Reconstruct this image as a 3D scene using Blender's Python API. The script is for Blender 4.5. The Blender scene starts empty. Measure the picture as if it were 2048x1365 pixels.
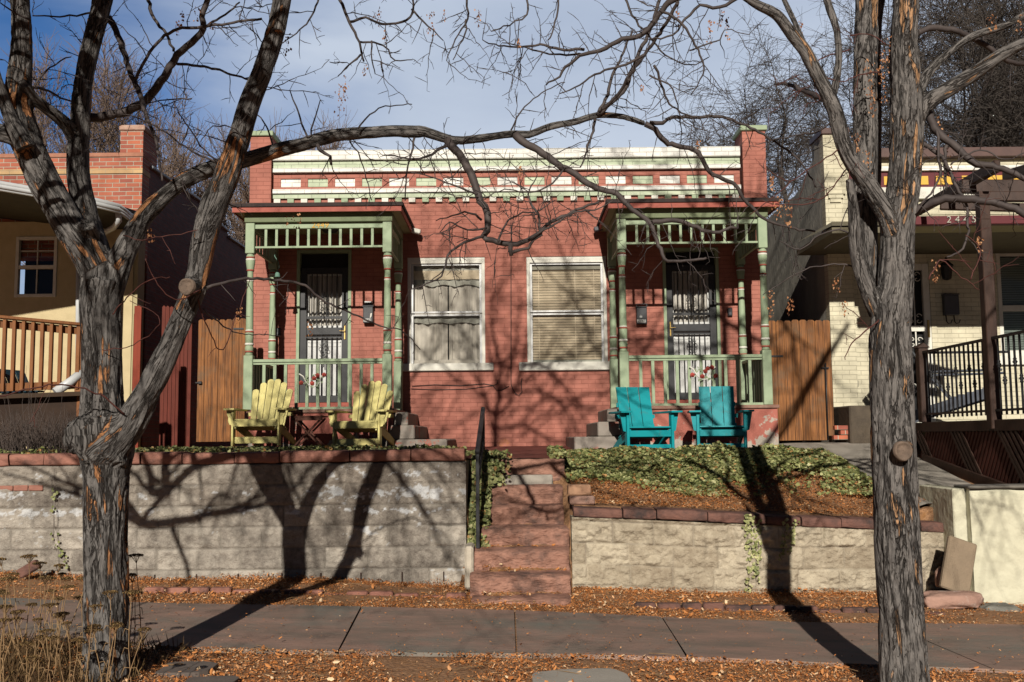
import bpy, math, random
import numpy as np
from mathutils import Vector, Matrix, noise as mnoise

# ------------------------------------------------------------------ camera
SC = bpy.context.scene
CAMZ = 1.45
PITCH = math.radians(5.5); ROLL = -0.0100
F = 1991.0; CX, CY = 1024.0, 682.5
cam_d = bpy.data.cameras.new("Camera"); cam_d.sensor_width = 36.0; cam_d.lens = 36.0*F/2048.0
cam_d.clip_start = 0.05; cam_d.clip_end = 3000
cam = bpy.data.objects.new("Camera", cam_d); SC.collection.objects.link(cam)
CM = Matrix.Rotation(math.pi/2+PITCH, 4, 'X') @ Matrix.Rotation(ROLL, 4, 'Z')
cam.matrix_world = Matrix.Translation((0, 0, CAMZ)) @ CM
SC.camera = cam
SC.render.resolution_x = 1024; SC.render.resolution_y = 682
SC.view_settings.view_transform = 'Standard'; SC.view_settings.look = 'None'
SC.view_settings.exposure = 0.06; SC.view_settings.gamma = 1.0
SC.cycles.diffuse_bounces = 1
CM3 = CM.to_3x3()
def P(px, py, Y):
    """the point of the street that the photograph shows at a pixel, at depth Y"""
    d = CM3 @ Vector(((px-CX)/F, (CY-py)/F, -1.0))
    return Vector((0, 0, CAMZ)) + d*(Y/d.y)
def hx(px, Y=15.4, py=650): return P(px, py, Y).x
def hz(py, Y=15.4, px=1024): return P(px, py, Y).z

# ------------------------------------------------------------------ light
SUN_EL = math.radians(25.0); SUN_AZ = math.radians(4.6)   # sun stands behind the camera, a little to the left
SDIR = Vector((-math.sin(SUN_AZ)*math.cos(SUN_EL), -math.cos(SUN_AZ)*math.cos(SUN_EL), math.sin(SUN_EL)))
sd = bpy.data.lights.new("Sun", 'SUN'); sd.energy = 5.0; sd.angle = math.radians(0.53); sd.color = (1.0, 0.94, 0.84)
so = bpy.data.objects.new("Sun", sd); SC.collection.objects.link(so)
so.rotation_euler = SDIR.to_track_quat('Z', 'Y').to_euler(); so.location = (0, -20, 30)
W = bpy.data.worlds.new("World"); SC.world = W; W.use_nodes = True
nt = W.node_tree; nt.nodes.clear()
def wn(t, **k):
    n = nt.nodes.new(t)
    for a, b in k.items(): setattr(n, a, b)
    return n
out = wn('ShaderNodeOutputWorld'); bg = wn('ShaderNodeBackground'); bg.inputs['Strength'].default_value = 0.05
sky = wn('ShaderNodeTexSky', sky_type='NISHITA', sun_disc=False)
sky.sun_elevation = SUN_EL; sky.sun_rotation = math.pi+SUN_AZ; sky.altitude = 1600; sky.air_density = 1.0; sky.dust_density = 0.6; sky.ozone_density = 1.5
tc = wn('ShaderNodeTexCoord')
mp = wn('ShaderNodeMapping'); mp.inputs['Scale'].default_value = (1.1, 1.0, 3.4); mp.inputs['Rotation'].default_value = (0, math.radians(-12), 0)
nz = wn('ShaderNodeTexNoise'); nz.inputs['Scale'].default_value = 1.6; nz.inputs['Detail'].default_value = 7; nz.inputs['Roughness'].default_value = 0.5; nz.inputs['Distortion'].default_value = 0.3
nt.links.new(tc.outputs['Generated'], mp.inputs['Vector']); nt.links.new(mp.outputs[0], nz.inputs['Vector'])
# clear hole of blue in the high thin cloud, toward the upper left of the view
hd = (CM3 @ Vector(((120-CX)/F, (CY-165)/F, -1.0))).normalized()
dist = wn('ShaderNodeVectorMath', operation='DISTANCE'); nt.links.new(tc.outputs['Generated'], dist.inputs[0]); dist.inputs[1].default_value = hd
addn = wn('ShaderNodeMath', operation='MULTIPLY_ADD'); nt.links.new(nz.outputs['Fac'], addn.inputs[0]); addn.inputs[1].default_value = 0.75; nt.links.new(dist.outputs['Value'], addn.inputs[2])
mr = wn('ShaderNodeMapRange', interpolation_type='SMOOTHSTEP'); nt.links.new(addn.outputs[0], mr.inputs['Value'])
mr.inputs['From Min'].default_value = 0.38; mr.inputs['From Max'].default_value = 0.72
# cloud only in the sky ahead; behind, sky cleared and dimmed to cut fill light
sp = wn('ShaderNodeSeparateXYZ'); nt.links.new(tc.outputs['Generated'], sp.inputs[0])
mr2 = wn('ShaderNodeMapRange', interpolation_type='SMOOTHSTEP'); nt.links.new(sp.outputs['Y'], mr2.inputs['Value'])
mr2.inputs['From Min'].default_value = 0.25; mr2.inputs['From Max'].default_value = 0.75
mr3 = wn('ShaderNodeMapRange', interpolation_type='SMOOTHSTEP'); nt.links.new(sp.outputs['Z'], mr3.inputs['Value']); mr3.inputs['From Min'].default_value = 0.45; mr3.inputs['From Max'].default_value = 0.75; mr3.inputs['To Min'].default_value = 1; mr3.inputs['To Max'].default_value = 0
m0 = wn('ShaderNodeMath', operation='MULTIPLY'); nt.links.new(mr3.outputs[0], m0.inputs[0]); nt.links.new(mr2.outputs[0], m0.inputs[1])
mm = wn('ShaderNodeMath', operation='MULTIPLY'); nt.links.new(mr.outputs[0], mm.inputs[0]); nt.links.new(m0.outputs[0], mm.inputs[1])
m2 = wn('ShaderNodeMath', operation='MULTIPLY'); nt.links.new(mm.outputs[0], m2.inputs[0]); m2.inputs[1].default_value = 0.97
cr = wn('ShaderNodeValToRGB'); nt.links.new(nz.outputs['Fac'], cr.inputs['Fac'])
cr.color_ramp.elements[0].position = 0.34; cr.color_ramp.elements[0].color = (7.6, 9.1, 11.9, 1)
cr.color_ramp.elements[1].position = 0.68; cr.color_ramp.elements[1].color = (11.4, 12.8, 15.0, 1)
dc = wn('ShaderNodeMixRGB'); nt.links.new(mr2.outputs[0], dc.inputs['Fac']); dc.inputs['Color1'].default_value = (0.10, 0.13, 0.19, 1); dc.inputs['Color2'].default_value = (0.42, 1.05, 1.7, 1)
dim = wn('ShaderNodeMixRGB', blend_type='MULTIPLY'); dim.inputs['Fac'].default_value = 1; nt.links.new(sky.outputs[0], dim.inputs['Color1']); nt.links.new(dc.outputs[0], dim.inputs['Color2'])
mx = wn('ShaderNodeMixRGB'); nt.links.new(m2.outputs[0], mx.inputs['Fac']); nt.links.new(dim.outputs[0], mx.inputs['Color1']); nt.links.new(cr.outputs[0], mx.inputs['Color2'])
nt.links.new(mx.outputs[0], bg.inputs['Color']); nt.links.new(bg.outputs[0], out.inputs['Surface'])

# ------------------------------------------------------------------ helpers
random.seed(7); RNG = np.random.default_rng(11)
ORG = {}
def tag(o, label=None, cat=None, group=None, kind=None):
    if label: o['label'] = label
    if cat: o['category'] = cat
    if group: o['group'] = group
    if kind: o['kind'] = kind
    return o
def thing(name, label, cat, loc=(0, 0, 0), group=None, rz=0.0):
    o = bpy.data.objects.new(name, None); SC.collection.objects.link(o)
    o.location = loc; o.rotation_euler = (0, 0, rz); o.empty_display_size = 0.2
    ORG[o.name] = Vector(loc)
    return tag(o, label, cat, group)
def copy_tree(o, parent=None):
    c = o.copy(); SC.collection.objects.link(c)
    if parent is not None:
        c.parent = parent
    for ch in [k for k in bpy.data.objects if k.parent == o]: copy_tree(ch, c)
    return c

class MB:
    def __init__(s): s.v = []; s.f = []; s.sm = []; s.att = None
    def add(s, vs, fs, smooth=False):
        b = len(s.v); s.v.extend([tuple(p) for p in vs]); s.f.extend([tuple(i+b for i in f) for f in fs]); s.sm.extend([smooth]*len(fs)); return s
    def box(s, x0, x1, y0, y1, z0, z1, bev=0.0):
        if x0 > x1: x0, x1 = x1, x0
        if y0 > y1: y0, y1 = y1, y0
        if z0 > z1: z0, z1 = z1, z0
        return s.obox(Vector(((x0+x1)/2, (y0+y1)/2, (z0+z1)/2)), Vector((1, 0, 0)), Vector((0, 1, 0)), Vector((0, 0, 1)), (x1-x0)/2, (y1-y0)/2, (z1-z0)/2, bev)
    def obox(s, c, ax, ay, az, hx_, hy, hz_, bev=0.0):
        """oriented box, optionally chamfered"""
        c = Vector(c); vs = []
        b = min(bev, hx_*0.9, hy*0.9, hz_*0.9)
        if b <= 0:
            for sx in (-1, 1):
                for sy in (-1, 1):
                    for sz in (-1, 1): vs.append(c+ax*hx_*sx+ay*hy*sy+az*hz_*sz)
            fs = [(0, 1, 3, 2), (4, 6, 7, 5), (0, 4, 5, 1), (2, 3, 7, 6), (0, 2, 6, 4), (1, 5, 7, 3)]
            return s.add(vs, fs)
        idx = {}
        for sx in (-1, 1):
            for sy in (-1, 1):
                for sz in (-1, 1):
                    for k in range(3):
                        d = [hx_, hy, hz_]
                        for j in range(3):
                            if j != k: d[j] -= b
                        idx[(sx, sy, sz, k)] = len(vs); vs.append(c+ax*d[0]*sx+ay*d[1]*sy+az*d[2]*sz)
        fs = []
        for sx in (-1, 1):
            q = [idx[(sx, a, bb, 0)] for a, bb in ((-1, -1), (1, -1), (1, 1), (-1, 1))]; fs.append(q if sx > 0 else q[::-1])
            q = [idx[(a, sx, bb, 1)] for a, bb in ((-1, -1), (1, -1), (1, 1), (-1, 1))]; fs.append(q[::-1] if sx > 0 else q)
            q = [idx[(a, bb, sx, 2)] for a, bb in ((-1, -1), (1, -1), (1, 1), (-1, 1))]; fs.append(q if sx > 0 else q[::-1])
        for a in (-1, 1):
            for e in (-1, 1):
                q = [idx[(a, e, -1, 0)], idx[(a, e, 1, 0)], idx[(a, e, 1, 1)], idx[(a, e, -1, 1)]]; fs.append(q)
                q = [idx[(a, -1, e, 0)], idx[(a, 1, e, 0)], idx[(a, 1, e, 2)], idx[(a, -1, e, 2)]]; fs.append(q)
                q = [idx[(-1, a, e, 1)], idx[(1, a, e, 1)], idx[(1, a, e, 2)], idx[(-1, a, e, 2)]]; fs.append(q)
                for g in (-1, 1): fs.append([idx[(a, e, g, 0)], idx[(a, e, g, 1)], idx[(a, e, g, 2)]])
        return s.add(vs, fs)
    def bar(s, a, b, w, h, up=(0, 0, 1), bev=0.0):
        """bar from a to b, w across, h along up"""
        a = Vector(a); b = Vector(b); d = b-a; L = d.length; d.normalize(); up = Vector(up)
        sx = d.cross(up)
        if sx.length < 1e-4: sx = Vector((1, 0, 0))
        sx.normalize(); u = sx.cross(d).normalized()
        return s.obox((a+b)/2, d, sx, u, L/2, w/2, h/2, bev)
    def tube(s, pts, rad, n=8, cap=True, smooth=True):
        pts = [Vector(p) for p in pts]; m = len(pts)
        if not hasattr(rad, '__len__'): rad = [rad]*m
        t = (pts[1]-pts[0]).normalized(); up = Vector((0, 0, 1)) if abs(t.z) < 0.9 else Vector((1, 0, 0))
        u = t.cross(up).normalized(); b0 = len(s.v)
        for i in range(m):
            t2 = (pts[min(i+1, m-1)]-pts[max(i-1, 0)])
            if t2.length > 1e-9: t2.normalize()
            else: t2 = t
            u = (u-t2*u.dot(t2))
            if u.length < 1e-6: u = t2.orthogonal()
            u.normalize(); w = t2.cross(u)
            for k in range(n):
                a = 2*math.pi*k/n; q = pts[i]+(u*math.cos(a)+w*math.sin(a))*rad[i]
                s.v.append((q.x, q.y, q.z))
        for i in range(m-1):
            for k in range(n):
                a = b0+i*n+k; b = b0+i*n+(k+1) % n
                s.f.append((a, b, b+n, a+n)); s.sm.append(smooth)
        if cap:
            s.f.append(tuple(b0+k for k in range(n))[::-1]); s.sm.append(False)
            s.f.append(tuple(b0+(m-1)*n+k for k in range(n))); s.sm.append(False)
        return s
    def lathe(s, cx, cy, prof, n=16, smooth=True):
        b0 = len(s.v)
        for z, r in prof:
            for k in range(n):
                a = 2*math.pi*k/n; s.v.append((cx+r*math.cos(a), cy+r*math.sin(a), z))
        for i in range(len(prof)-1):
            for k in range(n):
                a = b0+i*n+k; b = b0+i*n+(k+1) % n; s.f.append((a, b, b+n, a+n)); s.sm.append(smooth)
        s.f.append(tuple(b0+k for k in range(n))[::-1]); s.sm.append(False)
        s.f.append(tuple(b0+(len(prof)-1)*n+k for k in range(n))); s.sm.append(False)
        return s
    def prism(s, poly, axis, a0, a1):
        """extrude a 2-D outline: axis 'x' poly=(y,z), 'y' poly=(x,z), 'z' poly=(x,y)"""
        def mk(p, a):
            return {'x': (a, p[0], p[1]), 'y': (p[0], a, p[1]), 'z': (p[0], p[1], a)}[axis]
        n = len(poly); vs = [mk(p, a0) for p in poly]+[mk(p, a1) for p in poly]
        fs = [tuple(range(n))[::-1], tuple(range(n, 2*n))]+[(i, (i+1) % n, (i+1) % n+n, i+n) for i in range(n)]
        return s.add(vs, fs)
    def grid(s, V, smooth=True):
        """V: array (n,m,3)"""
        n, m = V.shape[:2]; b = len(s.v); s.v.extend(map(tuple, V.reshape(-1, 3)))
        for i in range(n-1):
            r = b+i*m
            for j in range(m-1):
                s.f.append((r+j, r+j+1, r+m+j+1, r+m+j)); s.sm.append(smooth)
        return s
    def quad(s, a, b, c, d): return s.add([a, b, c, d], [(0, 1, 2, 3)])
    def build(s, name, mat, parent=None, loc=None, label=None):
        o_ = Vector((0, 0, 0))
        if parent is not None: o_ = ORG.get(parent.name, o_)
        elif loc is not None: o_ = Vector(loc)
        V = np.array(s.v, dtype=float)-np.array(o_)
        me = bpy.data.meshes.new(name); me.from_pydata(V.tolist(), [], s.f); 
        me.polygons.foreach_set('use_smooth', s.sm)
        if s.att is not None:
            for k, (typ, dom, arr) in s.att.items():
                at = me.attributes.new(k, typ, dom)
                at.data.foreach_set('vector' if typ == 'FLOAT_VECTOR' else 'value', np.asarray(arr, dtype=np.float32).ravel())
        me.validate(); me.update(); me.materials.append(mat)
        o = bpy.data.objects.new(name, me); SC.collection.objects.link(o)
        if parent is not None: o.parent = parent; ORG[o.name] = o_
        elif loc is not None: o.location = o_; ORG[o.name] = o_
        if label: o['label'] = label
        return o

# value noise on arrays
def _h(ix, iy, iz, seed):
    h = (ix.astype(np.int64)*374761393+iy.astype(np.int64)*668265263+iz.astype(np.int64)*2147483647+seed*1013904223) & 0xffffffff
    h = ((h ^ (h >> 13))*1274126177) & 0xffffffff
    h = ((h ^ (h >> 16))*2246822519) & 0xffffffff
    return ((h ^ (h >> 15)) & 0xffffff)/float(0xffffff)
def vn(x, y, z, seed=0):
    x, y, z = np.broadcast_arrays(np.asarray(x, float), np.asarray(y, float), np.asarray(z, float))
    ix, iy, iz = np.floor(x), np.floor(y), np.floor(z); fx, fy, fz = x-ix, y-iy, z-iz
    fx = fx*fx*(3-2*fx); fy = fy*fy*(3-2*fy); fz = fz*fz*(3-2*fz)
    r = 0
    for a in (0, 1):
        for b in (0, 1):
            for c in (0, 1):
                w = (fx if a else 1-fx)*(fy if b else 1-fy)*(fz if c else 1-fz)
                r = r+w*_h(ix+a, iy+b, iz+c, seed)
    return r
def fbm(x, y, z, o=4, seed=0):
    r = 0; a = 0.5; s = 0
    for i in range(o):
        r = r+a*vn(x*2**i, y*2**i, z*2**i, seed+i); s += a; a *= 0.5
    return r/s

# ------------------------------------------------------------------ materials
def newmat(name):
    m = bpy.data.materials.new(name); m.use_nodes = True; t = m.node_tree; b = t.nodes['Principled BSDF']; return m, t, b
def N(t, typ, **k):
    n = t.nodes.new(typ)
    for a, b in k.items(): setattr(n, a, b)
    return n
def rgba(c): return (c[0], c[1], c[2], 1)
def M(name, c1, c2=None, scale=6, rough=0.8, bump=0.0, bscale=40, stretch=(1, 1, 1), spec=0.3, metal=0.0, c3=None, s3=2.0, t3=(0.58, 0.66), ramp=(0.3, 0.7), bst=None):
    m, t, b = newmat(name); L = t.links.new
    b.inputs['Roughness'].default_value = rough; b.inputs['Specular IOR Level'].default_value = spec; b.inputs['Metallic'].default_value = metal
    b.inputs['Base Color'].default_value = rgba(c1)
    if c2 is None and bump == 0: return m
    tc = N(t, 'ShaderNodeTexCoord'); mp = N(t, 'ShaderNodeMapping'); mp.inputs['Scale'].default_value = stretch
    L(tc.outputs['Object'], mp.inputs['Vector'])
    if c2 is not None:
        n = N(t, 'ShaderNodeTexNoise'); n.inputs['Scale'].default_value = scale; n.inputs['Detail'].default_value = 8; n.inputs['Roughness'].default_value = 0.62
        L(mp.outputs[0], n.inputs['Vector'])
        r = N(t, 'ShaderNodeValToRGB'); r.color_ramp.elements[0].position = ramp[0]; r.color_ramp.elements[1].position = ramp[1]
        r.color_ramp.elements[0].color = rgba(c1); r.color_ramp.elements[1].color = rgba(c2); L(n.outputs['Fac'], r.inputs['Fac'])
        col = r.outputs[0]
        if c3 is not None:
            n3 = N(t, 'ShaderNodeTexNoise'); n3.inputs['Scale'].default_value = s3; n3.inputs['Detail'].default_value = 10; n3.inputs['Roughness'].default_value = 0.7
            L(tc.outputs['Object'], n3.inputs['Vector'])
            r3 = N(t, 'ShaderNodeMapRange'); r3.inputs['From Min'].default_value = t3[0]; r3.inputs['From Max'].default_value = t3[1]; L(n3.outputs['Fac'], r3.inputs['Value'])
            x = N(t, 'ShaderNodeMixRGB'); L(r3.outputs[0], x.inputs['Fac']); L(col, x.inputs['Color1']); x.inputs['Color2'].default_value = rgba(c3); col = x.outputs[0]
        L(col, b.inputs['Base Color'])
    if bump:
        nb = N(t, 'ShaderNodeTexNoise'); nb.inputs['Scale'].default_value = bscale; nb.inputs['Detail'].default_value = 6
        mb_ = N(t, 'ShaderNodeMapping'); mb_.inputs['Scale'].default_value = bst or stretch; L(tc.outputs['Object'], mb_.inputs['Vector'])
        L(mb_.outputs[0], nb.inputs['Vector'])
        bp = N(t, 'ShaderNodeBump'); bp.inputs['Strength'].default_value = 1.0; bp.inputs['Distance'].default_value = bump
        L(nb.outputs['Fac'], bp.inputs['Height']); L(bp.outputs[0], b.inputs['Normal'])
    return m
def brickmat(name, c1, c2, mortar, bw=0.215, bh=0.0685, ms=0.004, plane='xz', bump=0.004, patch=None, patch_t=(0.6, 0.68), patch_s=1.6, grime=None, rough=0.75, fine=0.0015, msmooth=0.3, moff=0.0, patchlow=None):
    m, t, b = newmat(name); L = t.links.new; b.inputs['Roughness'].default_value = rough; b.inputs['Specular IOR Level'].default_value = 0.25
    g = N(t, 'ShaderNodeNewGeometry'); s = N(t, 'ShaderNodeSeparateXYZ'); L(g.outputs['Position'], s.inputs[0])
    c = N(t, 'ShaderNodeCombineXYZ'); L(s.outputs['X' if plane == 'xz' else 'Y'], c.inputs[0]); L(s.outputs['Z'], c.inputs[1])
    # a little wobble so courses are not ruled lines
    nw = N(t, 'ShaderNodeTexNoise'); nw.inputs['Scale'].default_value = 5; L(g.outputs['Position'], nw.inputs['Vector'])
    va = N(t, 'ShaderNodeVectorMath', operation='MULTIPLY_ADD'); L(nw.outputs['Color'], va.inputs[0]); va.inputs[1].default_value = (0.012, 0.008, 0); L(c.outputs[0], va.inputs[2])
    br = N(t, 'ShaderNodeTexBrick'); br.inputs['Scale'].default_value = 1; br.inputs['Brick Width'].default_value = bw; br.inputs['Row Height'].default_value = bh
    br.inputs['Mortar Size'].default_value = ms; br.inputs['Mortar Smooth'].default_value = msmooth; br.inputs['Bias'].default_value = 0
    br.inputs['Color1'].default_value = rgba(c1); br.inputs['Color2'].default_value = rgba(c2); br.inputs['Mortar'].default_value = rgba(mortar)
    L(va.outputs[0], br.inputs['Vector'])
    n = N(t, 'ShaderNodeTexNoise'); n.inputs['Scale'].default_value = 3; n.inputs['Detail'].default_value = 10; n.inputs['Roughness'].default_value = 0.7; L(g.outputs['Position'], n.inputs['Vector'])
    r = N(t, 'ShaderNodeMapRange'); r.inputs['From Min'].default_value = 0.3; r.inputs['From Max'].default_value = 0.7; r.inputs['To Min'].default_value = 0.78; r.inputs['To Max'].default_value = 1.14; L(n.outputs['Fac'], r.inputs['Value'])
    x = N(t, 'ShaderNodeMixRGB', blend_type='MULTIPLY'); x.inputs['Fac'].default_value = 1; L(br.outputs['Color'], x.inputs['Color1']); L(r.outputs[0], x.inputs['Color2'])
    col = x.outputs[0]
    if patch is not None:
        n3 = N(t, 'ShaderNodeTexNoise'); n3.inputs['Scale'].default_value = patch_s; n3.inputs['Detail'].default_value = 12; n3.inputs['Roughness'].default_value = 0.72; L(g.outputs['Position'], n3.inputs['Vector'])
        fac = n3.outputs['Fac']
        if patchlow is not None:     # wear gathers low down on the wall, where splashing reaches
            ml = N(t, 'ShaderNodeMapRange'); L(s.outputs['Z'], ml.inputs['Value']); ml.inputs['From Min'].default_value = patchlow[0]; ml.inputs['From Max'].default_value = patchlow[1]; ml.inputs['To Min'].default_value = patchlow[2]; ml.inputs['To Max'].default_value = 0
            ad = N(t, 'ShaderNodeMath', operation='ADD'); L(fac, ad.inputs[0]); L(ml.outputs[0], ad.inputs[1]); fac = ad.outputs[0]
        r3 = N(t, 'ShaderNodeMapRange'); r3.inputs['From Min'].default_value = patch_t[0]; r3.inputs['From Max'].default_value = patch_t[1]; L(fac, r3.inputs['Value'])
        y = N(t, 'ShaderNodeMixRGB'); L(r3.outputs[0], y.inputs['Fac']); L(col, y.inputs['Color1']); y.inputs['Color2'].default_value = rgba(patch); col = y.outputs[0]
    L(col, b.inputs['Base Color'])
    inv = N(t, 'ShaderNodeMath', operation='MULTIPLY'); L(br.outputs['Fac'], inv.inputs[0]); inv.inputs[1].default_value = -bump
    nf = N(t, 'ShaderNodeTexNoise'); nf.inputs['Scale'].default_value = 60; nf.inputs['Detail'].default_value = 5; L(g.outputs['Position'], nf.inputs['Vector'])
    ma = N(t, 'ShaderNodeMath', operation='MULTIPLY_ADD'); L(nf.outputs['Fac'], ma.inputs[0]); ma.inputs[1].default_value = fine; L(inv.outputs[0], ma.inputs[2])
    bp = N(t, 'ShaderNodeBump'); bp.inputs['Strength'].default_value = 1; bp.inputs['Distance'].default_value = 1.0; L(ma.outputs[0], bp.inputs['Height']); L(bp.outputs[0], b.inputs['Normal'])
    return m
def attrmat(name, stops, rough=0.75, trans=0.0, spec=0.2):
    """colour from the per-face 'tint' attribute"""
    m, t, b = newmat(name); L = t.links.new; b.inputs['Roughness'].default_value = rough; b.inputs['Specular IOR Level'].default_value = spec
    a = N(t, 'ShaderNodeAttribute', attribute_name='tint'); r = N(t, 'ShaderNodeValToRGB'); L(a.outputs['Fac'], r.inputs['Fac'])
    e = r.color_ramp.elements
    while len(e) < len(stops): e.new(0.5)
    for k, (p, c) in enumerate(stops): e[k].position = p; e[k].color = rgba(c)
    L(r.outputs[0], b.inputs['Base Color'])
    return m
def barkmat(name, gray1=(0.05, 0.046, 0.044), gray2=(0.195, 0.18, 0.168), orange=(0.43, 0.195, 0.08), thr=0.645):
    m, t, b = newmat(name); L = t.links.new; b.inputs['Roughness'].default_value = 0.85; b.inputs['Specular IOR Level'].default_value = 0.2
    a = N(t, 'ShaderNodeAttribute', attribute_name='bark'); fu = N(t, 'ShaderNodeAttribute', attribute_name='furrow')
    def noise(scale, sz, detail, dist=0.0, rough=0.6, off=(0, 0, 0)):
        mp = N(t, 'ShaderNodeMapping'); mp.inputs['Scale'].default_value = (1, 1, sz); mp.inputs['Location'].default_value = off; L(a.outputs['Vector'], mp.inputs['Vector'])
        n = N(t, 'ShaderNodeTexNoise'); n.inputs['Scale'].default_value = scale; n.inputs['Detail'].default_value = detail; n.inputs['Roughness'].default_value = rough; n.inputs['Distortion'].default_value = dist; L(mp.outputs[0], n.inputs['Vector']); return n.outputs['Fac']
    def math_(op, x, y=None, z=None):
        n = N(t, 'ShaderNodeMath', operation=op)
        for k, v in enumerate((x, y, z)):
            if v is None: continue
            if isinstance(v, (int, float)): n.inputs[k].default_value = v
            else: L(v, n.inputs[k])
        return n.outputs[0]
    def smooth(v, a_, b_, lo=0., hi=1.):
        n = N(t, 'ShaderNodeMapRange', interpolation_type='SMOOTHSTEP'); L(v, n.inputs['Value']); n.inputs['From Min'].default_value = a_; n.inputs['From Max'].default_value = b_; n.inputs['To Min'].default_value = lo; n.inputs['To Max'].default_value = hi; return n.outputs[0]
    base = noise(26, 0.35, 12, 0.2, 0.72)
    r1 = N(t, 'ShaderNodeValToRGB'); r1.color_ramp.elements[0].position = 0.3; r1.color_ramp.elements[1].position = 0.68; r1.color_ramp.elements[0].color = rgba(gray1); r1.color_ramp.elements[1].color = rgba(gray2); L(base, r1.inputs['Fac'])
    # long cracks: the zero line of a stretched noise
    c1 = noise(13, 0.13, 5, 0.9, 0.6); crack = smooth(math_('ABSOLUTE', math_('SUBTRACT', c1, 0.5)), 0.0, 0.030, 1, 0)
    c2 = noise(30, 0.16, 4, 0.8, 0.6, (3, 1, 2)); crack2 = smooth(math_('ABSOLUTE', math_('SUBTRACT', c2, 0.5)), 0.0, 0.03, 0.7, 0)
    # orange inner bark laid bare in long lens-shaped strips
    o1 = noise(17, 0.17, 6, 0.7, 0.55, (7, 2, 5)); o2 = noise(4.5, 0.4, 3, 0, 0.5, (1, 5, 9))
    om = math_('MULTIPLY_ADD', o2, 0.42, math_('MULTIPLY', o1, 0.72)); 
    om = math_('ADD', om, math_('MULTIPLY_ADD', fu.outputs['Fac'], 0.10, -0.05)); orange_f = smooth(om, thr, thr+0.022)
    edge = math_('MULTIPLY', smooth(om, thr-0.03, thr, 0, 1), smooth(om, thr, thr+0.012, 1, 0))
    no = noise(60, 0.2, 6); ro = N(t, 'ShaderNodeValToRGB'); ro.color_ramp.elements[0].position = 0.3; ro.color_ramp.elements[1].position = 0.7; ro.color_ramp.elements[0].color = rgba([c*0.4 for c in orange]); ro.color_ramp.elements[1].color = rgba([min(1, c*1.15+0.02) for c in orange]); L(no, ro.inputs['Fac'])
    def mix(f, A, B, bt='MIX'):
        x = N(t, 'ShaderNodeMixRGB', blend_type=bt); L(f, x.inputs['Fac']); L(A, x.inputs['Color1'])
        if isinstance(B, tuple): x.inputs['Color2'].default_value = B
        else: L(B, x.inputs['Color2'])
        return x.outputs[0]
    col = mix(crack2, r1.outputs[0], (0.03, 0.025, 0.022, 1)); col = mix(orange_f, col, ro.outputs[0]); col = mix(crack, col, (0.03, 0.025, 0.022, 1)); col = mix(math_('MULTIPLY', edge, 0.8), col, (0.02, 0.016, 0.014, 1))
    L(col, b.inputs['Base Color'])
    h = math_('MULTIPLY_ADD', base, 0.5, math_('MULTIPLY', crack, -0.8)); h = math_('ADD', h, math_('MULTIPLY', crack2, -0.35)); h = math_('ADD', h, math_('MULTIPLY', orange_f, -0.45)); h = math_('ADD', h, math_('MULTIPLY', noise(70, 0.3, 6), 0.35))
    bp = N(t, 'ShaderNodeBump'); bp.inputs['Strength'].default_value = 1; bp.inputs['Distance'].default_value = 0.016; L(h, bp.inputs['Height']); L(bp.outputs[0], b.inputs['Normal'])
    return m

WHITE = M('white_paint', (0.74, 0.72, 0.64), (0.62, 0.60, 0.52), 9, 0.6, 0.0015, 60, c3=(0.45, 0.42, 0.36), s3=5, t3=(0.66, 0.72))
GREEN = M('sage_paint', (0.33, 0.40, 0.26), (0.26, 0.33, 0.21), 8, 0.6, 0.0015, 60, c3=(0.42, 0.42, 0.33), s3=7, t3=(0.68, 0.73))
REDP = M('red_trim_paint', (0.36, 0.095, 0.065), (0.28, 0.07, 0.05), 8, 0.65, 0.001, 50)
REDBRICK = brickmat('painted_red_brick', (0.41, 0.158, 0.116), (0.375, 0.14, 0.103), (0.315, 0.112, 0.082), bump=0.003, patch=(0.36, 0.14, 0.07), patch_t=(0.66, 0.72), patch_s=2.6, patchlow=(1.25, 1.75, 0.08))
PARB_W = brickmat('white_painted_brick', (0.80, 0.79, 0.74), (0.77, 0.76, 0.71), (0.5, 0.48, 0.42), bump=0.003)
PARB_G = brickmat('sage_painted_brick', (0.52, 0.58, 0.42), (0.48, 0.55, 0.39), (0.33, 0.38, 0.27), bump=0.003)
PLINTH = brickmat('peeling_red_plinth', (0.40, 0.135, 0.10), (0.39, 0.125, 0.095), (0.39, 0.13, 0.097), bw=9, bh=9, ms=0.0, bump=0, patch=(0.40, 0.36, 0.30), patch_t=(0.585, 0.61), patch_s=3.2, fine=0.004, patchlow=(1.25, 1.6, 0.16))
STEPCON = brickmat('worn_concrete_steps', (0.27, 0.235, 0.2), (0.25, 0.22, 0.19), (0.25, 0.22, 0.19), bw=9, bh=9, ms=0.0, bump=0, patch=(0.36, 0.12, 0.085), patch_t=(0.56, 0.6), patch_s=4.0, fine=0.003)
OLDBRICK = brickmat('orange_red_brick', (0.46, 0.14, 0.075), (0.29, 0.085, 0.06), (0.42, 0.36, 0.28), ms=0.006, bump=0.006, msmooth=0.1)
OLDBRICK_SHADED = brickmat('orange_red_brick_shaded', (0.20, 0.055, 0.035), (0.13, 0.04, 0.03), (0.12, 0.09, 0.07), ms=0.006, bump=0.006, plane='yz')  # the same brick darkened; the side wall's shade is in the colour
CREAMBR = brickmat('cream_painted_brick', (0.62, 0.57, 0.42), (0.60, 0.55, 0.40), (0.42, 0.38, 0.27), bump=0.003)
STUCCO = M('yellow_stucco', (0.58, 0.475, 0.28), (0.48, 0.39, 0.225), 5, 0.9, 0.006, 70)
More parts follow.
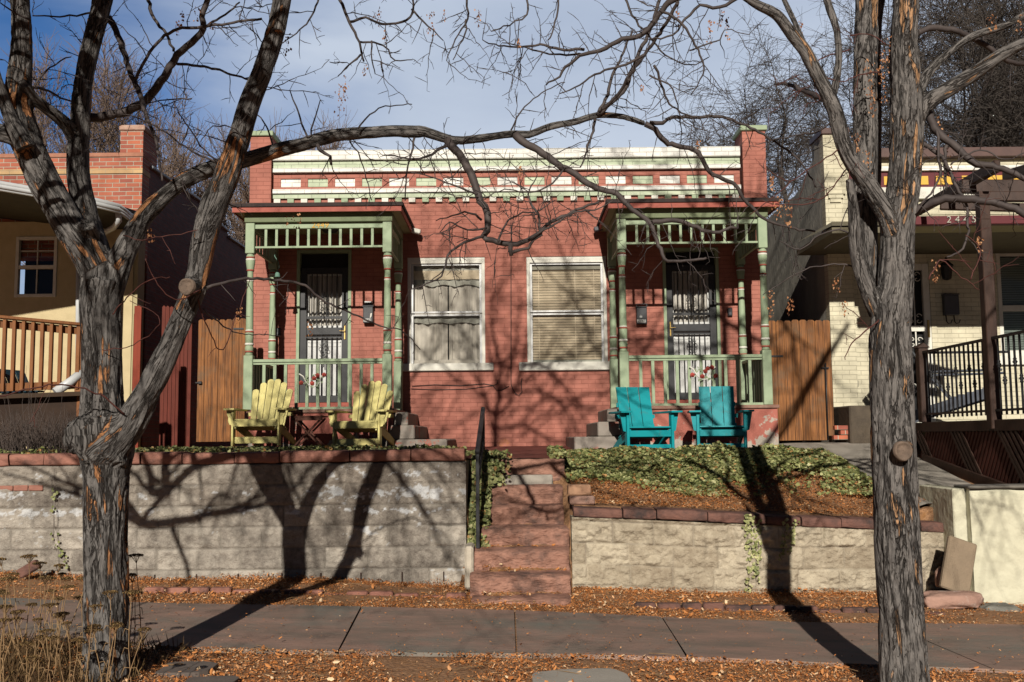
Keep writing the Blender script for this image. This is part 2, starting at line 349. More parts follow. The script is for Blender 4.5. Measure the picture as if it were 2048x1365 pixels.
GRAYWALL = M('gray_side_render', (0.42, 0.39, 0.33), (0.24, 0.225, 0.195), 3.5, 0.9, 0.01, 30, stretch=(1, 1, 0.35))
BLACK = M('black_iron', (0.012, 0.012, 0.014), (0.02, 0.02, 0.022), 20, 0.45, 0.0, spec=0.4)
BLACKP = M('black_mailbox_metal', (0.012, 0.013, 0.016), (0.018, 0.018, 0.022), 12, 0.35, 0.0, spec=0.5)
BRASS = M('brass', (0.6, 0.42, 0.15), (0.45, 0.3, 0.1), 30, 0.35, metal=0.8)
CEDAR = M('cedar_boards', (0.33, 0.135, 0.042), (0.11, 0.045, 0.018), 3.0, 0.7, 0.003, 30, stretch=(14, 14, 0.7), c3=(0.15, 0.095, 0.055), s3=2.2, t3=(0.5, 0.68), ramp=(0.36, 0.64))
REDFENCE = M('red_stained_boards', (0.15, 0.03, 0.018), (0.09, 0.02, 0.012), 3, 0.75, 0.002, 30, stretch=(8, 8, 0.8))
DECKRAIL = M('orange_stained_wood', (0.26, 0.10, 0.03), (0.15, 0.055, 0.018), 4, 0.6, 0.001, 30, stretch=(6, 6, 0.8))
BROWNWD = M('brown_stained_wood', (0.035, 0.019, 0.014), (0.062, 0.032, 0.022), 4, 0.6, 0.002, 30, stretch=(5, 5, 1))
MAROON = M('maroon_paint', (0.13, 0.025, 0.03), (0.10, 0.02, 0.024), 8, 0.6)
BROWNCAP = M('brown_metal_coping', (0.12, 0.07, 0.06), (0.09, 0.055, 0.05), 6, 0.5)
GOLD = M('golden_yellow_paint', (0.72, 0.42, 0.07), (0.66, 0.38, 0.06), 8, 0.6)
YELLOW = M('pale_yellow_paint', (0.70, 0.62, 0.25), (0.60, 0.52, 0.20), 7, 0.55, 0.001, 40, c3=(0.36, 0.33, 0.14), s3=6, t3=(0.6, 0.7))
TEAL = M('teal_paint', (0.0, 0.27, 0.30), (0.0, 0.235, 0.265), 6, 0.5, 0.0008, 40, spec=0.3, c3=(0.03, 0.20, 0.21), s3=7, t3=(0.56, 0.66))
TABLEW = M('reddish_teak', (0.11, 0.035, 0.018), (0.07, 0.022, 0.012), 4, 0.6, stretch=(6, 1, 1), bump=0.001)
SHINGLE = M('brown_shingle', (0.16, 0.085, 0.065), (0.09, 0.055, 0.045), 14, 0.95, 0.012, 45)
DARKSH = M('shingle_edge', (0.03, 0.024, 0.024), (0.05, 0.035, 0.03), 20, 0.9, 0.004, 60)
SOFFIT = M('olive_soffit_paint', (0.42, 0.38, 0.20), (0.34, 0.31, 0.16), 5, 0.7, 0.001, 30)
ALU = M('aluminium_storm_frame', (0.58, 0.58, 0.57), (0.50, 0.50, 0.49), 10, 0.45, metal=0.15, spec=0.5)
GUTTER = M('white_gutter', (0.55, 0.56, 0.56), (0.46, 0.47, 0.47), 6, 0.4, spec=0.5)
SAND = M('red_sandstone', (0.41, 0.215, 0.155), (0.23, 0.115, 0.082), 6, 0.85, 0.02, 26, stretch=(1, 1, 2.4), c3=(0.10, 0.065, 0.055), s3=3.6, t3=(0.50, 0.68))
COPING = M('red_sandstone_coping', (0.36, 0.165, 0.12), (0.22, 0.095, 0.07), 5, 0.85, 0.008, 26, stretch=(1, 1, 2), c3=(0.10, 0.055, 0.045), s3=3.0, t3=(0.54, 0.7))
COPING_D = M('weathered_coping', (0.20, 0.095, 0.07), (0.12, 0.062, 0.05), 5, 0.85, 0.01, 26, stretch=(1, 1, 2), c3=(0.05, 0.035, 0.032), s3=3.0, t3=(0.48, 0.64))
CONC = M('gray_concrete', (0.38, 0.34, 0.29), (0.29, 0.26, 0.22), 2.5, 0.9, 0.003, 60, c3=(0.13, 0.12, 0.10), s3=2, t3=(0.55, 0.7))
FLAG = M('flagstone', (0.32, 0.195, 0.15), (0.155, 0.125, 0.10), 1.4, 0.85, 0.006, 14, stretch=(1, 2.6, 1), c3=(0.17, 0.165, 0.14), s3=1.0, t3=(0.48, 0.68))
PATIO = M('red_brick_paving', (0.20, 0.052, 0.038), (0.13, 0.038, 0.03), 5, 0.85, 0.004, 30, c3=(0.09, 0.045, 0.035), s3=3)
SOIL = M('leaf_mulch_soil', (0.40, 0.22, 0.115), (0.17, 0.085, 0.042), 34, 0.95, 0.02, 40, c3=(0.25, 0.12, 0.045), s3=9, t3=(0.5, 0.66))
CREAMWALL = M('cream_painted_wall', (0.64, 0.61, 0.46), (0.52, 0.49, 0.36), 3.5, 0.85, 0.02, 9, c3=(0.32, 0.28, 0.22), s3=3.2, t3=(0.60, 0.70))
DOORW = M('white_panel_door', (0.60, 0.60, 0.58), (0.55, 0.55, 0.53), 5, 0.5)
CURT = M('sheer_curtain', (0.64, 0.60, 0.53), (0.45, 0.425, 0.38), 2.0, 0.9, 0.02, 6, stretch=(4, 4, 0.3), bst=(5, 5, 0.2))
BLIND = M('tan_blind', (0.74, 0.63, 0.47), (0.66, 0.56, 0.41), 6, 0.7)
BLINDG = M('gray_green_blind', (0.22, 0.27, 0.25), (0.26, 0.31, 0.28), 6, 0.6)
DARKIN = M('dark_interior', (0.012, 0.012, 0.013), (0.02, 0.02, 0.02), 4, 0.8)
NAVY = M('dark_blue_paint', (0.012, 0.03, 0.045), (0.016, 0.04, 0.055), 5, 0.5)
CHARC = M('charcoal_recycled_board', (0.10, 0.11, 0.135), (0.08, 0.088, 0.105), 5, 0.55)
GRAYBOX = M('gray_metal_box', (0.09, 0.09, 0.10), (0.07, 0.07, 0.08), 5, 0.5)
ROSE = M('rose_red', (0.42, 0.07, 0.05), (0.30, 0.045, 0.035), 20, 0.6)
LEAFM = M('painted_leaf_green', (0.30, 0.36, 0.22), (0.22, 0.29, 0.17), 20, 0.6)
FIXED = M('deep_door_frame', (0.02, 0.022, 0.028), (0.03, 0.03, 0.036), 10, 0.5)
ROCK = M('pale_red_rock', (0.42, 0.25, 0.19), (0.28, 0.17, 0.135), 4, 0.9, 0.02, 14, c3=(0.5, 0.42, 0.36), s3=5, t3=(0.55, 0.7))
GROCK = M('gray_rock', (0.22, 0.21, 0.18), (0.13, 0.125, 0.11), 5, 0.9, 0.02, 14)
SLAB = M('tan_concrete_slab', (0.27, 0.20, 0.135), (0.19, 0.145, 0.10), 3, 0.9, 0.008, 60)
TARPAPER = M('tar_roof', (0.06, 0.058, 0.055), (0.09, 0.085, 0.08), 3, 0.95)
LITTER = attrmat('dry_leaf_litter', [(0, (0.12, 0.045, 0.02)), (0.35, (0.38, 0.135, 0.04)), (0.75, (0.58, 0.24, 0.08)), (1, (0.76, 0.54, 0.33))], 0.85)
IVY = attrmat('ivy_leaf', [(0, (0.04, 0.06, 0.02)), (0.35, (0.16, 0.18, 0.06)), (0.7, (0.34, 0.34, 0.14)), (0.93, (0.52, 0.50, 0.26)), (1, (0.40, 0.22, 0.08))], 0.55, spec=0.35)
POD = attrmat('dry_seed_pod', [(0, (0.16, 0.06, 0.03)), (0.5, (0.34, 0.15, 0.065)), (1, (0.5, 0.28, 0.15))], 0.7)
YARROW = attrmat('dry_yarrow_head', [(0, (0.035, 0.02, 0.01)), (0.5, (0.10, 0.06, 0.026)), (1, (0.24, 0.155, 0.06))], 0.9)
STRAW = M('dry_straw', (0.34, 0.22, 0.11), (0.20, 0.12, 0.06), 20, 0.8)
REDTWIG = M('reddish_twig', (0.10, 0.032, 0.026), (0.07, 0.026, 0.02), 20, 0.7)
GRAYTWIG = M('gray_brown_twig', (0.13, 0.10, 0.085), (0.08, 0.062, 0.055), 20, 0.8)
TANTWIG = M('tan_twig', (0.23, 0.165, 0.125), (0.15, 0.105, 0.08), 10, 0.85)
BACKBARK = M('dark_gray_bark', (0.085, 0.07, 0.06), (0.045, 0.038, 0.034), 3, 0.9, 0.02, 20, stretch=(1, 1, 0.2))
TWIGM = M('locust_twig', (0.038, 0.029, 0.028), (0.085, 0.068, 0.063), 12, 0.7)
BARK = barkmat('locust_bark'); BARK2 = barkmat('locust_bark_warm', thr=0.655, orange=(0.45, 0.25, 0.125), gray2=(0.22, 0.20, 0.185))
def glassmat(name, tint=(0.96, 0.95, 0.93), rough=0.02, dark=0.0):
    m, t, b = newmat(name); L = t.links.new; t.nodes.remove(b)
    o = [n for n in t.nodes if n.type == 'OUTPUT_MATERIAL'][0]
    tr = N(t, 'ShaderNodeBsdfTransparent'); tr.inputs[0].default_value = rgba([c*(1-dark) for c in tint])
    gl = N(t, 'ShaderNodeBsdfGlossy'); gl.inputs['Roughness'].default_value = rough
    fr = N(t, 'ShaderNodeFresnel'); fr.inputs['IOR'].default_value = 1.5
    tcn = N(t, 'ShaderNodeTexCoord'); nn = N(t, 'ShaderNodeTexNoise'); nn.inputs['Scale'].default_value = 1.5; L(tcn.outputs['Object'], nn.inputs['Vector'])
    bp = N(t, 'ShaderNodeBump'); bp.inputs['Distance'].default_value = 0.006; L(nn.outputs['Fac'], bp.inputs['Height']); L(bp.outputs[0], gl.inputs['Normal'])
    ms = N(t, 'ShaderNodeMixShader'); L(fr.outputs[0], ms.inputs[0]); L(tr.outputs[0], ms.inputs[1]); L(gl.outputs[0], ms.inputs[2]); L(ms.outputs[0], o.inputs['Surface'])
    return m
GLASS = glassmat('window_glass', dark=0.03)
def textmesh(name, body, size, mat, parent, loc, rot=(math.pi/2, 0, 0), ext=0.004, align='CENTER', italic=0.0):
    cu = bpy.data.curves.new(name, 'FONT'); cu.body = body; cu.size = size; cu.extrude = ext; cu.align_x = align; cu.align_y = 'CENTER'; cu.shear = italic; cu.space_character = 1.08
    tmp = bpy.data.objects.new('tmp', cu); SC.collection.objects.link(tmp)
    bpy.context.view_layer.update()
    me = bpy.data.meshes.new_from_object(tmp.evaluated_get(bpy.context.evaluated_depsgraph_get()))
    bpy.data.objects.remove(tmp); me.materials.clear(); me.materials.append(mat); me.name = name
    o = bpy.data.objects.new(name, me); SC.collection.objects.link(o)
    o.parent = parent; o.location = Vector(loc)-ORG.get(parent.name, Vector((0, 0, 0))); o.rotation_euler = rot
    return o
# ------------------------------------------------------------------ terrain
WY = 9.80                      # front plane of the two retaining walls
WLX1 = hx(932, WY, 1000)       # right end of the left wall
WRX0 = hx(1143, WY, 1050); WRX1 = hx(1925, WY, 1080)
SLOPE = -0.034
def street(x): return SLOPE*np.clip(x, -16, 16)
def yard(x, y):
    """height of the raised yards"""
    x = np.asarray(x, float); y = np.asarray(y, float)
    s = lambda a, b, v: np.clip((v-a)/(b-a), 0, 1)
    left = 1.27+0.07*s(11, 13, y)*(1-s(-1.6, -0.9, x))-0.035*s(-1.2, -0.6, x)
    patio = 1.205+0.02*np.clip(y-10.9, 0, 5)
    bed_low = 0.79-0.055*(x-0.6)
    bed = bed_low+(patio-bed_low)*s(10.15, 12.15, y)
    path_z = 0.72+(1.30-0.72)*s(9.9, 14.2, y)
    r = np.where(x < WLX1, np.where(y > 12.0, np.maximum(left, patio), left), np.where(x < 0.58, np.where(y < 10.9, street(x)+(y-8.9)*0.5, patio), bed))
    k = s(3.7, 4.1, x)
    r = r*(1-k)+path_z*k
    return np.where(y > 14.2, np.maximum(r, 1.28), r)
def terrain(x, y):
    x = np.asarray(x, float); y = np.asarray(y, float)
    st = street(x)+0.012*np.sin(x*1.3+y)+0.05*np.clip((y-8.6)/1.3, 0, 1)*(0.5+0.5*np.sin(x*2.2))*0.6
    lim = np.where((x > -0.30) & (x < 0.50), 8.9, np.where((x > WLX1) & (x < WRX0), 9.8, 9.97))
    return np.where(y < lim, st, yard(x, y)-0.02)
def seg(a, b, n): return list(np.linspace(a, b, n, endpoint=False))
xs = np.array(seg(-400, -40, 6)+seg(-40, -9, 12)+seg(-9, 9, 240)+seg(9, 40, 12)+seg(40, 400, 6)+[400])
ys = np.array(seg(-120, -10, 8)+seg(-10, 4, 14)+seg(4, 9.96, 90)+[9.965, 9.98]+seg(10.02, 15, 70)+seg(15, 30, 12)+seg(30, 600, 12)+[600])
XX, YY = np.meshgrid(xs, ys)
ZZ = terrain(XX, YY)+0.012*(fbm(XX*3, YY*3, 0, 3, 5)-0.5)-0.02*np.clip((YY-6.7)/.1, 0, 1)*np.clip((8.55-YY)/.1, 0, 1)
g = MB(); g.grid(np.stack([XX, YY, ZZ], -1)); tag(g.build('ground', SOIL), kind='structure')

# paving behind the walls: brick patio, concrete path at the right
def sheet(name, fn, m, quads, off=0.01, n=(30, 30)):
    """quads: four corners (x,y) bilinear"""
    s = MB()
    for q in quads:
        q = [np.array(p, float) for p in q]
        u, v = np.meshgrid(np.linspace(0, 1, n[0]), np.linspace(0, 1, n[1]))
        X = (q[0][0]*(1-u)+q[1][0]*u)*(1-v)+(q[3][0]*(1-u)+q[2][0]*u)*v
        Y = (q[0][1]*(1-u)+q[1][1]*u)*(1-v)+(q[3][1]*(1-u)+q[2][1]*u)*v
        s.grid(np.stack([X, Y, fn(X, Y)+off], -1))
    return tag(s.build(name, m), kind='structure')
sheet('patio', lambda x, y: 1.205+0.02*np.clip(y-10.9, 0, 5)+0*x, PATIO, [[(-1.3, 11.0), (0.62, 10.95), (0.62, 15.4), (-1.3, 15.4)], [(0.62, 12.1), (3.75, 12.1), (3.75, 15.4), (0.62, 15.4)]], 0.012)
sheet('concrete_path', yard, CONC, [[(3.95, 9.98), (4.9, 9.98), (5.4, 15), (3.8, 15)]], 0.022, (20, 40))

# sidewalk of big sandstone flags
sl = MB(); tints = []
joints = [(-8.2, -8.1), (-5.9, -5.7), (-3.75, -3.6), (-1.27, -1.18), (0.0, 0.01), (1.21, 1.14), (3.05, 3.15), (4.8, 4.7), (6.6, 6.7)]
fy = lambda x: 8.42-0.02*x+0.02*math.sin(x*2); ny = lambda x: 6.78-0.015*x
for (a, b) in zip(joints[:-1], joints[1:]):
    n = 14; g_ = 0.006
    for k in range(1):
        u = np.linspace(0, 1, n)
        rows = []
        for v in (0, 0.006, 0.5, 0.994, 1):
            x0 = (a[1]+g_)*(1-v)+(a[0]+g_)*v; x1 = (b[1]-g_)*(1-v)+(b[0]-g_)*v
            r = []
            for w in u:
                x = x0+(x1-x0)*w; y = ny(x)*(1-v)+fy(x)*v
                if v in (0, 0.006): y -= 0.03*(fbm(x*2.1, 1.3, 0, 3, 3)-0.5)
                if v in (1, 0.994): y += 0.06*(fbm(x*1.7, 7.3, 0, 3, 3)-0.5)
                z = float(street(x))+0.012*math.sin(x*1.3+y)+(0.012 if 0 < v < 1 else -0.02)+0.004*math.sin(a[0]*7+v*3)
                r.append((x, y, z))
            rows.append(r)
        V = np.array(rows); V[:, 0, 2] = V[:, 0, 2]-0.0; sl.grid(V, smooth=False)
tag(sl.build('sidewalk', FLAG), kind='structure')
# low brick edging half lost in the litter
for rng, grp_x in (((-3.3, -0.55), 'l'), ((1.05, 3.6), 'r')):
    e = MB(); x = rng[0]
    random.seed(3)
    while x < rng[1]:
        w = random.uniform(0.18, 0.24); zz = float(street(x))+random.uniform(-0.012, 0.02)
        yy = (9.02 if grp_x == 'l' else 8.86-0.02*x)+random.uniform(-0.012, 0.012)
        e.box(x, x+w-0.012, yy, yy+0.095, zz-0.05, zz+0.028, 0.014); x += w
    e.build('brick_edging', COPING if grp_x == 'l' else COPING_D, loc=(rng[0], 9, 0))
    o = bpy.data.objects[-1] if False else [o for o in bpy.data.objects if o.name.startswith('brick_edging')][-1]
    tag(o, 'low row of red edging bricks sunk in litter below the gray block wall' if grp_x == 'l' else 'low row of reddish edging stones sunk in litter below the tan stone wall', 'edging')

# ------------------------------------------------------------------ retaining walls
def blockmat(name, base1, base2, mort, stain, stain_t, dark, bw, bh, x0, z0, slope=0.0, white=None):
    m, t, b = newmat(name); L = t.links.new; b.inputs['Roughness'].default_value = 0.92; b.inputs['Specular IOR Level'].default_value = 0.15
    a = N(t, 'ShaderNodeAttribute', attribute_name='blk'); mo = N(t, 'ShaderNodeAttribute', attribute_name='mortar')
    g = N(t, 'ShaderNodeNewGeometry')
    n = N(t, 'ShaderNodeTexNoise'); n.inputs['Scale'].default_value = 9; n.inputs['Detail'].default_value = 12; n.inputs['Roughness'].default_value = 0.75; L(g.outputs['Position'], n.inputs['Vector'])
    ad = N(t, 'ShaderNodeMath', operation='MULTIPLY_ADD'); L(a.outputs['Fac'], ad.inputs[0]); ad.inputs[1].default_value = 0.28; L(n.outputs['Fac'], ad.inputs[2])
    r = N(t, 'ShaderNodeValToRGB'); r.color_ramp.elements[0].position = 0.42; r.color_ramp.elements[1].position = 0.85; r.color_ramp.elements[0].color = rgba(base1); r.color_ramp.elements[1].color = rgba(base2); L(ad.outputs[0], r.inputs['Fac'])
    x = N(t, 'ShaderNodeMixRGB'); L(mo.outputs['Fac'], x.inputs['Fac']); L(r.outputs[0], x.inputs['Color1']); x.inputs['Color2'].default_value = rgba(mort); col = x.outputs[0]
    # dark weathering
    n2 = N(t, 'ShaderNodeTexNoise'); n2.inputs['Scale'].default_value = 1.5; n2.inputs['Detail'].default_value = 9; n2.inputs['Roughness'].default_value = 0.65; L(g.outputs['Position'], n2.inputs['Vector'])
    s = N(t, 'ShaderNodeSeparateXYZ'); L(g.outputs['Position'], s.inputs[0])
    up = N(t, 'ShaderNodeMapRange'); L(s.outputs['Z'], up.inputs['Value']); up.inputs['From Min'].default_value = stain_t[0]; up.inputs['From Max'].default_value = stain_t[1]; up.inputs['To Max'].default_value = 0.22
    a2 = N(t, 'ShaderNodeMath', operation='ADD'); L(n2.outputs['Fac'], a2.inputs[0]); L(up.outputs[0], a2.inputs[1])
    r2 = N(t, 'ShaderNodeMapRange'); L(a2.outputs[0], r2.inputs['Value']); r2.inputs['From Min'].default_value = 0.55; r2.inputs['From Max'].default_value = 0.82; r2.inputs['To Max'].default_value = 0.75
    y = N(t, 'ShaderNodeMixRGB', blend_type='MULTIPLY'); L(r2.outputs[0], y.inputs['Fac']); L(col, y.inputs['Color1']); y.inputs['Color2'].default_value = rgba(dark); col = y.outputs[0]
    if white:
        wv = N(t, 'ShaderNodeAttribute', attribute_name='lime'); z = N(t, 'ShaderNodeMixRGB'); L(wv.outputs['Fac'], z.inputs['Fac']); L(col, z.inputs['Color1']); z.inputs['Color2'].default_value = rgba(white); col = z.outputs[0]
    L(col, b.inputs['Base Color'])
    nf = N(t, 'ShaderNodeTexNoise'); nf.inputs['Scale'].default_value = 70; nf.inputs['Detail'].default_value = 6; L(g.outputs['Position'], nf.inputs['Vector'])
    bp = N(t, 'ShaderNodeBump'); bp.inputs['Distance'].default_value = 0.013; L(nf.outputs['Fac'], bp.inputs['Height']); L(bp.outputs[0], b.inputs['Normal'])
    return m
def blockwall(mb, x0, x1, zb, ztop, Y, bw, bh, amp, seed, rowz0, skew=0.0, jw=0.011, irregular=0.0, lime=False, step=0.011):
    """split-faced masonry as one displaced face; ztop(x) gives the top line"""
    nx = int((x1-x0)/step)+1; nz = int((ztop(x0)-zb)/step)+1
    u, v = np.meshgrid(np.linspace(0, 1, nx), np.linspace(0, 1, nz)); X = x0+(x1-x0)*u
    ZT = ztop(X); Z = zb+(ZT-zb)*v
    zr = Z-rowz0-skew*X+irregular*0.03*(vn(X*1.2, 0, 0, seed)-0.5)
    row = np.floor(zr/bh); fz = zr/bh-row
    offs = np.where(row % 2 == 0, 0.0, 0.5)+irregular*(_h(row, row*0, row*0, seed)-0.5)*0.7
    xr = X/bw+offs; 
    if irregular: xr = xr+0.12*irregular*(vn(row*3.1+X*0.8, row, 0, seed+4)-0.5)*2
    col = np.floor(xr); fx = xr-col
    dz = np.minimum(fz, 1-fz)*bh; dx = np.minimum(fx, 1-fx)*bw; d = np.minimum(dx, dz)
    wob = (fbm(X*30, Z*30, 0, 2, seed+9)-0.5)*0.006
    mort = np.clip(1-(d+wob)/jw, 0, 1)
    idb = _h(col, row, row*0, seed+1)
    edge = np.clip(d/0.03, 0, 1)**0.6
    rock = (fbm(X*9, Z*13, idb*9, 5, seed+2)-0.35)*amp*2.0+(np.abs(fbm(X*22, Z*26, idb*5, 3, seed+5)-0.5))*amp*0.9
    disp = edge*rock*(0.55+0.9*idb)+0.016*(1-mort)+edge*(fbm(X*55, Z*60, 2, 2, seed+7)-0.5)*amp*0.35
    Yv = Y-np.clip(disp, -0.01, 0.075)
    n0 = len(mb.v)
    mb.grid(np.stack([X, Yv, Z], -1))
    li = 0*X
    if lime:
        zz = Z-rowz0
        band = np.exp(-((zz-0.93)/0.07)**2)*1.0+np.exp(-((zz-0.76)/0.05)**2)*0.85+0.45*np.exp(-((zz-0.55)/0.09)**2)+.5*np.exp(-((zz-1.12)/0.06)**2)
        li = np.clip((0.55*fbm(X*24, Z*34, 3, 4, 77)+0.45*fbm(X*5, Z*11, 3, 3, 79)+0.30*(band-1.0)+0.42*(vn(X*1.3+2, 0, 3, 78)-0.5)+0.12*(idb-0.5)-0.575)*14, 0, 0.6)*(1-mort*0.4)
    A = {'blk': idb.ravel(), 'mortar': mort.ravel(), 'lime': li.ravel()}
    return A
def wall_attrs(mb, A, extra):
    n = len(A['blk']); 
    mb.att = {k: ('FLOAT', 'POINT', np.concatenate([A[k], np.full(len(mb.v)-n, extra.get(k, 0.5))])) for k in A}
LW_top = hz(926, WY, 700); RWt = lambda x: hz(1034, WY, 1160)+(x-0.6)*-0.052
GRAYBLK = blockmat('gray_split_block', (0.15, 0.128, 0.108), (0.47, 0.42, 0.355), (0.22, 0.195, 0.165), None, (0.4, 1.25), (0.42, 0.38, 0.36), 0.4064, 0.2032, 0, 0, white=(0.62, 0.64, 0.66))
TANBLK = blockmat('tan_split_stone', (0.28, 0.225, 0.16), (0.53, 0.46, 0.345), (0.29, 0.245, 0.19), None, (0.35, 0.85), (0.36, 0.33, 0.31), 0.4064, 0.2032, 0, 0)
lw = thing('retaining_wall', 'gray split-faced concrete block retaining wall left of the stone steps, limy white stains', 'wall', (-3.0, WY, 0))
b = MB(); LWX0 = -6.5
A = blockwall(b, LWX0, WLX1, -0.1, lambda x: LW_top+0*x, WY, 0.4064, 0.2032, 0.022, 3, LW_top-6*0.2032, lime=True)
b.quad((WLX1, WY, -0.1), (WLX1, 10.9, -0.1), (WLX1, 10.9, LW_top), (WLX1, WY, LW_top)); b.quad((LWX0, 10.0, -0.1), (WLX1, 10.0, -0.1), (WLX1, 10.0, LW_top), (LWX0, 10.0, LW_top)); b.quad((LWX0, WY, LW_top), (WLX1, WY, LW_top), (WLX1, 10.0, LW_top), (LWX0, 10.0, LW_top))
wall_attrs(b, A, {'mortar': 0, 'lime': 0}); b.build('block_face', GRAYBLK, lw)
# coping stones: separate pieces of red sandstone
def coping_stones(mb, xs_, Y0, Y1, zf, th, seed, jag=0.01):
    random.seed(seed)
    for a, c in zip(xs_[:-1], xs_[1:]):
        z = zf((a+c)/2)+random.uniform(-0.006, 0.006); y0 = Y0+random.uniform(-0.012, 0.012); h = th+random.uniform(-0.008, 0.008)
        n = max(4, int((c-a)/0.03)); 
        u, v = np.meshgrid(np.linspace(0, 1, n), np.linspace(0, 2*math.pi, 25))
        # rounded-rect cross-section loop
        cy, cz = (y0+Y1)/2, z+h/2; hy_, hz_ = (Y1-y0)/2, h/2
        cyc = np.sign(np.cos(v))*np.abs(np.cos(v))**0.32; szc = np.sign(np.sin(v))*np.abs(np.sin(v))**0.32
        X = a+0.006+(c-a-0.012)*u; end = 1-0.06*np.exp(-np.minimum(u, 1-u)*(c-a)/0.012)
        Yv = cy+hy_*cyc*end; Zv = cz+hz_*szc*end+(zf(X)-zf((a+c)/2))
        nse = (fbm(X*14, Yv*14, Zv*20, 4, seed)-0.5)*0.03
        Yv = Yv+nse*cyc; Zv = Zv+nse*szc*0.35
        mb.grid(np.stack([X, Yv, Zv], -1)[:, ::-1])
        for e in (0, -1): 
            b0 = len(mb.v); L_ = [(X[k, e], Yv[k, e], Zv[k, e]) for k in range(24)]; mb.add(L_, [tuple(range(24))])
cxs = [hx(p, WY, 912) for p in (930, 822, 700, 560, 470, 365, 283, 170, 90, 20, -60, -150, -260)][::-1]
b = MB(); coping_stones(b, cxs, WY-0.035, WY+0.27, lambda x: LW_top+0*x, hz(901, WY-0.03, 700)-LW_top, 5); b.build('coping_stone', COPING, lw)
b = MB()
for k in range(4):   # stray brick course at the far left
    x = hx(-30+k*30, WY, 960); b.box(x, x+0.14, WY-0.03, WY+0.02, LW_top-0.24, LW_top-0.185, 0.006)
b.build('brick_course', COPING, lw)
for px in (565, 643, 723, 805, 888, 312, 395, 478):
    x = hx(px, WY, 1160); MB().box(x-0.006, x+0.006, WY-0.042, WY+0.01, LW_top-6*0.2032-0.02, LW_top-5*0.2032-0.035).build('weep_joint', M('rusty_joint', (0.06, 0.025, 0.015), (0.02, 0.015, 0.012), 30) if px == 565 else bpy.data.materials['rusty_joint'], lw)

rw = thing('retaining_wall', 'tan rough stone retaining wall right of the steps, capped with dark sandstone', 'wall', (2.5, WY, 0))
b = MB(); A = blockwall(b, WRX0, WRX1, -0.25, lambda x: RWt(x), WY, 0.415, 0.205, 0.050, 21, RWt(0.6)-4.12*0.205, skew=-0.03, irregular=1.0, jw=0.006)
zt0, zt1 = RWt(WRX0), RWt(WRX1)
b.quad((WRX0, WY, -0.25), (WRX0, WY, zt0), (WRX0, 10.9, zt0), (WRX0, 10.9, -0.25)); b.quad((WRX0, WY, zt0), (WRX1, WY, zt1), (WRX1, 10.02, zt1), (WRX0, 10.02, zt0)); b.quad((WRX0, 10.02, -0.2), (WRX0, 10.02, zt0), (WRX1, 10.02, zt1), (WRX1, 10.02, -0.2))
wall_attrs(b, A, {'mortar': 0, 'lime': 0}); b.build('stone_face', TANBLK, rw)
cxs = [hx(p, WY, 1030) for p in (1146, 1245, 1312, 1414, 1530, 1600, 1680, 1755, 1838, 1926)]
b = MB(); coping_stones(b, cxs, WY-0.045, WY+0.30, RWt, 0.105, 8); b.build('coping_stone', COPING_D, rw)
# loose stones on the corner of the right wall
for k, (p0, p1, q0, q1, Y, m) in enumerate([(1136, 1182, 970, 990, 10.1, M('tan_sandstone_block', (0.42, 0.25, 0.15), (0.30, 0.16, 0.10), 6, 0.85, 0.006, 20)), (1140, 1190, 993, 1008, 10.0, ROCK)]):
    a = P(p0, q1, Y); c = P(p1, q0, Y)
    o = MB().box(a.x, c.x, Y, Y+0.18, a.z-0.01, c.z, 0.012).build('loose_stone', m, loc=(a.x, Y, a.z)); tag(o, 'small tan block lying on the corner of the right wall beside the steps' if k == 0 else 'pale flat stone chip beneath the tan block beside the steps', 'stone', 'loose stones at the wall corner')

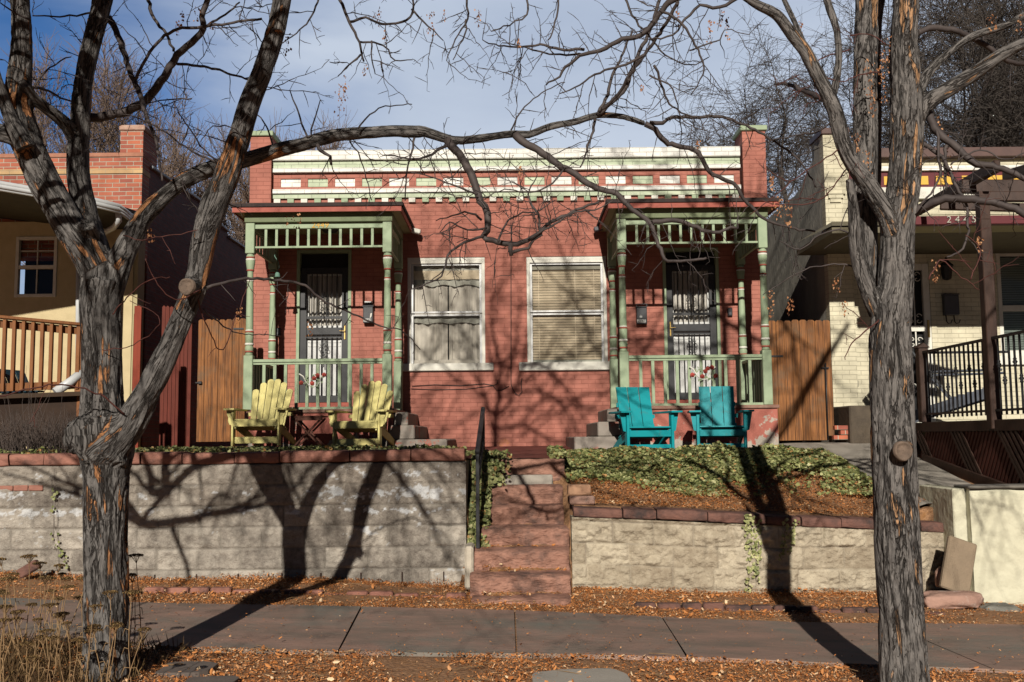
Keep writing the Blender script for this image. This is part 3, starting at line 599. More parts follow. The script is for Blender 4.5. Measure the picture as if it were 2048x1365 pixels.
# ------------------------------------------------------------------ stone steps
steps = thing('stone_steps', 'flight of rough red sandstone steps climbing between the two retaining walls', 'steps', (0.1, 8.8, 0))
ST = [(941, 1144, 1197, 1214, 8.80), (938, 1143, 1150, 1197, 9.08), (943, 1139, 1100, 1150, 9.42), (961, 1137, 1054, 1099, 9.76), (980, 1128, 1011, 1054, 10.10), (979, 1126, 971, 1011, 10.44), (981, 1128, 918, 958, 10.88)]
for k, (p0, p1, q0, q1, Y) in enumerate(ST):
    a = P(p0, q1, Y); c = P(p1, q0, Y); nx = 60; ny = 40
    # rough rounded block: front/top profile swept along x with noise
    prof = []
    h = c.z-a.z; D = 0.5
    for v in np.linspace(0, 1, 16): prof.append((0.0, a.z-0.03+(h+0.03)*v, 1.0))
    for v in np.linspace(0, 1, 10)[1:]: prof.append((D*v, c.z, 0.0))
    pr = np.array(prof); u = np.linspace(0, 1, nx)
    X, I = np.meshgrid(a.x+(c.x-a.x)*u, np.arange(len(pr))); Yb = Y+pr[I, 0]; Zb = pr[I, 1]; fr = pr[I, 2]
    rk = (fbm(X*7, Zb*11, k*3.3, 5, 40+k)-0.5)*0.095*fr+(np.abs(fbm(X*16, Zb*22, k, 3, 50+k)-0.5))*0.055*fr
    top = np.clip((Zb-(c.z-0.025))/0.025, 0, 1)*fr
    Yv = Yb-rk+0.018*top**2; Zv = Zb+(fbm(X*4, Yb*8, k, 3, 60+k)-0.5)*0.03*(1-fr)-0.012*top*(fbm(X*12, k, 0, 3, 64)*2)
    e = np.exp(-np.minimum(u, 1-u)*(c.x-a.x)/0.02)[None, :]; Yv = Yv+0.035*e*fr; Zv = Zv-0.012*e
    X = X+(fbm(Zb*6, Yb*4, k, 2, 70)-0.5)*0.03*np.where(u < 0.5, 1, -1)[None, :]*(np.abs(u-0.5) > 0.42)[None, :]
    s = MB(); s.grid(np.stack([X, Yv, Zv], -1))
    for e_ in (0, -1):
        L_ = [(X[i, e_], Yv[i, e_], Zv[i, e_]) for i in range(len(pr))]+[(X[-1, e_], Y+D, a.z-0.03)]
        s.add(L_, [tuple(range(len(L_)))])
    s.build('step', SAND, steps)
a = P(985, 968, 10.75); c = P(1105, 950, 10.75); MB().box(a.x, c.x, 10.72, 11.0, a.z-0.1, c.z, 0.01).build('mortar_bed', CONC, steps)
# leftover mortar at the left foot of the steps
a = P(933, 1175, 9.5); c = P(948, 1090, 9.5); MB().box(a.x-0.01, c.x, 9.35, 9.9, a.z, c.z, 0.02).build('mortar_fill', M('white_mortar', (0.5, 0.44, 0.35), (0.4, 0.35, 0.28), 9, 0.9, 0.01, 30), steps)

# ------------------------------------------------------------------ handrail on the steps
hr = thing('handrail', 'black iron handrail climbing the left side of the sandstone steps', 'handrail', (P(955, 1095, 9.62).x, 9.62, 0.4))
b0 = P(956, 1097, 9.62); t0 = P(961, 905, 9.66); t1 = P(966, 818, 10.9); b1 = P(968, 935, 10.9)
MB().box(b0.x-0.018, b0.x+0.018, 9.60, 9.64, b0.z, t0.z, 0.003).build('post', BLACK, hr)
MB().box(t1.x-0.018, t1.x+0.018, 10.88, 10.92, b1.z-0.1, t1.z+0.02, 0.003).build('post', BLACK, hr)
MB().bar(Vector((b0.x, 9.58, t0.z)), Vector((t1.x, 10.95, t1.z)), 0.045, 0.03, bev=0.004).build('top_rail', BLACK, hr)
lo = Vector((0, 0, -0.32)); MB().bar(Vector((b0.x, 9.62, t0.z))+lo, Vector((t1.x, 10.9, t1.z))+lo, 0.03, 0.02).build('lower_rail', BLACK, hr)
for k in range(1, 6):
    q = Vector((b0.x, 9.62, t0.z)).lerp(Vector((t1.x, 10.9, t1.z)), k/6); MB().box(q.x-0.007, q.x+0.007, q.y-0.007, q.y+0.007, q.z-0.34, q.z).build('picket', BLACK, hr)

# ------------------------------------------------------------------ foot stones in front
def blob(mb, c, r, seed, flat=0.6, n=20):
    th, ph = np.meshgrid(np.linspace(0, 2*math.pi, n*2+1), np.linspace(0, math.pi, n))
    dx, dy, dz = np.sin(ph)*np.cos(th), np.sin(ph)*np.sin(th), np.cos(ph)
    k = 1+0.5*(fbm(dx*1.6+seed, dy*1.6, dz*1.6, 4, seed)-0.5)*1.4
    sq = lambda a: np.sign(a)*np.abs(a)**0.6
    mb.grid(np.stack([c[0]+r[0]*sq(dx)*k, c[1]+r[1]*sq(dy)*k, c[2]+r[2]*sq(dz)*k], -1)); return mb
def ground_z(x, y): return float(terrain(x, y))
def slab_stone(px0, px1, py, Y0, Y1, m, name, label):
    z = ground_z(hx((px0+px1)/2, Y0, py), Y0); x0 = hx(px0, (Y0+Y1)/2, py); x1 = hx(px1, (Y0+Y1)/2, py)
    poly = []
    for k in range(26):
        a = 2*math.pi*k/26; cs = math.copysign(abs(math.cos(a))**0.45, math.cos(a)); sn = math.copysign(abs(math.sin(a))**0.45, math.sin(a))
        q = 1+0.05*math.sin(a*3+px0)+0.04*math.sin(a*5+1); poly.append(((x0+x1)/2+(x1-x0)/2*cs*q, (Y0+Y1)/2+(Y1-Y0)/2*sn*q))
    o = MB().prism(poly, 'z', z-0.04, z+0.03).build(name, m, loc=((x0+x1)/2, (Y0+Y1)/2, z)); tag(o, label, 'stone')
slab_stone(1066, 1262, 1350, 5.75, 6.32, CONC, 'stepping_slab', 'pale gray concrete stepping slab at the bottom edge between the two street trees')
slab_stone(322, 424, 1345, 6.0, 6.3, M('brown_flag', (0.15, 0.12, 0.10), (0.10, 0.08, 0.07), 4, 0.9, 0.006, 20), 'stepping_stone', 'rounded brown stone in the litter right of the left tree foot')
slab_stone(370, 470, 1372, 5.7, 5.95, bpy.data.materials['brown_flag'], 'stepping_stone', 'gray-brown stone cut by the bottom edge near the left tree')

# right end: cream wall, leaning slab, rocks
cw = thing('painted_wall', 'low cream painted masonry wall at the far right edge', 'wall', (5.0, 9.5, 0))
CW0 = hx(1945, 9.45, 1100); zt = hz(977, 9.45, 1990); b = MB()
u, v = np.meshgrid(np.linspace(CW0, 8.5, 160), np.linspace(-0.35, zt, 60)); b.grid(np.stack([u, 9.45-0.09*(fbm(u*2.2, v*2.2, 0, 5, 9)-0.5)+0.05*np.clip((v-(zt-0.09))/0.09, 0, 1)**2, v], -1))
b.quad((CW0, 9.45, -0.35), (CW0-0.02, 10.4, -0.3), (CW0-0.02, 10.4, zt), (CW0, 9.45, zt)); b.build('rendered_face', CREAMWALL, cw)
MB().box(CW0-0.02, 8.5, 9.43, 9.75, zt-0.002, zt+0.025, 0.01).build('worn_top', M('gray_worn_top', (0.20, 0.18, 0.15), (0.12, 0.11, 0.1), 8, 0.95, 0.01, 20), cw)
MB().box(CW0-0.13, CW0-0.003, 9.52, 10.3, -0.2, zt-0.004, 0.01).build('end_pier', CREAMWALL, cw)
# tan slab leaning on the end of the wall
a = P(1917, 1185, 9.25); c = P(1921, 1082, 9.38); s = MB(); ax = Vector((1, 0, -0.28)).normalized(); az = (c-a).normalized(); az = (az+Vector((0.13, 0.02, 0))).normalized(); ay = az.cross(ax).normalized(); ax = ay.cross(az).normalized()
s.obox((a+c)/2+Vector((0, 0.03, 0)), ax, ay, az, 0.135, 0.03, 0.25, 0.012); tag(s.build('concrete_slab', SLAB, loc=tuple(a)), 'tan concrete slab leaning against the end of the cream wall', 'slab')
a = P(1912, 1215, 9.0); tag(blob(MB(), (a.x, 9.1, a.z+0.05), (0.27, 0.14, 0.075), 4).build('rock', ROCK, loc=tuple(a)), 'flat pinkish rock in the litter under the leaning slab', 'rock')
a = P(1892, 1165, 9.4); tag(blob(MB(), (a.x, 9.5, a.z+0.03), (0.05, 0.05, 0.09), 9).build('rock', ROCK, loc=tuple(a)), 'small upright pinkish stone wedged left of the leaning slab', 'rock')
a = P(2015, 1235, 9.0); tag(blob(MB(), (a.x, 9.15, a.z+0.02), (0.17, 0.12, 0.07), 6).build('rock', GROCK, loc=tuple(a)), 'gray-green rock at the foot of the cream wall, right edge', 'rock')
a = P(2020, 1245, 8.85); tag(blob(MB(), (a.x, 8.85, a.z-0.01), (0.16, 0.09, 0.04), 16).build('rock', COPING_D, loc=tuple(a)), 'low brown stone in front of the gray-green rock, right edge', 'rock')
a = P(42, 1160, 9.3); tag(MB().obox((a.x, 9.45, a.z+0.08), Vector((0.8, 0.2, 0.5)).normalized(), Vector((0, 1, 0)), Vector((-0.5, 0, 0.8)).normalized(), 0.09, 0.04, 0.045, 0.012).build('broken_brick', COPING_D, loc=tuple(a)), 'broken red brick leaning in the litter at the far left wall foot', 'brick')

# ------------------------------------------------------------------ scatters
def scatter(name, tmpl_v, tmpl_f, pos, rot, scl, mat, tint, smooth=False, parent=None):
    n = len(pos); tv = np.array(tmpl_v, float); k = len(tv)
    V = np.einsum('nij,kj->nki', rot, tv)*np.asarray(scl).reshape(n, 1, -1)+pos[:, None, :]
    m = MB(); m.v = V.reshape(-1, 3).tolist(); f = []
    for i in range(n):
        b = i*k; f.extend([tuple(b+j for j in q) for q in tmpl_f])
    m.f = f; m.sm = [smooth]*len(f); m.att = {'tint': ('FLOAT', 'FACE', np.repeat(tint, len(tmpl_f)))}
    return m.build(name, mat, parent)
def rotm(yaw, pitch, roll):
    cz, sz, cx, sx, cy, sy = np.cos(yaw), np.sin(yaw), np.cos(pitch), np.sin(pitch), np.cos(roll), np.sin(roll)
    R = np.zeros((len(yaw), 3, 3))
    Rz = R.copy(); Rz[:, 0, 0] = cz; Rz[:, 0, 1] = -sz; Rz[:, 1, 0] = sz; Rz[:, 1, 1] = cz; Rz[:, 2, 2] = 1
    Rx = R.copy(); Rx[:, 0, 0] = 1; Rx[:, 1, 1] = cx; Rx[:, 1, 2] = -sx; Rx[:, 2, 1] = sx; Rx[:, 2, 2] = cx
    Ry = R.copy(); Ry[:, 1, 1] = 1; Ry[:, 0, 0] = cy; Ry[:, 0, 2] = sy; Ry[:, 2, 0] = -sy; Ry[:, 2, 2] = cy
    return Rz @ Rx @ Ry
LEAF_V = [(-0.5, 0, 0), (-0.28, 0.42, 0.12), (0.15, 0.48, 0.12), (0.62, 0, -0.05), (0.15, -0.48, 0.12), (-0.28, -0.42, 0.12)]; LEAF_F = [(0, 3, 2, 1), (0, 5, 4, 3)]
CHIP_V = [(-0.5, -0.18, 0), (0.5, -0.22, 0.05), (0.45, 0.2, 0.1), (-0.45, 0.2, 0.12)]; CHIP_F = [(0, 1, 2, 3)]
def litter(n, x0, x1, y0f, y1f, dens=None, hump=0.02, sc=(0.012, 0.030)):
    x = RNG.uniform(x0, x1, n); t = RNG.random(n); y = y0f(x)+(y1f(x)-y0f(x))*t
    d = fbm(x*1.6, y*1.6, 0, 4, 91) if dens is None else dens(x, y); keep = RNG.random(n) < np.clip((d-0.30)*4.5, 0.05, 1); x, y = x[keep], y[keep]
    z = terrain(x, y)+0.006+RNG.random(len(x))**2*hump*(0.3+fbm(x*4, y*4, 0, 3, 92))
    return np.stack([x, y, z], -1)
Ps = [litter(105000, -6.5, 5.6, lambda x: 5.2+0*x, lambda x: 6.80-0.015*x), litter(84000, -6.5, 5.4, lambda x: 8.38-0.02*x, lambda x: 9.74+0*x),
      litter(1500, -6.5, 5.6, lambda x: 6.8+0*x, lambda x: 8.4+0*x, dens=lambda x, y: 0.5+0*x)]
Ps[2][:, 2] += 0.03
# banked litter against the walls
x = RNG.uniform(-6, 5.2, 30000); x = x[(x < WLX1-0.02) | (x > WRX0+0.02)]; y = 9.76-np.abs(RNG.normal(0, 0.10, len(x))); z = terrain(x, y)+RNG.random(len(x))*0.07*np.exp(-(9.78-y)/0.08)*(0.4+1.2*vn(x*3, 0, 0, 4))
Ps.append(np.stack([x, y, z], -1))
# upper bed litter and litter on treads
x = RNG.uniform(0.62, 4.2, 36000); y = RNG.uniform(10.05, 11.4, 36000); Ps.append(np.stack([x, y, yard(x, y)+0.008+RNG.random(len(x))**2*0.03], -1))
x = RNG.uniform(-6.2, -4.0, 7000); y = RNG.uniform(10.05, 12.0, 7000); Ps.append(np.stack([x, y, yard(x, y)+0.01+RNG.random(len(x))**2*0.05], -1))
pos = np.concatenate(Ps); n = len(pos)
tag(scatter('leaf_litter', CHIP_V, CHIP_F, pos, rotm(RNG.uniform(0, 6.28, n), RNG.normal(0, 0.45, n), RNG.normal(0, 0.45, n)), RNG.uniform(0.006, 0.017, n)*(1+1.1*(RNG.random(n) < 0.06)), LITTER, np.clip(RNG.normal(0.5, 0.25, n), 0, 1)), kind='stuff', label='rust-brown dry leaflets covering the ground', cat='leaf litter')
# whole curled leaves and sticks lying in the drifts
pl = np.concatenate([litter(900, -4.5, 5.0, lambda x: 5.4+0*x, lambda x: 6.78-0.015*x), litter(900, -4.5, 5.0, lambda x: 8.4-0.02*x, lambda x: 9.74+0*x)]); n = len(pl); pl[:, 2] += 0.012
LV2 = [(-.5, 0, .10), (-.25, .22, 0), (.2, .25, .03), (.55, 0, .16), (.2, -.25, .12), (-.25, -.2, .04)]
tag(scatter('curled_leaves', LV2, LEAF_F, pl, rotm(RNG.uniform(0, 6.28, n), RNG.normal(0, .5, n), RNG.normal(0, .5, n)), RNG.uniform(.025, .05, n), LITTER, np.clip(RNG.normal(.7, .25, n), 0, 1)), kind='stuff', label='larger tan curled leaves scattered in the litter', cat='leaves')
m = MB()
for k in range(260):
    x, y, z = pl[RNG.integers(0, n)]+np.array([RNG.normal(0, .1), 0, .004]); a = RNG.uniform(0, 6.28); L = RNG.uniform(.05, .22); d = Vector((math.cos(a), math.sin(a), 0))*L/2; c = Vector((x, y, z)); j = Vector((RNG.normal(0, .008), RNG.normal(0, .008), .006)); m.tube([c-d, c+j, c+d], [.0025, .002, .001], 4, cap=False)
tag(m.build('fallen_twigs', STRAW), kind='stuff', label='thin dry twigs and leaf stalks lying on the ground', cat='twigs')
# ivy
def ivy(name, pos, nrm, label, lo=0.028, hi=0.055, tilt=0.55):
    n = len(pos); yaw = RNG.uniform(0, 6.28, n)
    R = rotm(yaw, RNG.normal(0, tilt, n), RNG.normal(0, tilt, n))
    if nrm == 'front': 
        c, s = math.cos(1.15), math.sin(1.15); Rx = np.array([[1, 0, 0], [0, c, -s], [0, s, c]]); R = Rx[None] @ R
    depth = vn(pos[:, 0]*3, pos[:, 1]*3, pos[:, 2]*3, 5)*0.25
    t = np.clip(RNG.normal(0.42, 0.2, n)+depth-0.08, 0, 0.97); t[RNG.random(n) < 0.07] = 1.0
    o = scatter(name, LEAF_V, LEAF_F, pos, R, RNG.uniform(lo, hi, n)*(1-.35*(RNG.random(n) < .3)), IVY, t, smooth=False); return tag(o, label, 'ivy', kind='stuff')
n = 26000; x = RNG.uniform(0.42, 3.98, n); t = RNG.random(n)
ylo = 10.40+0.45*fbm(x*2.0, 0, 0, 3, 31)+0.25*np.sin(x*2.3)*0.5+np.clip((1.2-x)*0.15, 0, 1)-0.15*np.clip(x-2.4, 0, 1.5); yhi = 12.22+0.05*np.sin(x*5)-0.22*np.clip(x-3.0, 0, 1)
y = ylo+(yhi-ylo)*t**0.85; k = (x > 0.55) | (y > 10.9); x, y, t = x[k], y[k], t[k]; d = fbm(x*2.5, y*2.5, 0, 3, 33); k = RNG.random(len(x)) < np.clip(0.15+t*2.8+(d-0.5)*4.5, 0.04, 1)
x, y = x[k], y[k]; z = np.maximum(yard(x, y), 0.8)+RNG.random(len(x))**0.6*(0.02+0.12*fbm(x*3.2, y*3.2, 0, 3, 35)*np.clip((y-10.7)/0.5, 0.1, 1))
ivy('ivy_bed', np.stack([x, y, z], -1), 'up', 'bed of green and yellowish ivy in front of the turquoise chairs')
n = 15000; x = RNG.uniform(-6.3, -0.5, n); y = RNG.uniform(10.05, 12.55, n)**1.0; d = fbm(x*2.2, y*2.2, 0, 3, 43); k = RNG.random(n) < np.clip((d-0.33)*5+np.clip((y-10.0)*0.1, 0, .3)-0.6*np.clip((-4.2-x)*1, 0, 1)*(d < 0.5), 0.03, 1); x, y = x[k], y[k]
z = yard(x, y)+0.01+RNG.random(len(x))**0.8*(0.02+0.12*fbm(x*3, y*3, 0, 3, 45)*np.clip((11.6-y)*1.0, .12, 1))
ivy('ivy_border', np.stack([x, y, z], -1), 'up', 'strip of dark green ivy behind the red coping of the left wall')
n = 5200; zz = RNG.uniform(0.40, 1.30, n); y = 9.75+(zz-0.42)/0.88*1.1+RNG.normal(0, 0.07, n); x = WLX1+0.03+np.abs(RNG.normal(0, 0.10, n))*(0.6+zz*0.7); k = x < 0.0-0.24*(zz < 0.95); 
ivy('ivy_cascade', np.stack([x, np.clip(y, 9.72, 11.3), zz], -1)[k], 'front', 'ivy tumbling down between the handrail and the left retaining wall', 0.03, 0.05)
n = 260; px_, tt = [], []
S = MB(); strands = [(1493, 1030, 1500, 1185), (1500, 1030, 1514, 1165), (1512, 1032, 1520, 1120), (1497, 1030, 1488, 1060), (1575, 1035, 1560, 1120), (1590, 1038, 1578, 1105)]
pts = []
for (x0, y0, x1, y1) in strands:
    path = [P(x0+(x1-x0)*k/8+random.uniform(-3, 3), y0+(y1-y0)*k/8, WY-0.06) for k in range(9)]; S.tube(path, 0.002, 4)
    for k in range(int((y1-y0)*0.42)):
        u = random.random()**1.1*8; i = min(int(u), 7); q = path[i].lerp(path[i+1], u-i); pts.append((q.x+random.uniform(-0.03, 0.03), q.y-0.015, q.z))
vine = S.build('hanging_vine', GRAYTWIG, loc=tuple(P(1505, 1030, WY-0.06))); tag(vine, 'thin ivy strands hanging over the tan stone wall', 'vine')
pts = np.array(pts); n = len(pts); c, s = math.cos(1.3), math.sin(1.3)
o = scatter('vine_leaves', LEAF_V, LEAF_F, pts-np.array(ORG[vine.name]), np.array([[1, 0, 0], [0, c, -s], [0, s, c]])[None] @ rotm(RNG.uniform(0, 6.28, n), RNG.normal(0, .3, n), RNG.normal(0, .3, n)), RNG.uniform(0.018, 0.036, n), IVY, RNG.uniform(0.3, 0.95, n)); o.parent = vine
S = MB(); pts = []
for (x0, y0, x1, y1) in [(104, 960, 108, 1100), (110, 940, 118, 1140), (120, 1100, 135, 1135)]:
    path = [P(x0+(x1-x0)*k/8+random.uniform(-2, 2), y0+(y1-y0)*k/8, WY-0.05) for k in range(9)]; S.tube(path, 0.002, 4)
    for k in range(9): q = path[random.randrange(9)]; pts.append((q.x+random.uniform(-0.02, 0.02), q.y-0.01, q.z+random.uniform(-.05, .05)))
vine2 = S.build('hanging_vine', GRAYTWIG, loc=tuple(P(108, 960, WY-0.05))); tag(vine2, 'two thin vine strands hanging over the gray wall left of the tree', 'vine')
pts = np.array(pts); n = len(pts)
o = scatter('vine_leaves', LEAF_V, LEAF_F, pts-np.array(ORG[vine2.name]), np.array([[1, 0, 0], [0, c, -s], [0, s, c]])[None] @ rotm(RNG.uniform(0, 6.28, n), RNG.normal(0, .3, n), RNG.normal(0, .3, n)), RNG.uniform(0.018, 0.036, n), IVY, RNG.uniform(0.2, 0.6, n)); o.parent = vine2
# ------------------------------------------------------------------ the red brick house
FY = 15.4
def wall_holes(mb, x0, x1, z0, z1, holes, Y, depth=0.14):
    """front face at Y with openings and their reveals"""
    xs_ = sorted(set([x0, x1]+[h[0] for h in holes]+[h[1] for h in holes])); zs_ = sorted(set([z0, z1]+[h[2] for h in holes]+[h[3] for h in holes]))
    for a, b_ in zip(xs_[:-1], xs_[1:]):
        for c, d in zip(zs_[:-1], zs_[1:]):
            mx_, mz = (a+b_)/2, (c+d)/2
            if any(h[0] < mx_ < h[1] and h[2] < mz < h[3] for h in holes): continue
            mb.quad((a, Y, c), (b_, Y, c), (b_, Y, d), (a, Y, d))
    for h in holes:
        a, b_, c, d = h; Z = Y+depth
        mb.quad((a, Y, c), (a, Y, d), (a, Z, d), (a, Z, c)); mb.quad((b_, Y, c), (b_, Z, c), (b_, Z, d), (b_, Y, d))
        mb.quad((a, Y, d), (b_, Y, d), (b_, Z, d), (a, Z, d)); mb.quad((a, Y, c), (a, Z, c), (b_, Z, c), (b_, Y, c))
HX0, HX1 = hx(506, FY, 600), hx(1528, FY, 600)
ZG = 1.1
house = thing('brick_house', 'single-storey painted red brick double house with cream and sage cornice and two green porches', 'house', ((HX0+HX1)/2, FY, 1.25))
wl = (P(815, 625, FY).x, P(970, 625, FY).x, P(890, 735, FY).z, P(890, 515, FY).z)
wr = (P(1054, 625, FY).x, P(1214, 625, FY).x, P(1130, 732, FY).z, P(1130, 513, FY).z)
dl = (P(592, 700, FY).x, P(702, 700, FY).x, P(645, 806, FY).z, P(645, 500, FY).z)
dr = (P(1329, 700, FY).x, P(1442, 700, FY).x, P(1385, 800, FY).z, P(1385, 496, FY).z)
ZP0 = P(1010, 404, FY).z      # underside of the dentils
ZP1 = P(1010, 301, FY).z      # top of parapet
b = MB(); wall_holes(b, HX0, HX1, ZG, ZP0-0.0, [wl, wr, dl, dr], FY)
b.quad((HX0, FY, ZG), (HX0, FY, ZP1-0.3), (HX0, 27, ZP1-0.5), (HX0, 27, ZG)); b.quad((HX1, FY, ZG), (HX1, 27, ZG), (HX1, 27, ZP1-0.5), (HX1, FY, ZP1-0.3)); b.quad((HX0, 27, ZG), (HX0, 27, ZP1-.5), (HX1, 27, ZP1-.5), (HX1, 27, ZG))
b.build('wall', REDBRICK, house)
MB().quad((HX0, FY+0.3, ZP1-0.45), (HX1, FY+0.3, ZP1-0.45), (HX1, 27, ZP1-0.6), (HX0, 27, ZP1-0.6)).build('roof', TARPAPER, house)
# parapet bands between the two piers
PX0, PX1 = hx(548, FY, 350), hx(1479, FY, 350)
def zz(py): return P(1010, py, FY).z
bands = [('parapet_cap', PARB_W, 301, 320.5, 0.10), ('parapet_band', PARB_G, 320.5, 335, 0.055), ('parapet_band', PARB_W, 335, 343.5, 0.085), ('frieze', REDBRICK, 343.5, 377, 0.02), ('cornice', PARB_W, 377, 385.5, 0.085), ('cornice', PARB_G, 385.5, 395, 0.055)]
pan = []
for k in range(17):
    x0 = P(562+k*54.1, 362, FY).x; pan.append((x0, x0+P(602, 362, FY).x-P(562, 362, FY).x, zz(371.5), zz(354.5)))
for nm, m, a, c, pr in bands:
    b = MB()
    if nm == 'frieze':
        wall_holes(b, PX0, PX1, zz(c), zz(a), pan, FY-pr, 0.03)
        b.box(PX0, PX1, FY-pr+0.035, FY+0.25, zz(c), zz(a))
    else: b.box(PX0, PX1, FY-pr, FY+0.28, zz(c), zz(a), 0.004)
    b.build(nm, m, house)
for k, h in enumerate(pan):
    MB().box(h[0]+.001, h[1]-.001, FY+0.002, FY+0.014, h[2]+.001, h[3]-.001).build('frieze_panel', PARB_W if k % 2 == 0 else PARB_G, house, label='cream frieze panel' if k % 2 == 0 else 'sage green frieze panel')
MB().box(PX0, PX1, FY-0.01, FY+0.2, zz(405), zz(395)).build('dentil_backing', REDBRICK, house)
k = 0; px = 549.0
while px < 1476:
    x0 = P(px, 400, FY).x; MB().box(x0, x0+0.103, FY-0.05, FY-0.008, zz(404), zz(395.2), 0.003).build('dentil', (WHITE if k % 2 == 0 else GREEN), house, label='cream dentil' if k % 2 == 0 else 'sage green dentil'); px += 26.9; k += 1
# corner piers with caps
for nm, p0, p1, top, capy in (('l', 504, 546, 277, 267), ('r', 1482, 1528, 266, 256)):
    x0, x1 = P(p0, 300, FY).x, P(p1, 300, FY).x; z1 = P(p0, top, FY).z; z2 = P(p0, capy, FY).z
    pier = MB().box(x0, x1, FY-0.10, FY+0.42, ZP0-0.25, z1).build('pier', REDBRICK, house)
    MB().box(x0-0.03, x1+0.03, FY-0.14, FY+0.46, z1, z2, 0.01).build('pier_cap', GREEN, pier)
# windows
def sash(win, kind, sillpx):
    a, b_, c, d = win; w = thing
    f = MB(); t = 0.05; Y0, Y1 = FY+0.015, FY+0.10
    f.box(a, a+t, Y0, Y1, c, d-0.045, .003); f.box(b_-t, b_, Y0, Y1, c, d-0.045, .003); f.box(a+t, b_-t, Y0, Y1, d-0.045-t, d-0.045, .003); f.box(a, b_, Y0, Y1, d-0.044, d, .0); f.box(a+t, b_-t, Y0, Y1, c, c+0.025, .003)
    fr = f.build('window', WHITE, house)
    ai, bi, ci, di = a+t+.001, b_-t-.001, c+0.025, d-0.045-t; s = MB(); u = 0.036; zm = P(890, 627 if kind == 'curtain' else 627, FY).z; Y2, Y3 = FY+0.045, FY+0.075
    for lo_, hi_, yo in ((ci, zm-0.008, 0.012), (zm+0.008, di, 0)):
        s.box(ai, ai+u, Y2+yo, Y3+yo, lo_, hi_, .002); s.box(bi-u, bi, Y2+yo, Y3+yo, lo_, hi_, .002); s.box(ai+u, bi-u, Y2+yo, Y3+yo, hi_-u*0.8, hi_, .002); s.box(ai+u, bi-u, Y2+yo, Y3+yo, lo_, lo_+u*0.8, .002)
    s.build('storm_sash', ALU, fr)
    MB().quad((ai+u, FY+0.062, ci), (bi-u, FY+0.062, ci), (bi-u, FY+0.062, di), (ai+u, FY+0.062, di)).build('glass', GLASS, fr)
    if kind == 'blind':
        bl = MB(); n = 34; h = (di-ci-0.16)/n
        for k in range(n):
            z = ci+0.08+h*k; bl.add([(ai+.01, FY+0.125, z), (bi-.01, FY+0.125, z), (bi-.01, FY+0.110, z+h*0.80), (ai+.01, FY+0.110, z+h*0.80)], [(0, 1, 2, 3)])
        for fx in (0.12, 0.62, 0.88):
            x = ai+(bi-ai)*fx; bl.box(x-.004, x+.004, FY+0.104, FY+0.106, ci+0.08, di)
        bl.build('venetian_blind', BLIND, fr)
        MB().box(ai, bi, FY+0.088, FY+0.103, di-0.10, di).build('blind_head', M('blind_head_gray', (0.30, 0.29, 0.24), (0.24, 0.23, 0.19), 6), fr)
        MB().box(ai, bi, FY+0.13, FY+0.18, ci-0.01, ci+0.075).build('inner_sill', M('sage_gray_sill', (0.42, 0.43, 0.37), (0.36, 0.37, 0.32), 6), fr)
    else:
        # two tiers of gathered cafe curtains with scalloped valances below a tan blind
        def drape(x0, x1, z0, z1, Y, nf, sc, ph, amp=0.018):
            m = MB(); nx = 160; nz = 16; uu, vv = np.meshgrid(np.linspace(0, 1, nx), np.linspace(0, 1, nz)); X = x0+(x1-x0)*uu
            bot = z0+sc*np.abs(np.sin(uu*math.pi*nf*0.5+ph)); Z = bot+(z1-bot)*vv
            Yv = Y+0.6*amp*np.sin(uu*nf*6.28*1.05+ph+1.3*np.sin(uu*9))*(1-0.3*vv)+0.012*fbm(X*5, Z*2, 0, 3, 8)
            m.grid(np.stack([X, Yv, Z], -1)); return m
        H = di-ci
        drape(ai, (ai+bi)/2+0.01, ci+0.03, di-0.06, FY+0.165, 5, 0.0, 0, 0.022).build('curtain', CURT, fr); drape((ai+bi)/2+0.03, bi, ci+0.03, di-0.06, FY+0.165, 5, 0.0, 2, 0.022).build('curtain', CURT, fr)
        drape(ai, bi, zm-0.16, zm+0.0, FY+0.125, 6, 0.03, 1).build('valance', M('valance_gray', (0.44, 0.44, 0.39), (0.34, 0.34, 0.30), 4, bump=0.01, bscale=8), fr)
        drape(ai, bi, di-0.36, di-0.02, FY+0.125, 6, 0.04, 0.4).build('valance', bpy.data.materials['valance_gray'], fr)
        bl = MB()
        for k in range(8): z = di-0.10-k*0.018; bl.box(ai+0.02, bi-0.02, FY+0.100, FY+0.104, z-0.014, z, .0)
        bl.build('raised_blind', BLIND, fr)
        MB().box(ai, bi, FY+0.12, FY+0.15, ci-0.01, ci+0.1).build('inner_sill', CURT, fr)
    MB().box(a-0.02, b_+0.02, FY+0.30, FY+0.34, c-0.02, d+0.05).build('dark_room', DARKIN, fr)
    p0, p1, q0, q1 = sillpx; x0 = P(p0, q0, FY).x; x1 = P(p1, q0, FY).x
    MB().box(x0, x1, FY-0.055, FY+0.06, P(p0, q1, FY-.05).z, P(p0, q0, FY-.05).z, 0.01).build('sill', WHITE, fr)
sash(wl, 'curtain', (789, 987, 728, 743)); sash(wr, 'blind', (1038, 1234, 725, 742))
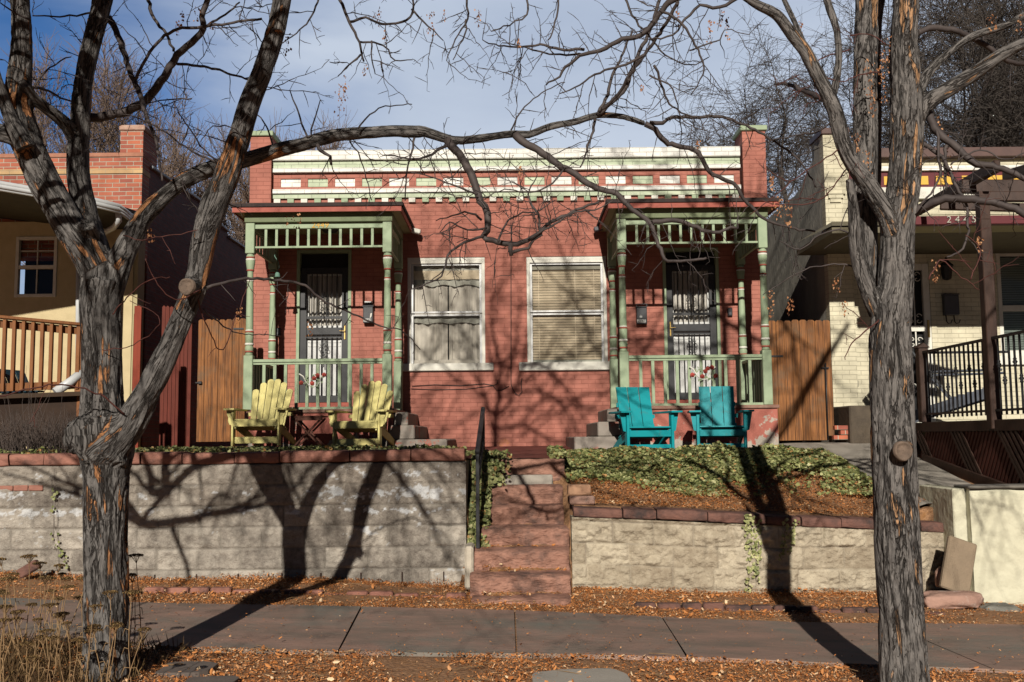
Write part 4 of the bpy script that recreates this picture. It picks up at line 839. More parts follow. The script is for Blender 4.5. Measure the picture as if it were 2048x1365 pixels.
# security doors
def secdoor(d, handle_left):
    a, b_, c, dz = d; j = 0.05
    jm = MB()
    for x0, x1 in ((a, a+j), (b_-j, b_)): jm.box(x0, x1, FY-0.012, FY+0.12, c+0.0, dz, .004)
    jm.box(a+j, b_-j, FY-0.01, FY+0.12, dz-j, dz); door = jm.build('door_frame', GREEN, house)
    MB().box(a, b_, FY-0.06, FY+0.18, c-0.10, c, .01).build('threshold', REDP, door)
    zt = c+2.12     # top of the iron door; transom above
    A, B = a+j+.003, b_-j-.003; f = MB(); w = 0.10
    f.box(A, A+w, FY+0.03, FY+0.07, c+.004, zt, .004); f.box(B-w, B, FY+0.03, FY+0.07, c+.004, zt, .004); zm1 = P((592+702)/2, 663, FY).z
    f.box(A+w, B-w, FY+0.03, FY+0.07, c+.004, c+0.11, .004); f.box(A+w, B-w, FY+0.03, FY+0.07, zt-0.1, zt, .004); f.box(A+w, B-w, FY+0.03, FY+0.07, zm1-0.05, zm1+0.06, .004)
    f.box(A+w, B-w, FY+0.035, FY+0.065, zm1+0.20, zm1+0.24); f.box(A+w, B-w, FY+0.035, FY+0.065, zm1-0.10, zm1-0.08)
    f.build('iron_door_frame', BLACK, door)
    bars = MB()
    for k in range(1, 7):
        x = A+w+(B-A-2*w)*k/7.0; bars.tube([(x, FY+0.045, c+.1), (x, FY+0.045, zt-.1)], 0.008, 6)
    bars.build('iron_bars', BLACK, door)
    sc = MB(); xm = (A+B)/2
    def curl(cx_, cz_, r, s, fl):
        return [(cx_+s*(r*(1-0.75*t))*math.cos(fl*t*5.2+math.pi*0.5), FY+0.028, cz_+(r*(1-0.75*t))*math.sin(fl*t*5.2+math.pi*0.5)) for t in np.linspace(0, 1, 14)]
    for zc, n_ in ((zm1-0.30, 4), (zm1+0.42, 4)):
        for i in range(n_):
            for s in (-1, 1):
                sc.tube(curl(xm+s*0.045, zc+0.10-i*0.085, 0.04, s, -1 if i % 2 else 1), 0.005, 5)
        sc.tube([(xm, FY+0.028, zc+0.2), (xm, FY+0.028, zc-0.26)], 0.008, 6)
    sc.build('scrollwork', BLACK, door)
    hx_ = A+0.05 if handle_left else B-0.05; s = 1 if handle_left else -1
    hh = MB(); hh.box(hx_-0.012, hx_+0.012, FY+0.015, FY+0.03, zm1-0.13, zm1+0.10, .004); hh.bar((hx_, FY-0.01, zm1+0.0), (hx_+s*0.08, FY-0.012, zm1+0.005), 0.010, 0.010, bev=.003); hh.bar((hx_, FY+0.02, zm1), (hx_, FY-0.018, zm1), 0.014, 0.014); hh.build('door_handle', BRASS, door)
    # white panelled inner door with its window, and dark transom
    inn = MB(); Y0, Y1 = FY+0.105, FY+0.15; wA, wB = A+0.02, B-0.02; zg0, zg1 = zm1+0.10, zt-0.12
    inn.box(wA, wB, Y0, Y1, c+.01, zg0); inn.box(wA, wA+0.1, Y0, Y1, zg0, zt); inn.box(wB-0.1, wB, Y0, Y1, zg0, zt); inn.box(wA+.1, wB-.1, Y0, Y1, zg1, zt)
    for u0, u1 in ((wA+0.1, xm-0.04), (xm+0.04, wB-0.1)):
        for v0, v1 in ((c+0.12, zm1-0.22), (zm1-0.17, zm1+0.02)):
            for q in ((u0, u1, v0, v0+.012), (u0, u1, v1-.012, v1), (u0, u0+.012, v0, v1), (u1-.012, u1, v0, v1)): inn.box(q[0], q[1], Y0-0.008, Y0, q[2], q[3])
    inn.build('inner_door', DOORW, door)
    cu = MB(); uu, vv = np.meshgrid(np.linspace(0, 1, 80), np.linspace(0, 1, 6)); cu.grid(np.stack([wA+.1+(wB-wA-.2)*uu, FY+0.16+0.02*np.sin(uu*50)+0*vv, zg0+(zg1-zg0)*vv], -1)); cu.build('door_curtain', CURT, door)
    MB().box(a+j, b_-j, FY+0.10, FY+0.13, zt+0.002, dz-j).build('transom', DARKIN, door)
secdoor(dl, False); secdoor(dr, True)

# porches
def porch(side):
    L = side == 'l'
    YF = 13.95; YR = 15.28
    if L: pf = (P(500, 600, YF).x, P(775, 600, YF).x); dyp = 0.0
    else: pf = (P(1245, 600, YF-0.03).x, P(1528, 600, YF-0.03).x); dyp = -0.03
    YF += dyp; ref = 775 if L else 1245
    z = lambda py: P(775, py, 13.95).z          # heights measured on the left porch's inner front post
    zs = dict(top=z(443), sq=z(506), b0=z(509), b1=z(524), b2=z(540), sh0=z(543), ring1=z(557), sh1=z(655), r2=z(661), r3=z(687), r4=z(703), sq2=z(709), bot=z(818))
    def post(x, y, wsh=0.052):
        q = 0.064; m = MB(); m.box(x-q, x+q, y-q, y+q, zs['sq'], zs['top'], .008); m.box(x-q, x+q, y-q, y+q, zs['bot'], zs['sq2'], .008)
        pr = [(zs['sq2'], .045), (zs['sq2']+.01, .058), (zs['r4'], .048), (zs['r4']+.02, .054), (zs['r3']-.045, .062), (zs['r3']-.015, .05), (zs['r3']+.01, .045), (zs['r3']+.02, .055), (zs['r2']-.02, .058), (zs['r2'], .050), (zs['r2']+.02, .052), (zs['sh1'], wsh), ((zs['sh1']+zs['sh0'])/2, wsh*0.95), (zs['sh0'], wsh*0.78), (zs['b2'], .045), (zs['b2']+.02, .05), (zs['b1']+.02, .066), (zs['b1']+.05, .06), (zs['b0']-.05, .045), (zs['b0']-.02, .06), (zs['sq'], .048)]
        m.lathe(x, y, pr, 18); p = m.build('porch_post', GREEN, house)
        for zc, rr, h in ((zs['r4']+.012, .060, .012), (zs['r2']-.008, .062, .010), (zs['ring1'], wsh*.84+.004, .012), (zs['b0']-.03, .062, .012), (zs['b2']+.008, .054, .012)):
            r = MB(); r.lathe(x, y, [(zc-h, rr*.92), (zc-h*.3, rr), (zc+h*.3, rr), (zc+h, rr*.92)], 18).build('red_ring', REDP, p)
        for zc, rr, h in ((zs['r3']+.005, .062, .016), (zs['r2']+.014, .058, .010), (zs['ring1']-.02, wsh*.84+.006, .01), (zs['b0']-.062, .066, .016)):
            r = MB(); r.lathe(x, y, [(zc-h, rr*.9), (zc-h*.4, rr), (zc+h*.4, rr), (zc+h, rr*.9)], 18).build('white_ring', WHITE, p)
    for x in pf: post(x, YF)
    rx = (P(550, 600, YR).x, P(803, 600, YR).x) if L else (P(1221, 600, YR).x, P(1482, 600, YR).x)
    # rear posts stand square behind the front ones
    rear = pf; 
    for x in rear: post(x, YR)
    x0, x1 = pf; q = 0.064
    zb1, zb0 = z(445), z(456.5); zl1, zl0 = z(491), z(495)
    def spindle_side(a, c, n, axis, fixed, nm):
        g_ = MB()
        if axis == 'x': g_.box(a, c, fixed-.03, fixed+.03, zb0, zb1, .004); g_.box(a, c, fixed-.018, fixed+.018, zl0, zl1, .003)
        else: g_.box(fixed-.03, fixed+.03, a, c, zb0, zb1, .004); g_.box(fixed-.018, fixed+.018, a, c, zl0, zl1, .003)
        fz = g_.build('spindle_frieze', GREEN, house)
        for k in range(1, n+1):
            t = a+(c-a)*k/(n+1); s = MB()
            if axis == 'x': s.box(t-.018, t+.018, fixed-.014, fixed+.014, zl1, zb0)
            else: s.box(fixed-.014, fixed+.014, t-.018, t+.018, zl1, zb0)
            s.build('spindle', GREEN, fz)
    spindle_side(x0+q, x1-q, 11, 'x', YF, '')
    for xx in (x0, x1): spindle_side(YF+q, YR-q, 6, 'y', xx, '')
    # railing
    zr1, zr0 = z(717), z(727.5); zk1, zk0 = z(813), z(819)
    def rail_side(a, c, n, axis, fixed, skip=None):
        g_ = MB()
        if axis == 'x': g_.box(a, c, fixed-.045, fixed+.045, zr0+.03, zr1, .006); g_.box(a, c, fixed-.025, fixed+.025, zr0, zr0+.03); g_.box(a, c, fixed-.03, fixed+.03, zk0, zk1, .004)
        else: g_.box(fixed-.045, fixed+.045, a, c, zr0+.03, zr1, .006); g_.box(fixed-.03, fixed+.03, a, c, zk0, zk1, .004)
        rl = g_.build('railing', GREEN, house)
        for k in range(1, n+1):
            t = a+(c-a)*k/(n+1); s = MB()
            if axis == 'x': s.box(t-.021, t+.021, fixed-.018, fixed+.018, zk1, zr0)
            else: s.box(fixed-.018, fixed+.018, t-.021, t+.021, zk1, zr0+.03)
            s.build('baluster', GREEN, rl)
        return rl
    rl = rail_side(x0+q, x1-q, 11 if L else 10, 'x', YF)
    rail_side(YF+q, YR-q, 7, 'y', x0 if L else x1)
    # iron rose bough fixed to the railing
    cx_, cy_ = (626, 762) if L else (1407, 748)
    rs = thing('rose_ornament', 'white iron bough with red roses on the left green porch railing' if L else 'white iron bough with red roses on the right green porch railing', 'ornament', tuple(P(cx_, cy_, YF-0.05)), 'rose ornaments on the porch railings')
    Y = YF-0.055; m = MB(); pts = [(-28, -14), (-20, -9), (-14, 2), (-8, 9), (0, 12), (8, 10), (13, 2), (16, -8), (24, -14)]
    m.tube([P(cx_+a, cy_+c, Y) for a, c in pts], 0.010, 6); m.tube([P(cx_+a, cy_+c, Y) for a, c in [(-14, 2), (-18, 6), (-24, 6)]], 0.006, 5); m.tube([P(cx_+a, cy_+c, Y) for a, c in [(13, 2), (6, -4), (0, -6)]], 0.006, 5); m.build('bough', WHITE, rs)
    for (a, c) in [(-22, 2), (-2, 5), (4, -5), (9, -11), (17, -13), (25, 4)] if not L else [(-24, 4), (-2, 5), (2, -5), (9, -11), (22, -12)]:
        q_ = P(cx_+a, cy_+c, Y-0.02); m = MB()
        for rr, zo in ((0.032, 0), (0.022, -.010), (0.011, -.018)):
            ring = [(q_.x+rr*(1+.12*math.sin(5*t))*math.cos(t), q_.y+zo+(.008 if rr > .03 else 0), q_.z+rr*(1+.12*math.sin(5*t))*math.sin(t)) for t in np.linspace(0, 6.283, 15)[:-1]]
            m.add(ring+[(q_.x, q_.y+zo-.008, q_.z)], [(i, (i+1) % 14, 14) for i in range(14)])
        m.build('rose', ROSE, rs)
    random.seed(5+L); lv = MB()
    for k in range(26):
        q_ = P(cx_+random.uniform(-16, 20), cy_+random.uniform(-14, 14), Y-.008); a = random.uniform(0, 6.28); r = random.uniform(.016, .028); u = Vector((math.cos(a), 0, math.sin(a)))*r; v = Vector((-math.sin(a), 0, math.cos(a)))*r*.5
        lv.add([q_-u, q_+v+Vector((0, -.006, 0)), q_+u, q_-v], [(0, 1, 2), (0, 2, 3)])
    lv.build('painted_leaves', LEAFM, rs)
    # roof: low hip with deep eaves
    e0, e1 = (P(463, 412, 13.75), P(804, 409, 13.75)) if L else (P(1215, 403, 13.72), P(1560, 402, 13.72))
    ze = P(634, 411, 13.75).z; YE = 13.75 if L else 13.72; apx = P(664 if L else 1352, 396 if L else 392, FY)
    X0, X1 = e0.x, e1.x; YB = FY-0.005; rise = 0.36; ax0, ax1 = apx.x-0.25, apx.x+0.25
    m = MB()
    zt_ = ze+0.03
    if L: pass
    A_, B_, C_, D_ = (X0, YE, zt_), (X1, YE, zt_), (X1, YB, zt_), (X0, YB, zt_); E_, G_ = (ax0, YB-0.02, zt_+rise), (ax1, YB-0.02, zt_+rise)
    nseg = 10   # shingle courses as small steps
    for (pa, pb, pc, pd) in ((A_, B_, G_, E_),):
        for k in range(nseg):
            t0, t1 = k/nseg, (k+1)/nseg; l = lambda p, q_, t: tuple(np.array(p)*(1-t)+np.array(q_)*t); up = np.array((0, 0, .012))
            m.add([l(pa, pd, t0)+up, l(pb, pc, t0)+up, l(pb, pc, t1), l(pa, pd, t1), l(pa, pd, t0), l(pb, pc, t0)], [(0, 1, 2, 3), (4, 5, 1, 0)])
    m.add([A_, E_, D_], [(0, 1, 2)]); m.add([B_, C_, G_], [(0, 1, 2)]); m.build('porch_roof', SHINGLE, house)
    m = MB(); m.box(X0-.015, X1+.015, YE-.02, YE+.12, zt_-.045, zt_+.004); m.box(X0-.015, X0+.10, YE+.12, YB, zt_-.045, zt_+.002); m.box(X1-.1, X1+.015, YE+.12, YB, zt_-.045, zt_+.002); m.build('shingle_edge', DARKSH, house)
    m = MB(); zf0 = zt_-.045-.075; m.box(X0+.01, X1-.01, YE, YE+.022, zf0, zt_-.046); m.box(X0+.01, X0+.03, YE+.022, YB, zf0, zt_-.046); m.box(X1-.03, X1-.01, YE+.022, YB, zf0, zt_-.046); m.build('fascia', REDP, house)
    m = MB(); zsf = zf0+0.015
    # sloping crown under the eave, then frieze beam and ceiling
    m.box(X0+.031, X1-.031, YE+.0221, YB, zsf, zsf+.012); m.build('soffit', SOFFIT, house)
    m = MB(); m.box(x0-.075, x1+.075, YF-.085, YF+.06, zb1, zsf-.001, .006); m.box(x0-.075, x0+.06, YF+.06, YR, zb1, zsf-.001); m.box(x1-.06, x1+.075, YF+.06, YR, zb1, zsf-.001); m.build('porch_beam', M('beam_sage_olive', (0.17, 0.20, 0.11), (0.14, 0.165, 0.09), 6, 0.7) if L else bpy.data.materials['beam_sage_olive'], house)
    # hanging lamp under the ceiling
    if L or True:
        q_ = P(660 if L else 1370, 455, 14.7); m = MB(); m.lathe(q_.x, 14.7, [(zsf-.10, .01), (zsf-.11, .10), (zsf-.07, .13), (zsf-.02, .13), (zsf-.015, .05), (zsf, .05)], 16); m.build('ceiling_lamp', BLACK, house)
    # floor and plinth
    XL, XR = (P(497, 850, YF-.1).x, P(786, 850, YF-.1).x) if L else (P(1238, 850, YF-.1).x, P(1556, 850, YF-.1).x)
    zfl = zs['bot']-.0
    m = MB(); m.box(XL, XR, YF-.12, FY-.002, ZG-.05, zfl-.05, .01); m.build('plinth', PLINTH, house)
    m = MB(); m.box(XL-.02, XR+.02, YF-.15, FY-.003, zfl-.049, zfl-.001, .008); m.build('porch_floor', M('worn_floor_edge', (0.30, 0.20, 0.15), (0.22, 0.10, 0.075), 8, 0.8), house)
    # three side steps toward the middle
    if L:
        sp_ = [(P(792, 830, 13.9).x, P(816, 830, 13.9).x, P(800, 825, 13.9).z, 13.88), (XR+.02, P(829, 855, 13.35).x, P(800, 851, 13.35).z, 13.35), (XR+.02, P(894, 878, 13.3).x, P(860, 879, 13.3).z, 13.30)]
    else:
        sp_ = [(P(1214, 830, 13.9).x, P(1240, 830, 13.9).x, P(1225, 818, 13.9).z, 13.86), (P(1195, 850, 13.35).x, XL-.02, P(1210, 844, 13.35).z, 13.33), (P(1149, 880, 13.25).x, XL-.02, P(1170, 874, 13.25).z, 13.25)]
    zprev = ZG
    for (a, c, zt2, yy) in sp_[::-1]:
        if L: a = XR+.004
        else: c = XL-.004
        m = MB(); m.box(a, c, yy, FY-.004, zprev, zt2, .015); m.build('side_step', STEPCON, house); zprev = zt2+.001
    # house number on the beam
    num = '2449' if L else '2447'
    q_ = P(640 if L else 1385, 450.5 if L else 441, YF-.036)
    textmesh('house_number', num, 0.115, GOLD if L else M('faded_gold_number', (0.33, 0.40, 0.18), (0.38, 0.42, 0.2), 8), house, (q_.x, YF-.0335, (zb0+zb1)/2), italic=0.1)
porch('l'); porch('r')
# porch end panels behind the posts: cable/wind chime on the left
ch = thing('wind_chime', 'green bell wind chime hanging inside the left porch', 'wind chime', tuple(P(555, 555, 14.5)))
m = MB(); m.tube([P(552, 505, 14.5), P(549, 512, 14.5), P(557, 525, 14.5), P(558, 535, 14.5), P(554, 543, 14.5)], .007, 6); m.build('hook', M('verdigris', (0.14, 0.25, 0.19), (0.1, 0.18, 0.14), 9), ch)
q_ = P(555, 548, 14.5); m = MB(); m.lathe(q_.x, 14.5, [(q_.z-.05, .045), (q_.z-.04, .038), (q_.z, .034), (q_.z+.03, .02), (q_.z+.05, .005)], 14); m.build('bell', bpy.data.materials['verdigris'], ch)
MB().tube([(q_.x, 14.5, q_.z-.05), (q_.x, 14.5, q_.z-.28)], .006, 5).build('clapper_rod', BLACK, ch)

# mailboxes and door bells
mbx = thing('mailbox', 'black wall mailbox with newspaper slot and white leaflet beside the left door', 'mailbox', (P(738, 630, FY).x, FY, P(738, 648, FY).z))
a, c = P(728, 648, FY), P(748, 614, FY)
MB().box(a.x, c.x, FY-.11, FY-.003, a.z, c.z, .008).build('box', BLACKP, mbx); MB().prism([(FY-.003, c.z+.055), (FY-.06, c.z+.045), (FY-.125, c.z+.002), (FY-.125, c.z-.012), (FY-.003, c.z+.001)], 'x', a.x-.008, c.x+.008).build('lid', BLACKP, mbx)
q_ = P(740, 614, FY-.12); MB().box(a.x+.02, c.x-.02, FY-.09, FY-.02, c.z+.05, c.z+.075).build('letters', DOORW, mbx)
q_ = P(740, 631, FY-.118); m = MB(); m.prism([(q_.x-.004, q_.z-.05), (q_.x+.022, q_.z-.02), (q_.x+.03, q_.z+.035), (q_.x+.008, q_.z+.03)], 'y', FY-.118, FY-.1105); m.build('emblem', WHITE, mbx)
MB().box(a.x+.008, c.x-.03, FY-.1115, FY-.1105, a.z+.022, a.z+.068).build('number_plate', M('plate_silver', (0.55, 0.55, 0.52), (0.5, 0.5, 0.47), 5), mbx); textmesh('number_text', '2449', 0.052, BLACK, mbx, ((a.x+c.x)/2-.012, FY-.1125, a.z+.045), ext=.0005, italic=.2)
mbx = thing('mailbox', 'black wall mailbox with silver emblem and number plate beside the right door', 'mailbox', (P(1282, 630, FY).x, FY, P(1282, 650, FY).z))
a, c = P(1272, 650, FY), P(1292, 617, FY)
MB().box(a.x, c.x, FY-.10, FY-.003, a.z, c.z, .006).build('box', BLACKP, mbx); m = MB(); m.box(a.x-.004, c.x+.004, FY-.105, FY-.003, c.z+.004, c.z+.018, .003)
m.bar((a.x, FY-.1, c.z+.055), (c.x, FY-.1, c.z+.055), .01, .008); m.bar((a.x, FY-.1, c.z+.01), (a.x, FY-.1, c.z+.055), .01, .008); m.bar((c.x, FY-.1, c.z+.01), (c.x, FY-.1, c.z+.055), .01, .008); m.build('lid', BLACKP, mbx)
q_ = P(1282, 633, FY-.11); m = MB()
for s_, w_ in ((0, .007), (-.012, .005), (.012, .005)): m.prism([(q_.x+s_-w_, q_.z-.01), (q_.x+s_, q_.z-.03), (q_.x+s_+w_, q_.z-.01), (q_.x+s_*1.3, q_.z+.028 if s_ == 0 else q_.z+.014)], 'y', FY-.107, FY-.1005)
m.box(q_.x-.02, q_.x+.02, FY-.108, FY-.1005, q_.z-.012, q_.z-.006); m.build('emblem', bpy.data.materials['plate_silver'], mbx)
MB().box(a.x+.004, c.x-.02, FY-.1015, FY-.1005, a.z+.022, a.z+.07).build('number_plate', bpy.data.materials['plate_silver'], mbx); textmesh('number_text', '2447', 0.052, BLACK, mbx, ((a.x+c.x)/2-.01, FY-.1025, a.z+.046), ext=.0005, italic=.25)
for (px, py, lb) in ((1459, 625, 'small black door bell box right of the right door'), (557, 665, 'small black door bell box left of the left door')):
    q_ = P(px, py, FY); t = thing('door_bell', lb, 'door bell', (q_.x, FY, q_.z)); MB().box(q_.x-.038, q_.x+.038, FY-.05, FY-.003, q_.z-.065, q_.z+.065, .01).build('case', BLACKP, t); MB().box(q_.x-.02, q_.x+.02, FY-.055, FY-.0505, q_.z-.045, q_.z-.0, .004).build('button_panel', GRAYBOX, t)
# floodlights under the porch eaves
for (px, py, s, lb) in ((832, 463, 1, 'white floodlight at the inner eave of the left porch'), (1197, 458, -1, 'dark-backed floodlight at the inner eave of the right porch')):
    q_ = P(px, py, FY-.15); t = thing('floodlight', lb, 'floodlight', tuple(q_)); m = MB(); m.obox(q_, Vector((1, 0, -s*.25)).normalized(), Vector((0, 1, 0)), Vector((s*.25, 0, 1)).normalized(), .075, .06, .035, .012); m.build('housing', WHITE if s > 0 else GRAYBOX, t); MB().bar(q_, Vector((q_.x-s*.04, FY-.004, q_.z+.02)), .025, .025).build('bracket', GRAYBOX, t)
# cables stapled to the facade
cb = thing('wall_cable', 'thin black cable running down the brick between the two windows and looping left', 'cable', tuple(P(1023, 780, FY-.01)))
Yc = FY-.012; m = MB(); m.tube([P(1022, y, Yc) for y in (405, 470, 520, 600, 680, 740, 768)]+[P(1025, 778, Yc), P(1031, 788, Yc-.02), P(1038, 791, Yc-.02), P(1044, 784, Yc-.02), P(1042, 768, Yc-.02), P(1044, 757, Yc-.01)], .006, 5); m.build('vertical_cable', BLACK, cb)
m = MB(); m.tube([P(x, y, Yc) for x, y in ((824, 773), (870, 770), (920, 772), (968, 768), (985, 771), (994, 782), (1003, 781), (1018, 773))], .0055, 5); m.tube([P(x, y, Yc) for x, y in ((822, 778), (870, 780), (930, 779), (985, 772), (995, 768), (996, 760))], .0045, 5); m.build('horizontal_cable', BLACK, cb)
# ------------------------------------------------------------------ left neighbour
nl = thing('neighbour_house', 'left neighbour with orange-red brick parapet, white gutter and yellow stucco porch front', 'house', (-7, 15, 1.3))
NY = 15.3; xr = P(283, 400, NY).x; zt = P(200, 315, NY).z
b = MB(); b.box(xr-7.5, xr, NY, NY+0.3, 4.3, zt); b.build('brick_parapet', OLDBRICK, nl)
MB().box(xr-7.5, xr+.01, NY-.02, NY+.32, P(200, 348, NY).z, P(200, 338, NY).z).build('buff_band', brickmat('buff_brick', (0.52, 0.34, 0.17), (0.48, 0.30, 0.15), (0.42, 0.33, 0.22), bump=.003), nl)
MB().box(xr-7.5, xr+.012, NY-.02, NY+.34, P(200, 315, NY).z, P(200, 309, NY).z+.02, .008).build('parapet_coping', M('weathered_brick_coping', (0.42, 0.20, 0.13), (0.30, 0.13, 0.085), 9, .9, .006, 30), nl)
x0 = P(241, 280, NY).x; zc = P(250, 262, NY).z; chm = MB().box(x0, xr+.003, NY-.004, NY+.62, zt-.1, zc).build('chimney', OLDBRICK, nl)
MB().box(x0-.02, xr+.03, NY-.03, NY+.65, zc, P(250, 251, NY).z, .015).build('chimney_cap', M('pale_mortar_cap', (0.50, 0.36, 0.28), (0.34, 0.18, 0.13), 12, .9, .006, 40), chm)
# long side wall with stepped white coping, running back beside the passage
sw = []
tops = [(283, 330), (300, 337), (405, 408), (406, 424), (455, 465), (456, 476), (503, 508)]
poly = []
for px, py in tops:
    Y = xr*F/((px-CX)) ; q = P(px, py, abs(Y)*1.0); 
    # solve the depth where this pixel column crosses the plane X=xr
    d = CM3 @ Vector(((px-CX)/F, (CY-py)/F, -1.0)); Yp = xr*d.y/d.x; zp = CAMZ+d.z*Yp/d.y; poly.append((Yp, zp))
poly[0] = (NY+.3, poly[1][1]+.05)
b = MB(); pl = [(NY+.301, 1.0)]+poly+[(27, poly[-1][1]), (27, 1.0)]
b.prism(pl, 'x', xr-.25, xr-.001); b.build('side_wall', OLDBRICK_SHADED, nl)
b = MB()
for (y0, z0), (y1, z1) in zip(poly[:-1], poly[1:]):
    if y1-y0 > .2: b.bar((xr-.12, y0, z0+.02), (xr-.12, y1, z1+.02), .34, .05, bev=.01)
b.build('side_coping', M('gray_flashing', (0.30, 0.31, 0.33), (0.24, 0.25, 0.27), 6, .5), nl)
# stucco porch front with its window
SY = 15.2; sx1 = P(262, 700, SY).x
win = (P(31, 540, SY).x, P(114, 540, SY).x, P(60, 595, SY).z, P(60, 474, SY).z)
b = MB(); wall_holes(b, -9.5, sx1, 1.0, 4.85, [win], SY, .12); b.quad((sx1, SY, 1), (sx1, NY-.002, 1), (sx1, NY-.002, 4.85), (sx1, SY, 4.85)); b.build('stucco_wall', STUCCO, nl)
w0, w1, v0, v1 = win; f = MB(); t = .05
f.box(w0, w0+t, SY-.02, SY+.06, v0, v1, .004); f.box(w1-t, w1, SY-.02, SY+.06, v0, v1, .004); f.box(w0+t, w1-t, SY-.02, SY+.06, v0, v0+t, .004); f.box(w0+t, w1-t, SY-.02, SY+.06, v1-t, v1, .004); f.box(w0+t, w1-t, SY-.015, SY+.06, (v0+v1)/2-.03, (v0+v1)/2+.025, .003)
fw = f.build('window', WHITE, nl); m = MB(); m.box((w0+w1)/2-.008, (w0+w1)/2+.008, SY+.02, SY+.04, v0+t, v1-t); m.box(w0+t, w1-t, SY+.02, SY+.04, v0+(v1-v0)*.76, v0+(v1-v0)*.775); m.build('glazing_bar', WHITE, fw)
MB().quad((w0+t, SY+.045, v0+t), (w1-t, SY+.045, v0+t), (w1-t, SY+.045, v1-t), (w0+t, SY+.045, v1-t)).build('glass', GLASS, fw); MB().box(w0-.05, w1+.05, SY+.4, SY+.45, v0-.1, v1+.1).build('dark_room', DARKIN, fw)
# porch roof with gutter: a hip whose front eave runs back to the right
E0 = P(-160, 332, 12.3); E1 = P(0, 366, 12.77); E2 = P(185, 398, 13.35); E3 = P(240, 412, 13.55); E4 = P(280, 442, 14.8)
ev = [E0+(E0-E1)*3.0, E0, E1, E2, E3, E4]; back = [Vector((p.x-.2, NY-.01, 4.95)) for p in ev]; back[-1] = Vector((xr-.02, NY-.01, 4.8))
b = MB()
for i in range(5): b.add([ev[i], ev[i+1], back[i+1], back[i]], [(0, 1, 2, 3)]); b.add([ev[i]-Vector((0, 0, .09)), Vector((back[i].x, back[i].y, ev[i].z-.05)), Vector((back[i+1].x, back[i+1].y, ev[i+1].z-.05)), ev[i+1]-Vector((0, 0, .09))], [(0, 1, 2, 3)])
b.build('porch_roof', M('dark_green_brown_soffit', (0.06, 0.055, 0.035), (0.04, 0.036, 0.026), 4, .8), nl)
g_ = MB(); dn = Vector((0, -.03, -.06))
for o_, r in ((Vector((0, -.05, -.015)), .035), (Vector((0, -.06, -.06)), .03), (Vector((0, -.03, -.095)), .022)): g_.tube([p+o_ for p in ev], r, 8)
gut = g_.build('gutter', GUTTER, nl)
m = MB(); m.tube([P(236, 425, 13.6), P(238, 442, 13.65), P(228, 455, 13.9), P(205, 468, 14.6), P(190, 480, 15.1)], .04, 10); m.build('gutter_elbow', GUTTER, gut)
m = MB(); m.tube([P(157, 480, 15.1), P(156, 600, 15.1), P(155, 770, 15.1)], .035, 8); m.build('downspout', GUTTER, nl)
m = MB(); m.tube([P(165, 745, 11.9), P(140, 765, 11.8), P(110, 785, 11.7)], .055, 12); m.build('drain_pipe', GUTTER, nl)
b = MB(); b.box(sx1-.0, xr+.004, SY+.02, SY+.3, 1.0, 4.75); b.build('corner_post', M('dull_cream_post', (0.42, 0.36, 0.2), (0.36, 0.3, 0.17), 4), nl)
MB().box(P(226, 700, 14.2).x, P(238, 700, 14.2).x, 14.2, 14.32, 1.0, 4.5).build('porch_column', STUCCO, nl)
# deck railing of the left neighbour
rr = thing('deck_railing', 'orange-brown wooden deck railing with square balusters at the left edge', 'railing', (-5.5, 11.4, 1.3))
Ra, Rb = P(-140, 622, 11.2), P(166, 650, 11.9); lowA, lowB = P(-140, 780, 11.2), P(166, 770, 11.9)
MB().bar(Ra, Rb, .13, .035, bev=.005).build('top_rail', DECKRAIL, rr); MB().bar(Ra-Vector((0, -.02, .075)), Rb-Vector((0, -.02, .075)), .035, .09).build('upper_rail', DECKRAIL, rr)
MB().bar(lowA, lowB, .035, .09).build('lower_rail', DECKRAIL, rr); dk = MB().bar(lowA-Vector((0, -.9, .09)), lowB-Vector((0, -.9, .09)), 1.9, .05).build('deck_floor', M('old_deck', (0.06, 0.035, 0.02), (0.04, 0.025, 0.015), 4), rr)
MB().bar(lowA-Vector((0, .01, .40)), lowB-Vector((0, .01, .40)), .03, .60).build('under_deck_cover', M('dark_cover', (0.03, 0.018, 0.012), (0.05, 0.028, 0.018), 5), rr)  # added dark sheet covering the sunlit stucco under the deck
n = 16
for k in range(n):
    t = (k+.5)/n; a = Ra.lerp(Rb, t); c = lowA.lerp(lowB, t); MB().bar(Vector((c.x, c.y-.03, c.z-.05)), Vector((c.x, a.y-.03, a.z-.03)), .04, .04, up=(0, 1, 0), bev=.003).build('baluster', DECKRAIL, rr)
q = P(163, 700, 11.9); MB().box(q.x-.05, q.x+.05, 11.85, 11.95, 1.2, P(163, 652, 11.9).z, .005).build('end_post', DECKRAIL, rr)
# fences and gates of the two passages
def board_fence(name, label, X0, X1, Y, zb, zt_, m, cat, n, along='x', dog=True, extra=None, seed=1, grp=None):
    t = thing(name, label, cat, ((X0+X1)/2 if along == 'x' else Y, Y if along == 'x' else (X0+X1)/2, zb), grp); random.seed(seed); w = (X1-X0)/n
    for k in range(n):
        a = X0+k*w+.003; c = X0+(k+1)*w-.003; h = zt_+random.uniform(-.008, .008); d = .022
        poly = [(a, zb), (c, zb), (c, h-d), (c-d, h), (a+d, h), (a, h-d)] if dog else [(a, zb), (c, zb), (c, h), (a, h)]
        o = random.uniform(-.004, .004); s = MB(); s.prism(poly, 'y' if along == 'x' else 'x', Y+o, Y+.02+o); s.build('board', m, t)
    for z_ in (zb+.25, zt_-.3):
        s = MB()
        if along == 'x': s.box(X0+.01, X1-.01, Y+.026, Y+.065, z_-.045, z_+.045)
        else: s.box(Y+.026, Y+.065, X0, X1, z_-.045, z_+.045)
        s.build('back_rail', m, t)
    return t
